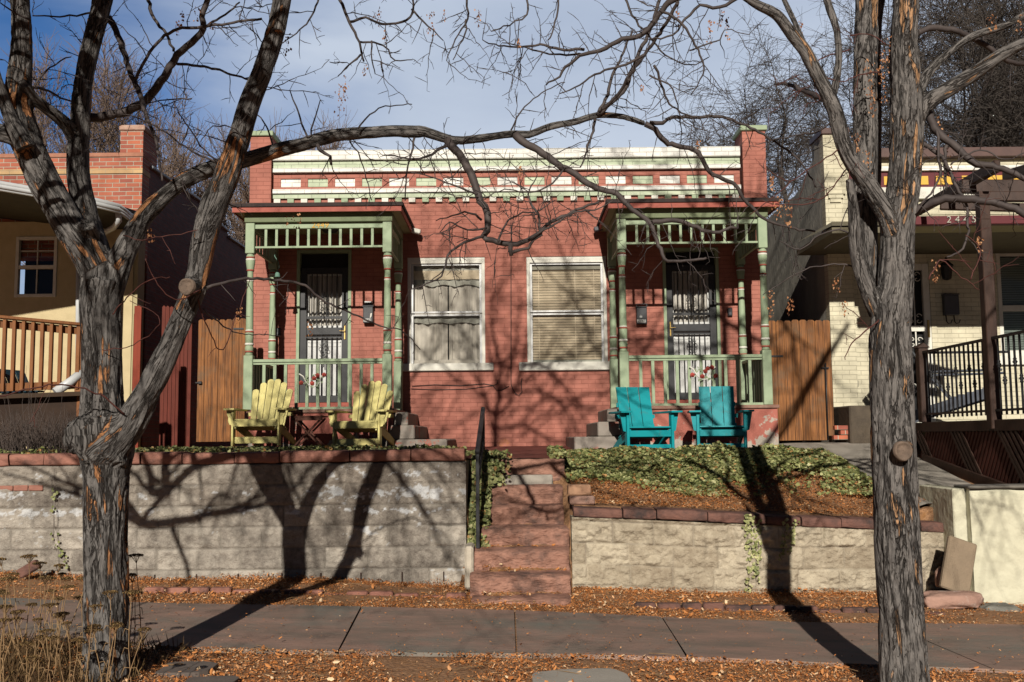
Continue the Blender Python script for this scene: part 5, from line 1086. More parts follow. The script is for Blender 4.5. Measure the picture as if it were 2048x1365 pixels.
GY = 14.6; a, c = P(392, 880, GY), P(487, 638, GY)
gt = board_fence('wooden_gate', 'cedar board gate between the left neighbour and the red house', a.x, c.x+.04, GY, a.z-.03, c.z, CEDAR, 'gate', 7, seed=3)
q = P(478, 658, GY); MB().box(q.x-.08, q.x+.07, GY-.012, GY-.004, q.z-.012, q.z+.012).build('hinge', BLACK, gt); q = P(400, 766, GY); m = MB(); m.box(q.x-.02, q.x+.035, GY-.04, GY-.004, q.z-.02, q.z+.02, .005); m.box(q.x-.06, q.x+.0, GY-.03, GY-.015, q.z-.008, q.z+.008); m.build('latch', BLACK, gt)
a, c = P(1544, 879, GY), P(1660, 640, GY)
gt = board_fence('wooden_gate', 'tall cedar board gate with black strap hinge right of the red house', a.x, c.x, GY, a.z-.02, c.z, CEDAR, 'gate', 8, seed=4)
q = P(1552, 713, GY); MB().box(q.x-.08, q.x+.1, GY-.014, GY-.005, q.z-.014, q.z+.014, .003).build('strap_hinge', BLACK, gt); q0 = P(1650, 735, GY); q1 = P(1655, 880, GY); m = MB(); m.tube([(q0.x, GY-.03, q0.z+.06), (q1.x, GY-.03, q1.z)], .011, 6); m.box(q0.x-.06, q0.x+.05, GY-.03, GY-.006, q0.z-.02, q0.z+.0, .003); m.build('drop_bolt', BLACK, gt)
a, c = P(264, 800, 12.9), P(283, 612, 12.9)
fp = thing('fence_panel', 'short red-stained board panel beside the yellow stucco corner', 'fence', (a.x, 12.9, 1.3)); MB().prism([(a.x, 1.25), (c.x, 1.25), (c.x, c.z-.02), (c.x-.03, c.z), (a.x+.0, c.z)], 'y', 12.9, 12.93).build('board', M('bright_red_stain', (0.26, 0.05, 0.025), (0.19, 0.035, 0.02), 4, stretch=(6, 6, .8)), fp); MB().box(a.x-.02, a.x+.05, 12.94, 13.0, 1.25, c.z-.1).build('post', REDFENCE, fp)
XS = P(392, 700, 14.6).x
Y0 = 12.9; t = board_fence('board_fence', 'dark red-brown dog-eared fence running back along the left neighbour wall', -5.1, XS+.0, 14.4, 1.2, P(330, 612, 14.4).z, REDFENCE, 'fence', 8, seed=6)

# ------------------------------------------------------------------ right neighbour
nr = thing('neighbour_house', 'right neighbour of cream painted brick with maroon and gold frieze and brown coping', 'house', (7, 15, 1.3))
RY = 15.0; RX = P(1650, 500, RY).x
SPL = 0.07      # side wall turned off square so the low sun lights it more
def onplane(px, py, X):
    d = CM3 @ Vector(((px-CX)/F, (CY-py)/F, -1.0)); Yp = (X+15*SPL)/(d.x/d.y+SPL); return Yp, CAMZ+d.z*Yp/d.y
pl = [(RY+.01, 1.0), (RY+.01, onplane(1650, 275, RX)[1])]
sil = [onplane(px, py, RX) for px, py in ((1628, 275), (1629, 316), (1620, 335), (1612, 350), (1602, 374), (1590, 392), (1573, 404), (1558, 418), (1540, 434))]
pl += sil+[(sil[-1][0]+6, sil[-1][1]-.9), (sil[-1][0]+6, 1.0)]
b = MB(); b.prism(pl, 'x', RX, RX+.25); b.v = [(x-(y-15)*SPL, y, z) for x, y, z in b.v]; b.build('side_wall', GRAYWALL, nr)
zw = P(1900, 300, RY).z; ptop = P(1660, 274, RY).z; px1 = P(1690, 300, RY).x
door = (P(1800, 650, RY).x, P(1862, 650, RY).x, 1.60, P(1830, 528, RY).z); wn_ = (P(1996, 600, RY).x, P(1996, 600, RY).x+1.5, P(2020, 712, RY).z, P(2020, 492, RY).z)
b = MB(); wall_holes(b, RX, 12.5, 1.0, P(1900, 345, RY).z, [door, wn_], RY, .12); b.build('front_wall', CREAMBR, nr)
# pier
pr = MB(); pr.box(RX-.004, px1, RY-.12, RY+.45, 1.0, ptop); pier = pr.build('pier', CREAMBR, nr); MB().box(RX-.03, px1+.03, RY-.15, RY+.48, ptop, ptop+.10, .01).build('pier_cap', BROWNCAP, pier)
for k in range(3): 
    q0 = P(1652+4*k, 380+8*k, RY-.13); q1 = P(1690-4*k, 385+8*k, RY-.13); MB().box(q0.x, q1.x, RY-.17+.012*k, RY-.121, q1.z-.03, q0.z).build('corbel', CREAMBR, pier)
pz = lambda py, px=1900: P(px, py, RY).z
def band(nm, m, y0, y1, prj, x0=None): MB().box(px1+.002 if x0 is None else x0, 12.5, RY-prj, RY+.25, pz(y1), pz(y0), .004).build(nm, m, nr)
band('brown_coping', BROWNCAP, 301, 319, .16); band('parapet', CREAMBR, 319, 334, .03); band('white_band', PARB_W, 334, 343, .07); band('maroon_frieze', MAROON, 343, 377, .02); band('white_cornice', WHITE, 377, 400, .10); band('cream_band', CREAMBR, 400, 430, .02)
for k in range(16):
    x0 = P(1768+k*52, 361, RY-.03).x; MB().box(x0, x0+.28, RY-.032, RY-.0205, pz(370, 1900), pz(353, 1900)).build('gold_panel', GOLD, nr)
MB().box(px1, P(1706, 400, RY).x, RY-.05, RY-.021, pz(420, 1700), pz(396, 1700)).build('bracket_block', BROWNCAP, nr)
# porch roof, beam, posts
ez = P(1668, 452, 13.3).z; ex = P(1664, 452, 13.3).x
b = MB(); b.add([(ex, 13.3, ez), (12.5, 13.3, ez), (12.5, RY-.02, ez+.42), (ex+.55, RY-.02, ez+.42), (ex, RY-.02, ez+.1)], [(0, 1, 2, 3), (0, 3, 4)]); b.box(ex, 12.5, 13.31, RY-.02, ez-.10, ez-.02); b.build('porch_roof', M('olive_porch_soffit', (0.16, 0.14, 0.09), (0.12, 0.105, 0.07), 4), nr)
bz0, bz1 = P(1930, 450, 12.7).z, P(1930, 433, 12.7).z; bx0 = P(1700, 445, 12.7).x
MB().box(5.05, 12.5, 12.66, 12.78, bz0, bz1, .006).build('porch_fascia', MAROON, nr)
MB().box(5.12, 12.4, 12.79, 13.3, bz0+.02, bz0+.06).build('porch_ceiling', SOFFIT, nr)
textmesh('house_number', '2 4 4 5', .125, M('dull_cream_number', (0.42, 0.40, 0.34), (0.38, 0.36, 0.3), 8), nr, (P(1922, 440, 12.65).x, 12.645, P(1922, 440, 12.65).z+.0), italic=.1)
# front door with white storm door
x0, x1, z0, z1 = door; f = MB(); f.box(x0, x0+.10, RY-.01, RY+.05, z0, z1, .004); f.box(x1-.10, x1, RY-.01, RY+.05, z0, z1, .004); f.box(x0+.1, x1-.1, RY-.01, RY+.05, z1-.1, z1, .004); f.box(x0+.1, x1-.1, RY-.01, RY+.05, z0, z0+.15, .004); zm = P(1840, 658, RY).z; f.box(x0+.1, x1-.1, RY-.01, RY+.05, zm-.04, zm+.05, .004); dd = f.build('storm_door', WHITE, nr)
MB().box(x0+.05, x1-.05, RY+.08, RY+.11, z0, z1).build('dark_glass', DARKIN, dd); s = MB(); xm = (x0+x1)/2
s.tube([(xm, RY+.01, z0+.1), (xm, RY+.01, z1-.1)], .012, 6)
for zc in (zm+.16, zm-.2, zm-.9, zm+.8):
    for sg in (-1, 1):
        for u in (-1, 1): s.tube([(xm+sg*(.05-.045*tt)*math.cos(tt*5)+sg*.055, RY+.01, zc+u*(.035+(.045-.04*tt)*math.sin(tt*5))) for tt in np.linspace(0, 1, 12)], .007, 5)
s.build('scrollwork', WHITE, dd); MB().box(x1-.065, x1-.03, RY-.03, RY-.0105, zm-.13, zm+.13, .004).build('door_handle', BRASS, dd)
MB().box(x1+.0, x1+.08, RY-.02, RY-.002, z0, z1+.05).build('door_casing', CREAMBR, dd)
# window with blinds
x0, x1, z0, z1 = wn_; f = MB(); f.box(x0, x0+.06, RY-.01, RY+.06, z0, z1, .004); f.box(x0+.06, x1, RY-.01, RY+.06, z1-.16, z1, .004); f.box(x0+.06, x1, RY-.01, RY+.06, z0, z0+.08, .004); zmm = P(2020, 615, RY).z; f.box(x0+.06, x1, RY-.01, RY+.06, zmm-.06, zmm+.03, .004); fw = f.build('window', WHITE, nr)
m = MB(); n = 40
for k in range(n):
    z = z0+.08+(z1-z0-.24)*k/n; m.add([(x0+.05, RY+.10, z), (x1, RY+.10, z), (x1, RY+.085, z+(z1-z0-.24)/n*.8), (x0+.05, RY+.085, z+(z1-z0-.24)/n*.8)], [(0, 1, 2, 3)])
m.build('blind', BLINDG, fw); MB().quad((x0+.06, RY+.04, z0), (x1, RY+.04, z0), (x1, RY+.04, z1), (x0+.06, RY+.04, z1)).build('glass', GLASS, fw); MB().box(x0, x1, RY+.2, RY+.22, z0-.1, z1+.1).build('dark_room', DARKIN, fw)
MB().box(x0-.05, x1+.1, RY-.06, RY-.002, z0-.14, z0-.0, .006).build('sill', WHITE, fw)
# lantern, mailbox, meter
q = P(1893, 540, RY-.12); ln = thing('wall_lantern', 'black carriage lantern on the cream wall under the right neighbour porch', 'lantern', tuple(q)); m = MB(); m.lathe(q.x, q.y, [(q.z-.16, .02), (q.z-.14, .06), (q.z-.135, .07), (q.z+.05, .095), (q.z+.06, .11), (q.z+.12, .05), (q.z+.16, .02), (q.z+.19, .012)], 8, smooth=False); m.build('cage', BLACK, ln); MB().bar((q.x, q.y, q.z+.1), (q.x, RY-.004, q.z+.05), .03, .03).build('arm', BLACK, ln)
a, c = P(1885, 632, RY), P(1912, 592, RY); mb_ = thing('mailbox', 'gray wall mailbox with two newspaper hooks on the cream house', 'mailbox', (a.x, RY, a.z)); MB().box(a.x, c.x, RY-.10, RY-.003, a.z, c.z, .008).build('box', GRAYBOX, mb_); MB().box(a.x-.006, c.x+.006, RY-.11, RY-.003, c.z+.001, c.z+.02, .004).build('lid', GRAYBOX, mb_)
for k in (0, 1):
    x = a.x+.045+k*.12; z = a.z; s = MB(); s.tube([(x, RY-.02, z), (x+.005, RY-.02, z-.09), (x+.02, RY-.04, z-.125), (x+.045, RY-.08, z-.12), (x+.06, RY-.09, z-.07)], .008, 6); s.build('newspaper_hook', BLACK, mb_)
q = P(1710, 768, RY-.02); o = MB().box(q.x-.04, q.x+.04, RY-.06, RY-.003, q.z-.05, q.z+.05, .008).build('outlet_box', GRAYBOX, loc=(q.x, RY, q.z)); tag(o, 'small gray outlet box low on the cream wall right of the cedar gate', 'outlet')
# deck along the driveway: floor, skirt, posts, railing
DX = 5.19; DZ = P(1845, 845, 12.6).z
dk = thing('deck', 'dark red-brown deck with diagonal lattice skirt and black metal railing at the right', 'deck', (DX, 12.6, .8))
MB().box(DX-.03, 12.3, 8.9, 12.62, DZ-.12, DZ, .006).build('deck_floor', BROWNWD, dk)
MB().box(5.3, 12.3, 12.63, RY-.01, DZ-.12, DZ-.003).build('landing_floor', BROWNWD, dk)
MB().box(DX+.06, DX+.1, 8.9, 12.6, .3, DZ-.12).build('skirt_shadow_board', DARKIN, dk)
# the skirt sits above the sloping ground; slats lean both ways
bot = lambda y: float(yard(DX, y)) if y > 9.98 else .7
y = 8.95; random.seed(8); sk = MB(); sk2 = MB()
while y < 12.6:
    zt_ = DZ-.12; h = zt_-bot(y)
    sk.bar((DX-.005, y, zt_), (DX-.005, y+h*.62, bot(min(y+h*.62, 12.6))), .012, .045, up=(0, 1, .62)); y += .085
y = 9.2
while y < 12.5: 
    zt_ = DZ-.12; h = zt_-bot(y)
    sk2.bar((DX-.02, y+h*.9, zt_-.0), (DX-.02, y, bot(y)), .012, .04, up=(0, 1, -.9)) if (int(y*2.2) % 3 == 0) else None; y += .1
sk.build('lattice_skirt', M('dark_red_stain', (0.10, 0.03, 0.02), (0.065, 0.02, 0.014), 4, .7, stretch=(5, 5, 5)), dk, label='slanting dark red skirt slats'); sk2.build('lattice_cross_slats', BROWNWD, dk)
MB().bar((DX-.03, 9.95, bot(9.99)+.04), (DX-.03, 12.6, bot(12.6)+.04), .05, .12).build('skirt_base_rail', BROWNWD, dk)
RZ = P(1845, 703, 12.6).z
MB().box(DX-.06, DX+.06, 12.52, 12.64, DZ, RZ+.04, .008).build('corner_post', BROWNWD, dk)
MB().prism([(DX-.08, RZ+.04), (DX+.08, RZ+.04), (DX, RZ+.1)], 'y', 12.5, 12.66).build('post_cap', BROWNWD, dk)
Yt = DX*F/(1984-CX); MB().box(DX-.06, DX+.06, Yt-.06, Yt+.06, DZ-.1, P(1984, 440, Yt).z, .008).build('tall_post', BROWNWD, dk)
MB().bar((DX, 8.95, RZ-.02), (DX, 12.52, RZ-.02), .035, .03).build('rail_top', BLACK, dk); MB().bar((DX, 8.95, DZ+.10), (DX, 12.52, DZ+.10), .03, .025).build('rail_bottom', BLACK, dk)
k = 0; y = 12.44
while y > 9.0:
    s = MB(); s.box(DX-.009, DX+.009, y-.009, y+.009, DZ+.05, RZ-.03)
    if k % 3 == 1: s.lathe(DX, y, [(RZ-.36, .009), (RZ-.34, .022), (RZ-.33, .014), (RZ-.31, .028), (RZ-.29, .014), (RZ-.28, .022), (RZ-.26, .009)], 8)
    if k % 3 == 2: s.lathe(DX, y, [(DZ+.36, .009), (DZ+.38, .022), (DZ+.39, .014), (DZ+.41, .028), (DZ+.43, .014), (DZ+.44, .022), (DZ+.46, .009)], 8)
    s.build('picket', BLACK, dk); y -= .115; k += 1
MB().bar((DX+.08, 12.58, RZ-.02), (6.3, 12.58, RZ-.02), .03, .03).build('rail_return', BLACK, dk)
# pergola timbers over the deck
pg = thing('pergola', 'weathered brown timber pergola beams above the right deck', 'pergola', (DX, Yt, 3.6))
q0, q1 = P(1925, 382, 10.6), P(2120, 384, 10.0); m = MB(); m.bar(P(1922, 374, Yt+.35), P(2130, 374, Yt+.1), .09, .15, bev=.01); m.build('beam', BROWNWD, pg)
MB().bar(P(1955, 394, Yt+.2), P(2130, 395, Yt), .09, .11, bev=.01).build('beam', BROWNWD, pg); MB().bar(P(1830, 425, Yt+2.2), P(1995, 332, Yt-.4), .07, .13, bev=.01).build('rafter', BROWNWD, pg); MB().bar(P(2010, 352, Yt+1.2), P(2140, 315, Yt-.8), .07, .12, bev=.01).build('rafter', BROWNWD, pg); MB().bar(P(1880, 412, Yt+1), P(2130, 418, Yt+.6), .07, .1, bev=.01).build('beam', BROWNWD, pg)
MB().box(DX-.055, DX+.055, Yt-.055, Yt+.055, P(1984, 440, Yt).z+.001, P(1984, 385, Yt).z).build('post_top', BROWNWD, pg)
# concrete/stone block by the cream wall
a = P(1692, 880, 14.3); c = P(1740, 812, 14.3); o = MB().box(a.x, c.x+.4, 14.1, 14.9, 1.2, c.z, .02).build('stone_block', M('brown_gray_block', (0.11, 0.085, 0.06), (0.07, 0.055, 0.042), 6, .9, .01, 20), loc=(a.x, 14.1, 1.2)); tag(o, 'dark brownish stoop block against the cream wall behind the right tree', 'block')
a = P(1668, 880, 14.2); 
for k, (dx, dz, w) in enumerate(((0, 0, .2), (.1, .07, .2), (.02, .14, .2))):
    o = MB().box(a.x+dx, a.x+dx+w, 14.2, 14.3, a.z+dz, a.z+dz+.062, .006).build('loose_brick', OLDBRICK, loc=(a.x+dx, 14.2, a.z+dz)); tag(o, ['bottom red brick of the little pile by the cedar gate', 'middle red brick of the little pile by the cedar gate', 'top red brick of the little pile by the cedar gate'][k], 'brick', 'bricks piled by the right gate')
# porch mat / cushion behind the railing
a = P(1862, 800, 13.6); 
# far lounge chair on the deck
def board(mb, a, c, w, t=.02, up=(0, 0, 1)): mb.bar(a, c, w, t, up=up, bev=.003)
lc = thing('lounge_chair', 'gray slatted adirondack lounge chair behind the black deck railing', 'chair', (5.98, 13.3, DZ), rz=math.radians(62)); lc.scale = (1.2, 1.2, 1.2)
ORG[lc.name] = Vector((0, 0, 0))
for k in range(5):
    x = -.26+k*.13; s = MB(); s.bar((x*.9, .10, .26), (x*1.15, .62, .98), .115, .02, up=(0, -.8, .55), bev=.004); s.build('back_slat', CHARC, lc)
for k in range(6): s = MB(); s.bar((-.30, -.36+k*.085, .38-k*.022), (.30, -.36+k*.085, .38-k*.022), .075, .02, bev=.003); s.build('seat_slat', CHARC, lc)
for sx in (-1, 1):
    MB().box(sx*.33-.02, sx*.33+.02, -.36, -.27, 0, .54, .004).build('front_leg', CHARC, lc); MB().bar((sx*.29, -.34, .33), (sx*.29, .62, .03), .025, .11).build('rear_leg', CHARC, lc); MB().box(sx*.35-.065, sx*.35+.065, -.44, .36, .54, .562, .006).build('armrest', CHARC, lc)
# left neighbour's dark chair on its deck
lc = thing('deck_chair', 'dark blue adirondack chair behind the orange-brown deck railing', 'chair', (P(70, 700, 12.6).x, 12.6, 1.55), rz=math.radians(72))
ORG[lc.name] = Vector((0, 0, 0))
for k in range(3): x = -.18+k*.18; s = MB(); s.bar((x, .10, .24), (x, .42, .82), .16, .02, up=(0, -.8, .5), bev=.004); s.build('back_slat', NAVY, lc)
for k in range(5): s = MB(); s.bar((-.26, -.34+k*.10, .34-k*.02), (.26, -.34+k*.10, .34-k*.02), .085, .02); s.build('seat_slat', NAVY, lc)
for sx in (-1, 1):
    MB().box(sx*.30-.02, sx*.30+.02, -.34, -.26, 0, .50, .004).build('front_leg', NAVY, lc); MB().bar((sx*.27, -.32, .30), (sx*.27, .55, .03), .025, .10).build('rear_leg', NAVY, lc); MB().box(sx*.32-.06, sx*.32+.06, -.42, .30, .50, .522, .006).build('armrest', NAVY, lc)

# ------------------------------------------------------------------ the four front chairs and the folding table
def slat_poly(mb, base, d, nrm, side, L, w0, w1, th, round_=True, shift=0.0):
    """board along d with a rounded head"""
    pts = [(-w0/2, 0), (w0/2, 0)]
    if round_:
        r = w1/2
        for k in range(9):
            a = math.pi*k/8; pts.append((shift+r*math.cos(a), L-r*.75+r*.75*math.sin(a)))
    else: pts += [(shift+w1/2, L), (shift-w1/2, L)]
    n = len(pts); vs = [base+side*p[0]+d*p[1]+nrm*th/2 for p in pts]+[base+side*p[0]+d*p[1]-nrm*th/2 for p in pts]
    mb.add(vs, [tuple(range(n)), tuple(range(n, 2*n))[::-1]]+[(i, i+n, (i+1) % n+n, (i+1) % n) for i in range(n)]); return mb
def yellow_chair(label, loc, rz):
    t = thing('adirondack_chair', label, 'chair', loc, 'pale yellow adirondack chairs', rz); ORG[t.name] = Vector((0, 0, 0)); m = YELLOW
    d = Vector((0, math.sin(math.radians(24)), math.cos(math.radians(24)))); nrm = Vector((0, -d.z, d.y)); side = Vector((1, 0, 0))
    tl = [.60, .70, .75, .75, .70, .60]
    for k in range(6):
        u = k-2.5; mb = MB(); slat_poly(mb, Vector((u*.076, .10, .20)), d, nrm, side, tl[k], .066, .086, .018, True, u*.017); mb.build('back_slat', m, t)
    for z_, wd in ((.42, .62), (.68, .50)):
        p = Vector((0, .10, .20))+d*(z_-.2)/d.z-nrm*.02; MB().box(-wd/2, wd/2, p.y+.0, p.y+.022, p.z-.025, p.z+.025, .004).build('back_batten', m, t)
    for k in range(6): y_ = -.30+k*.075; z_ = .325-k*.021; MB().obox((0, y_, z_), Vector((1, 0, 0)), Vector((0, .96, -.27)), Vector((0, .27, .96)), .275, .033, .010, .004).build('seat_slat', m, t)
    MB().box(-.285, .285, -.352, -.334, .245, .325, .004).build('front_apron', m, t); MB().box(-.28, .28, -.30, -.28, .03, .115, .004).build('lower_stretcher', m, t)
    for sx in (-1, 1):
        MB().box(sx*.30-.013, sx*.30+.013, -.345, -.255, 0, .455, .004).build('front_leg', m, t)
        mb = MB(); mb.prism([(-.335, .22), (-.335, .31), (.18, .18), (.56, .035), (.56, .0), (.44, .0), (.15, .09)], 'x', sx*.262-.010, sx*.262+.010); mb.build('rear_leg', m, t)
        mb = MB(); pl_ = [(sx*.26, -.40), (sx*.39, -.41), (sx*.415, -.36), (sx*.40, -.1), (sx*.36, .22), (sx*.335, .30), (sx*.30, .30), (sx*.285, -.0), (sx*.25, -.3)]
        mb.prism(pl_ if sx > 0 else pl_[::-1], 'z', .455, .478); mb.build('armrest', m, t)
        mb = MB(); mb.prism([(sx*.314, .452), (sx*.385, .452), (sx*.38, .40), (sx*.36, .36), (sx*.365, .32), (sx*.345, .27), (sx*.314, .265)], 'y', -.32, -.30); mb.build('arm_bracket', m, t)
    return t
def teal_chair(label, loc, rz):
    t = thing('adirondack_chair', label, 'chair', loc, 'turquoise adirondack chairs', rz); ORG[t.name] = Vector((0, 0, 0)); m = TEAL
    d = Vector((0, math.sin(math.radians(20)), math.cos(math.radians(20)))); nrm = Vector((0, -d.z, d.y)); side = Vector((1, 0, 0))
    for k in range(3):
        u = k-1; mb = MB(); slat_poly(mb, Vector((u*.148, .12, .24)), d, nrm, side, .69, .139, .146, .02, False, u*.008); mb.build('back_slat', m, t)
    for z_ in (.38, .66): p = Vector((0, .12, .24))+d*(z_-.24)/d.z-nrm*.022; MB().box(-.24, .24, p.y, p.y+.022, p.z-.03, p.z+.03, .004).build('back_batten', m, t)
    for k in range(5): y_ = -.29+k*.098; z_ = .345-k*.027; MB().obox((0, y_, z_), Vector((1, 0, 0)), Vector((0, .96, -.27)), Vector((0, .27, .96)), .272, .045, .010, .004).build('seat_slat', m, t)
    MB().box(-.272, .272, -.35, -.33, .235, .315, .004).build('front_apron', m, t); MB().box(-.272, .272, -.335, -.315, .09, .14, .004).build('lower_stretcher', m, t)
    for sx in (-1, 1):
        MB().box(sx*.292-.018, sx*.292+.018, -.355, -.255, 0, .535, .004).build('front_leg', m, t)
        mb = MB(); mb.prism([(-.33, .24), (-.33, .33), (.2, .19), (.58, .02), (.56, 0), (.46, 0), (.15, .10)], 'x', sx*.262-.011, sx*.262+.011); mb.build('rear_leg', m, t)
        mb = MB(); pl_ = [(sx*.255, -.42), (sx*.40, -.42), (sx*.40, .10), (sx*.34, .34), (sx*.27, .34), (sx*.27, .0)]; mb.prism(pl_ if sx > 0 else pl_[::-1], 'z', .536, .558); mb.build('armrest', m, t)
        mb = MB(); mb.prism([(sx*.312, .534), (sx*.385, .534), (sx*.345, .31), (sx*.312, .30)], 'y', -.315, -.295); mb.build('arm_bracket', m, t)
        MB().bar((sx*.27, .28, .50), (-sx*.27, .28, .50), .03, .05).build('rear_crossbar', m, t) if sx > 0 else None
    return t
q = P(516, 889, 12.72); yellow_chair('pale yellow adirondack chair left of the folding table, by the cedar gate', (q.x, 13.02, q.z-.02), math.radians(-5))
q = P(724, 893, 12.72); yellow_chair('pale yellow adirondack chair right of the folding table, beside the concrete side steps', (q.x, 12.98, q.z-.02), math.radians(-11))
q = P(1292, 912, 12.5); teal_chair('turquoise adirondack chair in sun, nearer the stone steps and turned toward the other', (q.x, 12.85, q.z), math.radians(11))
q = P(1452, 910, 12.55); teal_chair('turquoise adirondack chair on the right with a tree shadow across its back', (q.x, 12.9, q.z), math.radians(-7))
q = P(617, 885, 13.1); tb = thing('folding_table', 'small reddish wooden folding table with crossed legs between the yellow chairs', 'table', (q.x, 13.15, 1.36)); x = q.x; z0 = 1.36; zt_ = P(617, 832, 13.0).z
for k in range(5): MB().box(x-.21, x+.21, 12.98+k*.075, 12.98+k*.075+.066, zt_-.018, zt_, .003).build('top_slat', TABLEW, tb)
MB().box(x-.20, x+.20, 12.985, 13.005, zt_-.06, zt_-.019).build('apron', TABLEW, tb)
for yy in (13.02, 13.28):
    MB().bar((x-.18, yy, zt_-.03), (x+.17, yy, z0), .02, .04, up=(0, 1, 0)).build('leg', TABLEW, tb); MB().bar((x+.18, yy+.025, zt_-.03), (x-.17, yy+.025, z0), .02, .04, up=(0, 1, 0)).build('leg', TABLEW, tb)
MB().bar((x-.0, 13.02, zt_-.3), (x, 13.3, zt_-.3), .02, .02).build('stretcher', TABLEW, tb)
# ------------------------------------------------------------------ the two street trees
def rpx(r, Y): return r/F*Y*1.0
def path3(pts, Y0, Y1):
    """(px,py,r) list traced along a limb -> world points and radii, depth running from Y0 to Y1"""
    n = len(pts); L = [0]
    for a, b_ in zip(pts[:-1], pts[1:]): L.append(L[-1]+math.hypot(a[0]-b_[0], a[1]-b_[1]))
    W_, R = [], []
    for k, p in enumerate(pts):
        Y = Y0+(Y1-Y0)*L[k]/max(L[-1], 1); W_.append(P(p[0], p[1], Y)); R.append(rpx(p[2], Y)/math.sqrt(1+((CY-p[1])/F)**2*0))
    return W_, R
def resample(W_, R, step):
    """Catmull-Rom"""
    out, ro = [], []; n = len(W_)
    for i in range(n-1):
        p0, p1, p2, p3 = W_[max(i-1, 0)], W_[i], W_[i+1], W_[min(i+2, n-1)]
        m = max(1, int((p2-p1).length/step))
        for k in range(m):
            t = k/m; out.append(0.5*((2*p1)+(p2-p0)*t+(2*p0-5*p1+4*p2-p3)*t*t+(3*p1-p0-3*p2+p3)*t**3)); ro.append(R[i]*(1-t)+R[i+1]*t)
    out.append(W_[-1]); ro.append(R[-1]); return out, ro
def SH(px, py, Yw, Yt):
    """where the thing stands that throws its shadow on the wall at this place"""
    q = P(px, py, Yw); t = (Yt-Yw)/SDIR.y; return q+SDIR*t
def trunk_mesh(name, limbs, mat, parent, voxel, knots=(), swell=()):
    m = MB(); segs = []
    for W_, R in limbs:
        w, r = resample(W_, R, 0.05); m.tube(w, r, 14); segs.append((w, r))
    for (c, rr) in swell: blob(m, c, rr, 3, n=12)
    V = m.v; me = bpy.data.meshes.new('t'); me.from_pydata(V, [], m.f); o = bpy.data.objects.new('t', me); SC.collection.objects.link(o)
    md = o.modifiers.new('r', 'REMESH'); md.mode = 'VOXEL'; md.voxel_size = voxel; md.use_smooth_shade = True
    sm = o.modifiers.new('s', 'SMOOTH'); sm.iterations = 7; sm.factor = 0.6
    bpy.context.view_layer.update(); dg = bpy.context.evaluated_depsgraph_get(); me2 = bpy.data.meshes.new_from_object(o.evaluated_get(dg)); bpy.data.objects.remove(o)
    n = len(me2.vertices); co = np.empty(n*3); me2.vertices.foreach_get('co', co); co = co.reshape(-1, 3); nr = np.empty(n*3); me2.vertices.foreach_get('normal', nr); nr = nr.reshape(-1, 3)
    best = np.full(n, 1e9); bark = np.zeros((n, 3)); rad = np.zeros(n); s_off = 0
    for si, (w, r) in enumerate(segs):
        acc = 0
        for i in range(len(w)-1):
            a = np.array(w[i]); d = np.array(w[i+1])-a; L = np.linalg.norm(d)
            if L < 1e-6: continue
            u = d/L; rel = co-a; t = np.clip(rel@u, 0, L); q = rel-t[:, None]*u; dist = np.linalg.norm(q, axis=1); rr = r[i]+(r[i+1]-r[i])*t/L; sc_ = dist-rr
            k = sc_ < best; best[k] = sc_[k]
            ex = np.cross(u, [0, 1, 0]); ex /= (np.linalg.norm(ex)+1e-9); ey = np.cross(u, ex); qq = q[k]
            bark[k, 0] = qq@ex+si*1.7; bark[k, 1] = qq@ey; bark[k, 2] = acc+t[k]+si*3.1; rad[k] = rr[k]; acc += L
    x, y, z = bark.T
    w1 = 0.035*(fbm(x*9, y*9, z*2.2, 3, 5)-0.5)*4
    f1 = fbm((x+w1)*21, (y+w1)*21, z*2.6, 4, 11); rid = 1-np.abs(f1-0.5)*2*3.2      # ridged: furrow lines
    big = fbm(x*7, y*7, z*1.3, 3, 17); fine = fbm(x*60, y*60, z*9, 3, 19)
    fur = np.clip(rid, 0, 1)**1.5
    amp = np.clip(rad/0.13, 0.12, 1.1)
    disp = -0.017*fur*amp*(0.45+1.1*big)+0.012*(big-0.5)*amp+0.004*(fine-0.5)*amp
    co2 = co+nr*disp[:, None]
    furrow = np.clip(0.10+0.62*fbm((x+w1)*15+3, (y+w1)*15, z*1.5, 4, 31)+0.42*fur*(big-0.15), 0, 1)*np.clip(rad/0.06, 0.35, 1)
    O = np.array(ORG[parent.name]); me2.vertices.foreach_set('co', (co2-O).ravel())
    at = me2.attributes.new('bark', 'FLOAT_VECTOR', 'POINT'); at.data.foreach_set('vector', bark.astype(np.float32).ravel())
    at = me2.attributes.new('furrow', 'FLOAT', 'POINT'); at.data.foreach_set('value', furrow.astype(np.float32))
    me2.polygons.foreach_set('use_smooth', [True]*len(me2.polygons)); me2.materials.clear(); me2.materials.append(mat); me2.name = name; me2.update()
    ob = bpy.data.objects.new(name, me2); SC.collection.objects.link(ob); ob.parent = parent; ORG[ob.name] = ORG[parent.name]
    return ob
AVOID = [False]
CMT = CM3.transposed()
def inframe(p, mg=1.04):
    v = CMT @ (p-Vector((0, 0, CAMZ)))
    if v.z >= -0.05: return False
    return abs(v.x/-v.z*F) < CX*mg and abs(v.y/-v.z*F) < CY*mg
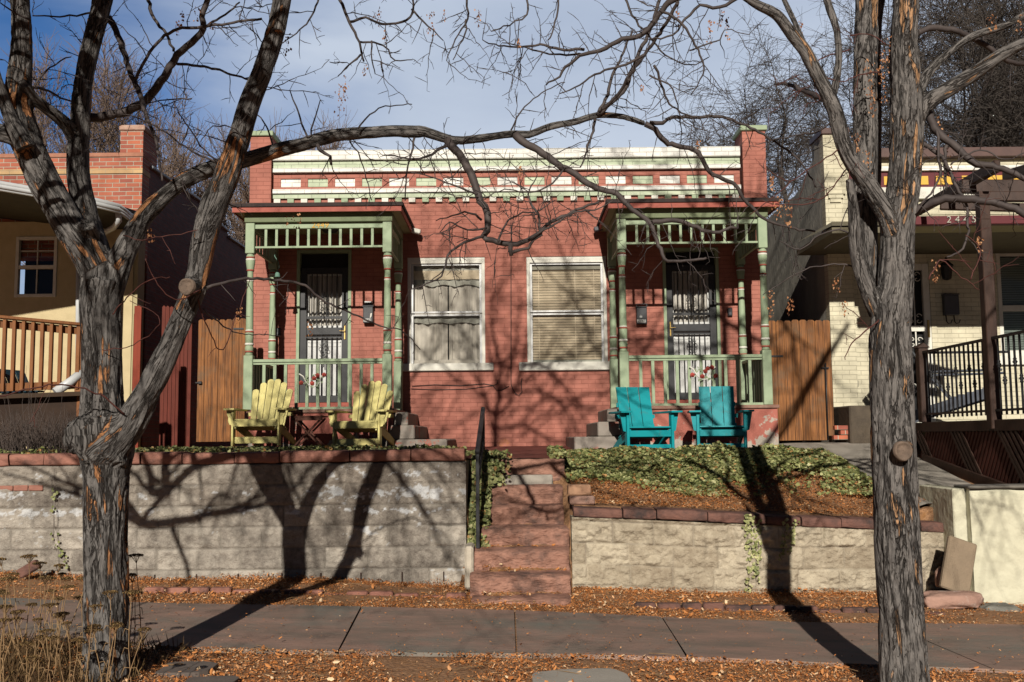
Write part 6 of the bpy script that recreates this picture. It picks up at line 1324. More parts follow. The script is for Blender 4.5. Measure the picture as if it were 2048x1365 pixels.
def twig(mb, p, d, L, r, lvl, rs, droop=-0.02, seg=0.045, spread=0.9, pods=None, zig=0.33):
    """zig-zag locust twig with swollen nodes"""
    n = max(2, int(L/seg)); pts = [p.copy()]; rad = [r]; cur = p.copy(); d = d.normalized(); flip = 1; side = d.cross(Vector((rs.gauss(0, 1), rs.gauss(0, 1), rs.gauss(0, 1)))).normalized()
    kids = []
    for k in range(n):
        t = (k+1)/n; d = (d+side*flip*zig*rs.uniform(.4, 1.2)+Vector((rs.gauss(0, .09), rs.gauss(0, .09), rs.gauss(0, .09)+droop))).normalized(); flip = -flip
        cur = cur+d*seg*rs.uniform(.7, 1.3)
        if AVOID[0] and inframe(cur): break
        pts.append(cur.copy()); rr = r*(1-t)**0.8*0.78+0.0010; rad.append(rr*(1.25 if rs.random() < .5 else 1.0))
        if lvl > 0 and rs.random() < (0.5 if lvl > 1 else 0.42):
            s2 = (side*flip*spread+d*0.65+Vector((rs.gauss(0, .4), rs.gauss(0, .4), rs.gauss(0, .4)))).normalized(); kids.append((cur.copy(), s2, L*(1-t*0.7)*rs.uniform(.25, .6), rr*.75))
        elif rs.random() < .45:      # spur
            s2 = (side*flip+Vector((rs.gauss(0, .5), rs.gauss(0, .5), rs.gauss(0, .5)))).normalized(); q = cur+s2*rs.uniform(.008, .03); mb.tube([cur, q], [rr*.8+.0006, .0011], 3, cap=False)
    if len(pts) < 2: return
    mb.tube(pts, rad, 4 if r < .006 else 5, cap=False)
    for (q, s2, l2, r2) in kids:
        if l2 > .04: twig(mb, q, s2, l2, max(r2, .0016), lvl-1, rs, droop, seg*.85, spread, pods, zig)
def limb(mb, p, d, L, r, lvl, rs, up=0.03, tw=1.0):
    """an unseen or far crown limb: wandering path, children, twigs"""
    n = max(4, int(L/.16)); pts = [p.copy()]; rad = [r]; cur = p.copy(); d = d.normalized()
    for k in range(n):
        t = (k+1)/n; d = (d+Vector((rs.gauss(0, .13), rs.gauss(0, .13), rs.gauss(0, .10)+up))).normalized(); q_ = cur+d*(L/n)
        if AVOID[0] and inframe(q_):
            d = (d+Vector((0, 0, .9))).normalized(); q_ = cur+d*(L/n)
            if inframe(q_): break
        cur = q_; rr = r*(1-t*.82); pts.append(cur.copy()); rad.append(rr)
        if k > 0 and rs.random() < .62:
            s2 = (d*.7+Vector((rs.gauss(0, .6), rs.gauss(0, .6), rs.gauss(0, .45)+.1))).normalized()
            if lvl > 0: limb(mb, cur.copy(), s2, L*rs.uniform(.35, .6), rr*.62, lvl-1, rs, up, tw)
            elif rs.random() < tw: twig(mb, cur.copy(), s2, rs.uniform(.25, .6), max(rr*.4, .003), 1, rs)
    if len(pts) > 1: mb.tube(pts, rad, 7 if r > .02 else 5, cap=False)
def twigs_along(mb, W_, R, density, rs, Lr=(.2, .6), lvl=2, r=.0035, up=0.0, skip=0.0, bias=None):
    w, rr = resample(W_, R, .05); tot = 0
    for i in range(1, len(w)):
        tot += (w[i]-w[i-1]).length
        if tot < skip: continue
        if rs.random() < density*1.5*(w[i]-w[i-1]).length:
            d = (w[i]-w[i-1]).normalized(); s = d.cross(Vector((rs.gauss(0, .3), rs.gauss(0, 1)+1, rs.gauss(0, .3)))).normalized()*rs.choice((-1, 1)); s = (s+d*rs.uniform(.1, .8)+Vector((0, rs.gauss(0, .4), up))+(bias or Vector((0, 0, 0)))).normalized()
            twig(mb, w[i]+s*rr[i]*.7, s, rs.uniform(*Lr), min(r, rr[i]*.6), lvl, rs)
def pods(name, parent, spots, seed, n=26, sc=1.0):
    random.seed(seed); rs = random.Random(seed)
    for (c, hgt, wid) in spots:
        V, Fa, T = [], [], []; m = MB()
        st = [c+Vector((0, 0, hgt*.1)), c+Vector((rs.uniform(-.01, .01), 0, -hgt*.5)), c+Vector((rs.uniform(-.02, .02), 0, -hgt))]; 
        k_ = max(5, int(n*hgt/.15))
        for k in range(k_):
            t = rs.random(); q = c+Vector((rs.gauss(0, wid), rs.gauss(0, wid), -hgt*t)); l = rs.uniform(.010, .022)*sc; w = l*rs.uniform(.28, .42); a = Vector((rs.gauss(0, .35), rs.gauss(0, .35), -1)).normalized(); s = a.cross(Vector((rs.gauss(0, 1), rs.gauss(0, 1), .1))).normalized(); e = a.cross(s)*w*.6
            m.add([q, q+a*l*.5+s*w+e, q+a*l, q+a*l*.5-s*w+e], [(0, 1, 2), (0, 2, 3)]); T += [rs.random()]*2
        m.att = {'tint': ('FLOAT', 'FACE', T)}; m.build(name, POD, parent)
    return

# ---- left tree
TLY = 5.88
tl = thing('street_tree', 'gray-barked locust tree at the left, low fork and long limb reaching across the house', 'tree', tuple(P(212, 1392, TLY)))
TR = [(214, 1430, 58), (212, 1385, 51), (212, 1320, 47), (212, 1240, 45), (212, 1140, 43.5), (211, 1040, 43), (212, 960, 45), (211, 890, 55), (205, 830, 45), (204, 760, 40), (203, 680, 40), (200, 610, 41), (205, 560, 44)]
A_ = [(205, 590, 36), (185, 525, 35), (132, 440, 32), (84, 355, 32), (48, 270, 33), (36, 200, 28), (43, 100, 21.5), (40, 0, 20.5), (34, -140, 18), (60, -320, 15), (50, -500, 11)]
A2 = [(52, 300, 22), (20, 235, 15), (-20, 120, 12), (-60, 0, 10), (-100, -150, 8)]
A3 = [(48, 280, 20), (-10, 265, 19), (-90, 275, 18), (-180, 285, 16), (-300, 350, 13), (-420, 430, 9)]
B_ = [(205, 585, 34), (192, 510, 30), (172, 430, 25), (156, 342, 23), (160, 239, 21), (168, 154, 19.5), (184, 85, 20), (205, 0, 20.5), (225, -120, 17), (262, -300, 14), (270, -480, 10)]
C_ = [(212, 600, 30), (228, 550, 29), (252, 497, 24), (290, 432, 20), (330, 392, 18), (372, 360, 17.5), (430, 335, 17), (491, 321, 17), (560, 300, 15.5), (610, 288, 15), (660, 274, 14.5), (714, 267, 13.5), (783, 263, 13), (840, 264, 13.5), (850, 264, 11.5), (905, 281, 9.5), (943, 280, 9.3), (981, 274, 9), (1026, 268, 8.5), (1057, 270, 8.5), (1103, 253, 8), (1152, 244, 7.5), (1194, 231, 7.2), (1247, 234, 6.5), (1290, 248, 6)]
D_ = [(212, 900, 40), (250, 862, 34), (288, 800, 28), (318, 740, 25.5), (342, 690, 24), (368, 630, 23), (388, 580, 26), (397, 543, 22), (408, 478, 25), (424, 420, 28), (452, 352, 27), (478, 277, 23), (500, 205, 22), (527, 137, 21), (549, 68, 20.5), (564, 0, 19.5)]
limbsW = []
W_, R = path3(TR, TLY, TLY); W_[0].z = -0.12; limbsW.append((W_, R))
W_, R = path3(A_, TLY, 5.5); limbsW.append((W_, R)); LA = (W_, R)
LA3 = path3(A3, 5.7, 5.4); limbsW.append(LA3); LA2 = path3(A2, 5.65, 5.5); limbsW.append(LA2)
LB = path3(B_, TLY+.02, 6.35); limbsW.append(LB); LC = path3(C_, TLY, 6.25); limbsW.append(LC)
WD, RD = path3(D_, TLY-.06, 5.70)
up_pts = [SH(988, 905, FY, 5.7), SH(991, 838, FY, 5.7), SH(997, 800, FY, 5.72)]
WD += up_pts; RD += [.052, .046, .040]
LD = (WD, RD); limbsW.append(LD)
# the D limb forks overhead; these throw the big branching shadow between the windows
limbsW.append(([up_pts[1], SH(968, 795, FY, 5.7), SH(960, 740, FY, 5.7), SH(957, 690, FY, 5.75)], [.034, .026, .022, .016]))
limbsW.append(([up_pts[2], SH(1001, 735, FY, 5.7), SH(985, 660, FY, 5.75), SH(983, 610, FY, 5.8), SH(1008, 546, FY, 5.85), SH(1010, 480, FY, 5.9)], [.036, .030, .026, .022, .018, .012]))
limbsW.append(([up_pts[2], SH(1018, 785, FY, 5.7), SH(1045, 742, FY, 5.7), SH(1062, 600, FY, 5.75), SH(1050, 520, FY, 5.8)], [.032, .026, .022, .016, .010]))
limbsW.append(([SH(1001, 735, FY, 5.7), SH(1030, 690, FY, 5.7), SH(1040, 610, FY, 5.7), SH(1035, 560, FY, 5.75)], [.024, .018, .014, .010]))
# A-B connector, knots
LAB = path3([(150, 275, 17), (135, 252, 15), (108, 228, 13), (66, 196, 12), (50, 170, 12)], 6.02, 5.68); limbsW.append(LAB)
for (px, py, r0, dx, dy, dY) in ((376, 572, 20, -8, 6, -.10),): 
    q = P(px+10, py, 5.74); limbsW.append(([q, P(px-2, py+3, 5.60)], [rpx(19, 5.7), rpx(16, 5.62)]))
limbsW.append(([P(180, 470, 5.85), P(172, 448, 5.74)], [rpx(22, 5.8), rpx(16, 5.74)]))
swell = [(P(165, 872, 5.80), (.085, .10, .11)), (P(212, 880, 5.84), (.14, .13, .16))]
trk = trunk_mesh('trunk', limbsW, BARK, tl, 0.0085, swell=swell)
# sawn knot on limb D
def sawn(parent, px, py, Y, rp, tilt=(0, -1, 0)):
    rp *= 0.86
    q = P(px, py, Y); n = Vector(tilt).normalized(); u = n.cross(Vector((0, 0, 1))).normalized(); v = u.cross(n); m = MB(); b0 = len(m.v)
    rings = [(rpx(rp*1.25, Y), -.015), (rpx(rp*1.18, Y), .012), (rpx(rp, Y), .014), (rpx(rp*.86, Y), .004), (rpx(rp*.5, Y), .003), (.002, .003)]
    for rr, o in rings:
        for k in range(24):
            a = 2*math.pi*k/24; q2 = q+(u*math.cos(a)*.93+v*math.sin(a)*(1+.05*math.sin(3*a)))*rr+n*o; m.v.append(tuple(q2))
    for i in range(5):
        for k in range(24): m.f.append((b0+i*24+k, b0+i*24+(k+1) % 24, b0+(i+1)*24+(k+1) % 24, b0+(i+1)*24+k)); m.sm.append(True)
    m.build('sawn_knot', bpy.data.materials.get('sawn_wood') or M('sawn_wood', (0.19, 0.135, 0.10), (0.085, 0.062, 0.048), 16, .9, .006, 60), parent)
sawn(tl, 374, 574, 5.575, 17, (-.12, -1, .05))
rs = random.Random(21)
def branch(parent, pts, Y0, Y1, dens=9, Lr=(.12, .4), lvl=2, r=.003, seed=1, up=0., mat=None, skip=0., n=6):
    W_, R = path3(pts, Y0, Y1); w, r_ = resample(W_, R, .03)
    rr = random.Random(seed); w2 = [p+Vector((rr.gauss(0, .003), rr.gauss(0, .004), rr.gauss(0, .003))) for p in w]; r_ = [a*(1+.10*rr.random()) for a in r_]
    m = MB(); m.tube(w2, r_, n if max(R) > .008 else 5); twigs_along(m, W_, R, dens, rr, Lr, lvl, r*.85, up, skip); return m.build('branch', mat or TWIGM, parent)
pt = lambda s, r0, r1: [(x, y, r0+(r1-r0)*i/(len(s)-1)) for i, (x, y) in enumerate(s)]
L_ = [  # traced limbs of the left tree: points, radii, depths
 ([(1290, 248), (1305, 254), (1329, 283), (1354, 292), (1397, 305), (1421, 345), (1468, 369), (1488, 398), (1511, 422), (1535, 442), (1590, 457), (1631, 464)], 6.0, 2.0, 6.25, 6.6, 7),
 ([(1300, 248), (1326, 246), (1345, 236), (1400, 234), (1446, 235), (1492, 252), (1538, 277), (1600, 323), (1631, 375)], 4.5, 1.5, 6.26, 6.5, 8),
 ([(1030, 270), (1045, 284), (1076, 301), (1114, 327), (1152, 350), (1194, 375), (1232, 388), (1263, 419), (1297, 442), (1306, 463), (1321, 498), (1329, 518), (1353, 523), (1414, 517)], 9, 2.5, 6.15, 6.0, 9),
 ([(1303, 445), (1344, 441), (1385, 450), (1414, 464), (1440, 465), (1461, 455), (1475, 458)], 5, 2.5, 6.03, 6.1, 9),
 ([(893, 280), (904, 294), (931, 327), (947, 362), (962, 404), (975, 430), (974, 461), (967, 474), (996, 485), (1023, 489), (1057, 480), (1080, 465), (1095, 449), (1133, 430), (1165, 415), (1200, 402)], 9.5, 2.2, 6.12, 5.9, 17),
 ([(1021, 489), (1023, 500), (1023, 511)], 5.5, 4.5, 5.95, 5.95, 0), ([(1025, 508), (1035, 501), (1055, 498), (1068, 480), (1085, 470)], 3.6, 2.5, 5.95, 5.9, 6),
 ([(967, 474), (940, 480), (912, 495), (895, 512), (888, 540), (874, 560), (845, 572), (820, 578)], 3.2, 1, 5.95, 5.8, 9), ([(1080, 465), (1075, 430), (1062, 405), (1060, 380), (1075, 350)], 3, 1, 5.9, 6.1, 14), ([(1057, 480), (1100, 455), (1150, 425), (1190, 420), (1225, 400)], 2.6, 1, 5.9, 5.8, 15), ([(996, 485), (1010, 450), (1035, 430), (1080, 420), (1110, 400)], 2.4, 1, 5.9, 6, 14), ([(955, 390), (920, 375), (890, 365), (850, 350), (815, 345)], 2.4, .9, 6, 6.1, 12), ([(975, 455), (935, 460), (900, 445), (880, 465)], 2.2, .9, 5.95, 5.8, 12), ([(1130, 335), (1100, 370), (1060, 385), (1010, 380), (960, 400)], 2.0, .9, 6.1, 5.9, 12), ([(963, 440), (940, 425), (905, 432), (870, 440)], 2.6, 1, 6, 6.1, 6),
 ([(1194, 230), (1247, 183), (1265, 140), (1280, 100), (1300, 60), (1318, 0), (1330, -60)], 4.5, 3.2, 6.2, 6.0, 7), ([(1194, 231), (1215, 190), (1225, 150), (1240, 120), (1265, 60)], 3.6, 2, 6.2, 6.3, 7),
 ([(1190, 238), (1186, 262), (1178, 285), (1170, 310), (1162, 335)], 3.2, 1.5, 6.2, 6.1, 8), ([(1022, 262), (1034, 235), (1058, 205), (1085, 185), (1130, 165)], 1.8, 1, 6.1, 6.0, 5),
 ([(181, 236), (239, 227), (284, 208), (314, 174), (335, 143), (355, 109), (383, 85), (407, 58), (403, 34), (415, 0), (420, -50)], 9, 5, 6.15, 6.0, 5),
 ([(219, 38), (239, 79), (260, 143), (284, 202), (297, 246), (311, 277), (318, 318), (325, 362)], 7.2, 1.8, 6.25, 5.6, 3),
 ([(270, 157), (294, 116), (321, 79), (355, 58), (396, 55), (434, 51), (478, 44), (523, 38)], 3.6, 2.4, 5.9, 5.75, 7), ([(297, 0), (308, 38), (332, 68), (349, 103)], 3.6, 2.6, 6.1, 6.05, 5),
 ([(354, 128), (393, 132), (431, 138), (472, 152), (500, 160)], 3, 2, 6.05, 5.8, 7), ([(407, 58), (425, 45), (450, 30), (480, 5)], 2.8, 1.5, 6.0, 6.0, 6), ([(383, 198), (340, 200), (300, 205), (230, 220)], 1.6, 1.0, 6, 6.05, 6),
 ([(415, 575), (440, 568), (484, 558), (557, 561), (610, 571), (645, 600), (674, 614), (733, 640), (768, 656), (803, 661), (840, 700)], 3.6, .9, 5.75, 6.6, 2.5),
 ([(545, 295), (538, 262), (520, 235), (490, 210)], 2, 1, 6.0, 6.0, 4), ([(615, 275), (592, 215), (580, 180)], 2.2, 1, 6, 6.0, 3), ([(618, 275), (632, 230), (640, 200)], 2, .9, 6, 6.05, 3), ([(717, 258), (740, 230), (770, 214), (825, 210)], 2.0, 1.0, 6, 6.0, 1),
 ([(635, 290), (640, 303), (660, 312), (663, 330)], 4.2, 2.5, 6.0, 6.0, 14), ([(830, 277), (822, 310), (815, 330), (812, 375), (812, 400)], 2.5, 1.2, 6.05, 6.0, 5), ([(895, 292), (865, 308), (840, 318), (800, 315), (770, 310)], 3.2, 1.2, 6.1, 6.1, 7), ([(700, 285), (715, 305), (730, 345), (742, 400)], 1.6, 1, 6.1, 6.1, 4),
 ([(490, 285), (470, 260), (440, 250), (415, 262), (402, 285)], 1.6, .9, 5.7, 5.5, 3), ([(440, 330), (400, 290), (360, 230), (352, 215)], 1.9, .9, 5.8, 5.6, 2), ([(435, 328), (380, 300), (330, 265), (270, 235), (215, 228)], 2.2, .9, 5.8, 5.6, 5),
 ([(180, 25), (140, 32), (100, 34), (66, 30)], 2.2, 1.4, 6.2, 6.0, 6), ([(66, 175), (85, 150), (110, 130), (140, 112)], 2.4, 1.2, 5.65, 5.8, 8), ([(66, 175), (90, 180), (120, 195), (150, 204)], 2.8, 1.5, 5.7, 6.0, 5), ([(60, 40), (30, 25), (0, 5)], 2.5, 1.2, 5.6, 5.5, 6),
 ([(248, 470), (270, 480), (300, 478), (350, 470), (396, 460)], 1.2, .8, 5.6, 5.6, 2), ([(395, 600), (440, 700), (470, 640), (500, 560)], 1.3, .8, 5.7, 6.2, 2), ([(408, 620), (430, 640), (460, 660), (480, 668), (560, 672)], 2.0, .8, 5.75, 6.5, 3),
 ([(225, 630), (260, 590), (300, 560), (340, 555)], 1.4, .8, 5.8, 5.6, 3), ([(400, 580), (350, 600), (310, 560), (290, 520)], 1.4, .8, 5.6, 5.4, 3), ([(250, 830), (200, 790), (120, 770), (50, 780), (-20, 800)], 1.8, 1.2, 5.7, 5.2, 1), ([(205, 700), (270, 690), (320, 640), (260, 600)], 1.0, .7, 5.75, 5.6, 1),
]
for k, (s, r0, r1, Y0, Y1, dn) in enumerate(L_): branch(tl, pt(s, r0, r1), Y0, Y1, dens=dn, seed=100+k, mat=REDTWIG if (r0 < 1.9 and s[0][1] > 450) else None, lvl=2 if dn > 4 else 1, Lr=(.10, .42) if dn > 4 else (.06, .25))
# sub-crown overhead and short shoots along the long limb
rr = random.Random(5)
m = MB(); twigs_along(m, LC[0][8:], LC[1][8:], 5, rr, (.1, .35), 1, .0028, .25); m.build('branch', TWIGM, tl)
m = MB(); twigs_along(m, LD[0][8:16], LD[1][8:16], 4.5, rr, (.15, .5), 2, .003, .0); twigs_along(m, LA[0][3:9], LA[1][3:9], 4, rr, (.1, .4), 1, .0028); twigs_along(m, LB[0][3:9], LB[1][3:9], 3, rr, (.15, .45), 2, .003); m.build('branch', TWIGM, tl)
def crown(parent, seed, starts):
    for k, (p, d, L, r, lv) in enumerate(starts):
        q = random.Random(seed+k); m = MB(); AVOID[0] = True; limb(m, p, Vector(d), L, r, lv, q, tw=.6); AVOID[0] = False
        if m.v: m.build('crown_limb', TWIGM, parent)
crown(tl, 300, [(LA3[0][2], (-.5, .2, 1), 2.6, .05, 2), (LA3[0][4], (.1, -.6, 1), 2.6, .05, 2), (LA3[0][-1], (-.9, .3, .9), 2.8, .05, 2), (LA2[0][-1], (-.4, .1, 1), 2.8, .04, 2), (LD[0][-2], (.9, -.4, 1), 2.2, .03, 2), (LD[0][-1], (-.2, .4, 1), 2.2, .03, 2), (LB[0][-2], (-.7, -.5, 1), 2.2, .035, 2), (LA[0][-1], (-.1, -.1, 1), 2.2, .035, 2), (LB[0][-1], (.2, .3, 1), 2.4, .032, 2), (LD[0][-1], (.4, .0, 1), 1.6, .03, 2), (SH(1050, 520, FY, 5.8), (.3, 0, 1), 1.4, .014, 1), (SH(957, 690, FY, 5.75), (-.3, 0, 1), 1.5, .02, 2), (LA2[0][-1], (-.6, -.2, 1), 2.0, .03, 2), (LA3[0][-1], (-.8, 0, .5), 1.6, .03, 1), (LB[0][-3], (.8, 0, .9), 2.2, .03, 2), (LA[0][-3], (-.5, .4, 1), 2.0, .035, 2), (LA2[0][-2], (-.9, -.3, .7), 2.4, .04, 2), (LA3[0][-1], (-.6, -.6, .8), 2.6, .04, 2), (LA3[0][3], (-.2, -.5, 1), 2.4, .04, 2), (LA2[0][-1], (.2, -.7, .9), 2.4, .03, 2)])
# ---- right tree
TRY = 5.85
tr = thing('street_tree', 'gray and orange barked locust tree at the right with a sawn knot halfway down', 'tree', tuple(P(1810, 1400, TRY)))
T2 = [(1812, 1460, 56), (1811, 1400, 50), (1808, 1343, 48), (1803, 1240, 46), (1797, 1138, 45.5), (1792, 1036, 45), (1788, 930, 44.5), (1784, 840, 44), (1782, 760, 43), (1779, 680, 42.5), (1782, 620, 41), (1790, 570, 37), (1794, 500, 34), (1797, 430, 35), (1806, 380, 34), (1812, 297, 34), (1813, 235, 36), (1811, 176, 33), (1807, 88, 29), (1813, 0, 26.5), (1812, -120, 24)]
WT, RT = path3(T2, TRY, 5.85); WT[0].z = -0.2
topo = [SH(1448, 640, FY, 5.9), SH(1428, 560, FY, 5.9), SH(1404, 420, FY, 5.95), SH(1394, 320, FY, 6.0)]
WT += topo; RT += [.062, .055, .045, .035]
R2 = [(WT, RT)]
Ll = path3([(1790, 470, 26), (1770, 425, 21), (1735, 368, 18.5), (1700, 318, 17.5), (1680, 264, 16.5), (1672, 226, 16), (1657, 195, 16), (1635, 152, 15), (1610, 103, 14), (1585, 71, 13), (1554, 30, 12), (1523, 14, 10.5), (1485, -10, 9.5), (1440, -60, 8.5), (1400, -140, 7)], 5.83, 5.55); R2.append(Ll)
L2 = path3([(1660, 205, 10), (1670, 175, 8.5), (1678, 117, 8), (1673, 59, 8), (1661, 23, 9), (1650, -20, 8), (1640, -120, 7)], 5.78, 6.0); R2.append(L2)
L3 = path3([(1612, 100, 9), (1600, 70, 7), (1585, 35, 6.5), (1568, 0, 6), (1545, -60, 5)], 5.68, 5.8); R2.append(L3)
NN = path3([(1778, 670, 24), (1762, 620, 21), (1742, 560, 20), (1733, 500, 23), (1730, 430, 25), (1730, 340, 25), (1731, 250, 25), (1731, 120, 25), (1733, 0, 24), (1738, -160, 22), (1730, -360, 17)], 5.95, 6.2); R2.append(NN)
NR = path3([(1748, 420, 12), (1751, 330, 12), (1752, 200, 12), (1752, 90, 11), (1758, 20, 10), (1775, -60, 8)], 6.22, 6.3); R2.append(NR)
MM = path3([(1765, 650, 18), (1748, 610, 18), (1730, 565, 16), (1713, 506, 14), (1708, 440, 12), (1704, 390, 10), (1697, 358, 8)], 5.85, 5.75); R2.append(MM)
PP = path3([(1818, 262, 26), (1845, 213, 20), (1878, 190, 17.5), (1922, 164, 16), (1966, 135, 15), (2010, 105, 14), (2060, 80, 13), (2150, 30, 12), (2260, -60, 9)], 5.85, 5.6); R2.append(PP)
QQ = path3([(1838, 185, 13), (1850, 155, 11.5), (1870, 132, 9.5), (1908, 97, 8.5), (1952, 70, 8.5), (2004, 54, 8), (2060, 24, 8), (2150, -40, 7)], 5.9, 6.1); R2.append(QQ)
R2.append(([P(1805, 898, 5.83), P(1806, 901, 5.685)], [rpx(23, 5.8), rpx(18, 5.7)]))
trunk_mesh('trunk', R2, BARK2, tr, 0.0085)
sawn(tr, 1806, 902, 5.665, 19, (.05, -1, .05))
GY_ = 14.6
# limb that throws the long slanting shadow over the cedar gate and the plinth
gs = [SH(1700, 640, 14.8, 5.9), SH(1649, 712, GY_, 5.9), SH(1602, 788, GY_, 5.9), SH(1557, 857, GY_, 5.9)]
L2_ = [
 ([(1665, 205), (1640, 195), (1610, 182), (1580, 170), (1550, 168)], 8, 2.5, 6.6, 7.2, 6), ([(1834, 66), (1864, 56), (1908, 62), (1952, 79), (1981, 97), (2010, 120), (2050, 130)], 6.5, 4.5, 5.95, 6.2, 7),
 ([(1850, 205), (1871, 258), (1904, 287), (1929, 310), (1952, 329), (1984, 332), (2016, 345), (2060, 362)], 8.5, 5.5, 5.9, 5.6, 5), ([(1830, 280), (1846, 287), (1868, 302), (1887, 316), (1904, 355), (1923, 393), (1936, 426), (1930, 490), (1894, 516)], 5.5, 1.8, 5.85, 5.6, 6),
 ([(1815, 445), (1833, 422), (1865, 406), (1904, 397), (1958, 400), (2007, 409), (2060, 436)], 8.5, 7, 5.85, 5.5, 6), ([(1875, 260), (1877, 310), (1880, 350), (1862, 388), (1840, 410)], 3, 1.8, 5.8, 5.7, 4), ([(1893, 290), (1890, 330), (1892, 380)], 3.4, 2.4, 5.8, 5.8, 4),
 ([(1680, 230), (1640, 262), (1600, 270), (1560, 278), (1510, 290)], 1.9, .9, 5.7, 6.0, 3), ([(1678, 300), (1600, 350), (1540, 400), (1500, 430)], 1.4, .8, 5.75, 5.9, 3), ([(1700, 330), (1640, 400), (1570, 410), (1520, 400)], 1.5, .9, 5.8, 6.0, 4),
 ([(1740, 550), (1690, 530), (1630, 535), (1580, 555), (1525, 590)], 2.0, .8, 5.85, 6.0, 2), ([(1720, 480), (1680, 460), (1640, 470), (1600, 500), (1560, 480)], 2.2, 1, 5.8, 5.9, 8), ([(1760, 640), (1700, 690), (1690, 720)], 1.6, .8, 5.75, 5.6, 2),
 ([(1700, 100), (1640, 120), (1620, 150), (1640, 200)], 1.4, .8, 5.9, 5.7, 3), ([(1760, 145), (1720, 150), (1680, 165), (1640, 150)], 1.6, .9, 5.8, 5.8, 2), ([(1770, 90), (1745, 70), (1700, 70)], 1.4, 1, 5.8, 5.9, 2), ([(1900, 330), (1960, 300), (2010, 320), (2060, 300)], 2, 1, 5.7, 5.6, 7), ([(1940, 560), (1960, 500), (1930, 470)], 1.5, 1, 5.6, 5.6, 6), ([(1858, 560), (1880, 520), (1905, 540), (1960, 580)], 1.8, .9, 5.6, 5.6, 6),
 ([(1485, -10), (1440, 15), (1400, 12), (1370, 40), (1345, 70), (1300, 80)], 3.8, 1.5, 5.6, 5.7, 9), ([(1410, -20), (1340, 5), (1290, 65), (1245, 80), (1200, 101), (1160, 112), (1125, 142), (1118, 155), (1090, 170)], 6.5, 1.5, 5.6, 6.0, 10), ([(1355, 5), (1330, 50), (1290, 110), (1260, 150), (1235, 190), (1200, 226)], 4, 3, 5.6, 6.15, 6),
 ([(1168, 100), (1120, 100), (1080, 90), (1040, 95), (990, 90), (965, 80)], 3.2, 1.0, 5.95, 6.1, 10), ([(1165, 108), (1110, 110), (1065, 100), (1030, 90), (1005, 85)], 2.4, 1.0, 6, 6.1, 10), ([(1290, 110), (1250, 130), (1190, 150), (1150, 175), (1120, 190)], 3, 1, 5.7, 5.9, 8), ([(1320, 20), (1365, 50), (1400, 110), (1405, 150), (1380, 190)], 3, 1, 5.6, 5.7, 9), ([(1310, 130), (1330, 190), (1345, 215), (1400, 240)], 3, 1.2, 5.8, 6.0, 9),
 ([(1300, 150), (1345, 180), (1365, 240), (1420, 265)], 2, .8, 5.8, 5.9, 7), ([(1250, 0), (1270, 40), (1300, 75), (1330, 110), (1380, 130), (1420, 115)], 2.6, 1, 5.8, 5.8, 8), ([(1380, 100), (1440, 80), (1450, 60), (1497, 70)], 1.8, .8, 5.7, 5.7, 6),
 ([(669, -30), (699, 46), (718, 84), (728, 122)], 3.8, 2.0, 5.8, 5.9, 4), ([(699, 46), (733, 36), (771, 50), (821, 34), (825, -10)], 2.8, 2.2, 5.9, 5.85, 8), ([(823, 20), (844, 42), (867, 61), (888, 82)], 2.4, 1, 5.85, 5.9, 9), ([(931, -20), (935, 38), (916, 69), (893, 122)], 2.6, 1, 5.9, 5.95, 9), ([(933, 40), (930, 70), (920, 90), (906, 121)], 2.0, .9, 5.9, 5.95, 9), ([(718, 84), (768, 91), (790, 122), (825, 118)], 2.3, 1, 5.9, 5.9, 9), ([(722, 110), (699, 129), (676, 152)], 2.2, 1, 5.9, 5.9, 8), ([(745, 84), (743, 120), (750, 148)], 1.8, 1, 5.9, 5.9, 8), ([(640, -10), (620, 40), (600, 60), (560, 90)], 2.2, 1, 5.8, 5.7, 7), ([(1052, -10), (1052, 30), (1020, 50), (982, 63)], 2.2, 1.2, 5.9, 5.9, 8), ([(1118, -20), (1112, 45), (1095, 80)], 2.2, 1.4, 5.9, 5.9, 8),
]
for k, (s, r0, r1, Y0, Y1, dn) in enumerate(L2_): branch(tr if s[0][0] > 1000 else tl, pt(s, r0, r1), Y0, Y1, dens=dn, seed=200+k, mat=REDTWIG if (r0 <= 1.8 and s[0][0] > 1600) else None, lvl=2 if dn > 4 else 1, Lr=(.10, .40))
m = MB(); m.tube([WT[-5]+Vector((0, 0, 0)), WT[-5].lerp(gs[0], .5)+Vector((0, 0, -.1)), gs[0]], [.045, .04, .035], 8); m.tube(gs, [.035, .030, .026, .018], 8); m.build('branch', TWIGM, tr)
m = MB(); w = [SH(1099, 462, FY, 5.9), SH(1126, 507, FY, 5.9), SH(1149, 591, FY, 5.9), SH(1168, 628, FY, 5.9), SH(1180, 675, FY, 5.9), SH(1211, 715, FY, 5.9), SH(1232, 777, FY, 5.9)]; m.tube([topo[0]+Vector((-.1, 0, .3))]+w[::-1] if False else w, [.012, .016, .020, .022, .024, .026, .028], 7); m.tube([w[-1], w[-1].lerp(WT[-5], .5), WT[-5]], [.028, .034, .04], 7); twigs_along(m, w, [.015]*7, 4, random.Random(9), (.2, .5), 1, .004); m.build('branch', TWIGM, tr)
crown(tr, 400, [(topo[-1], (.1, 0, 1), 2.0, .032, 2), (topo[0], (.6, .1, .8), 2.4, .03, 2), (topo[0], (-.7, .1, .7), 2.6, .03, 2), (NN[0][-1], (-.3, .2, 1), 2.2, .035, 2), (L2[0][-1], (-.3, .3, 1), 1.8, .022, 2), (PP[0][-1], (.8, -.1, .8), 2.0, .03, 2), (topo[1], (.5, -.2, .7), 2.0, .028, 2)])
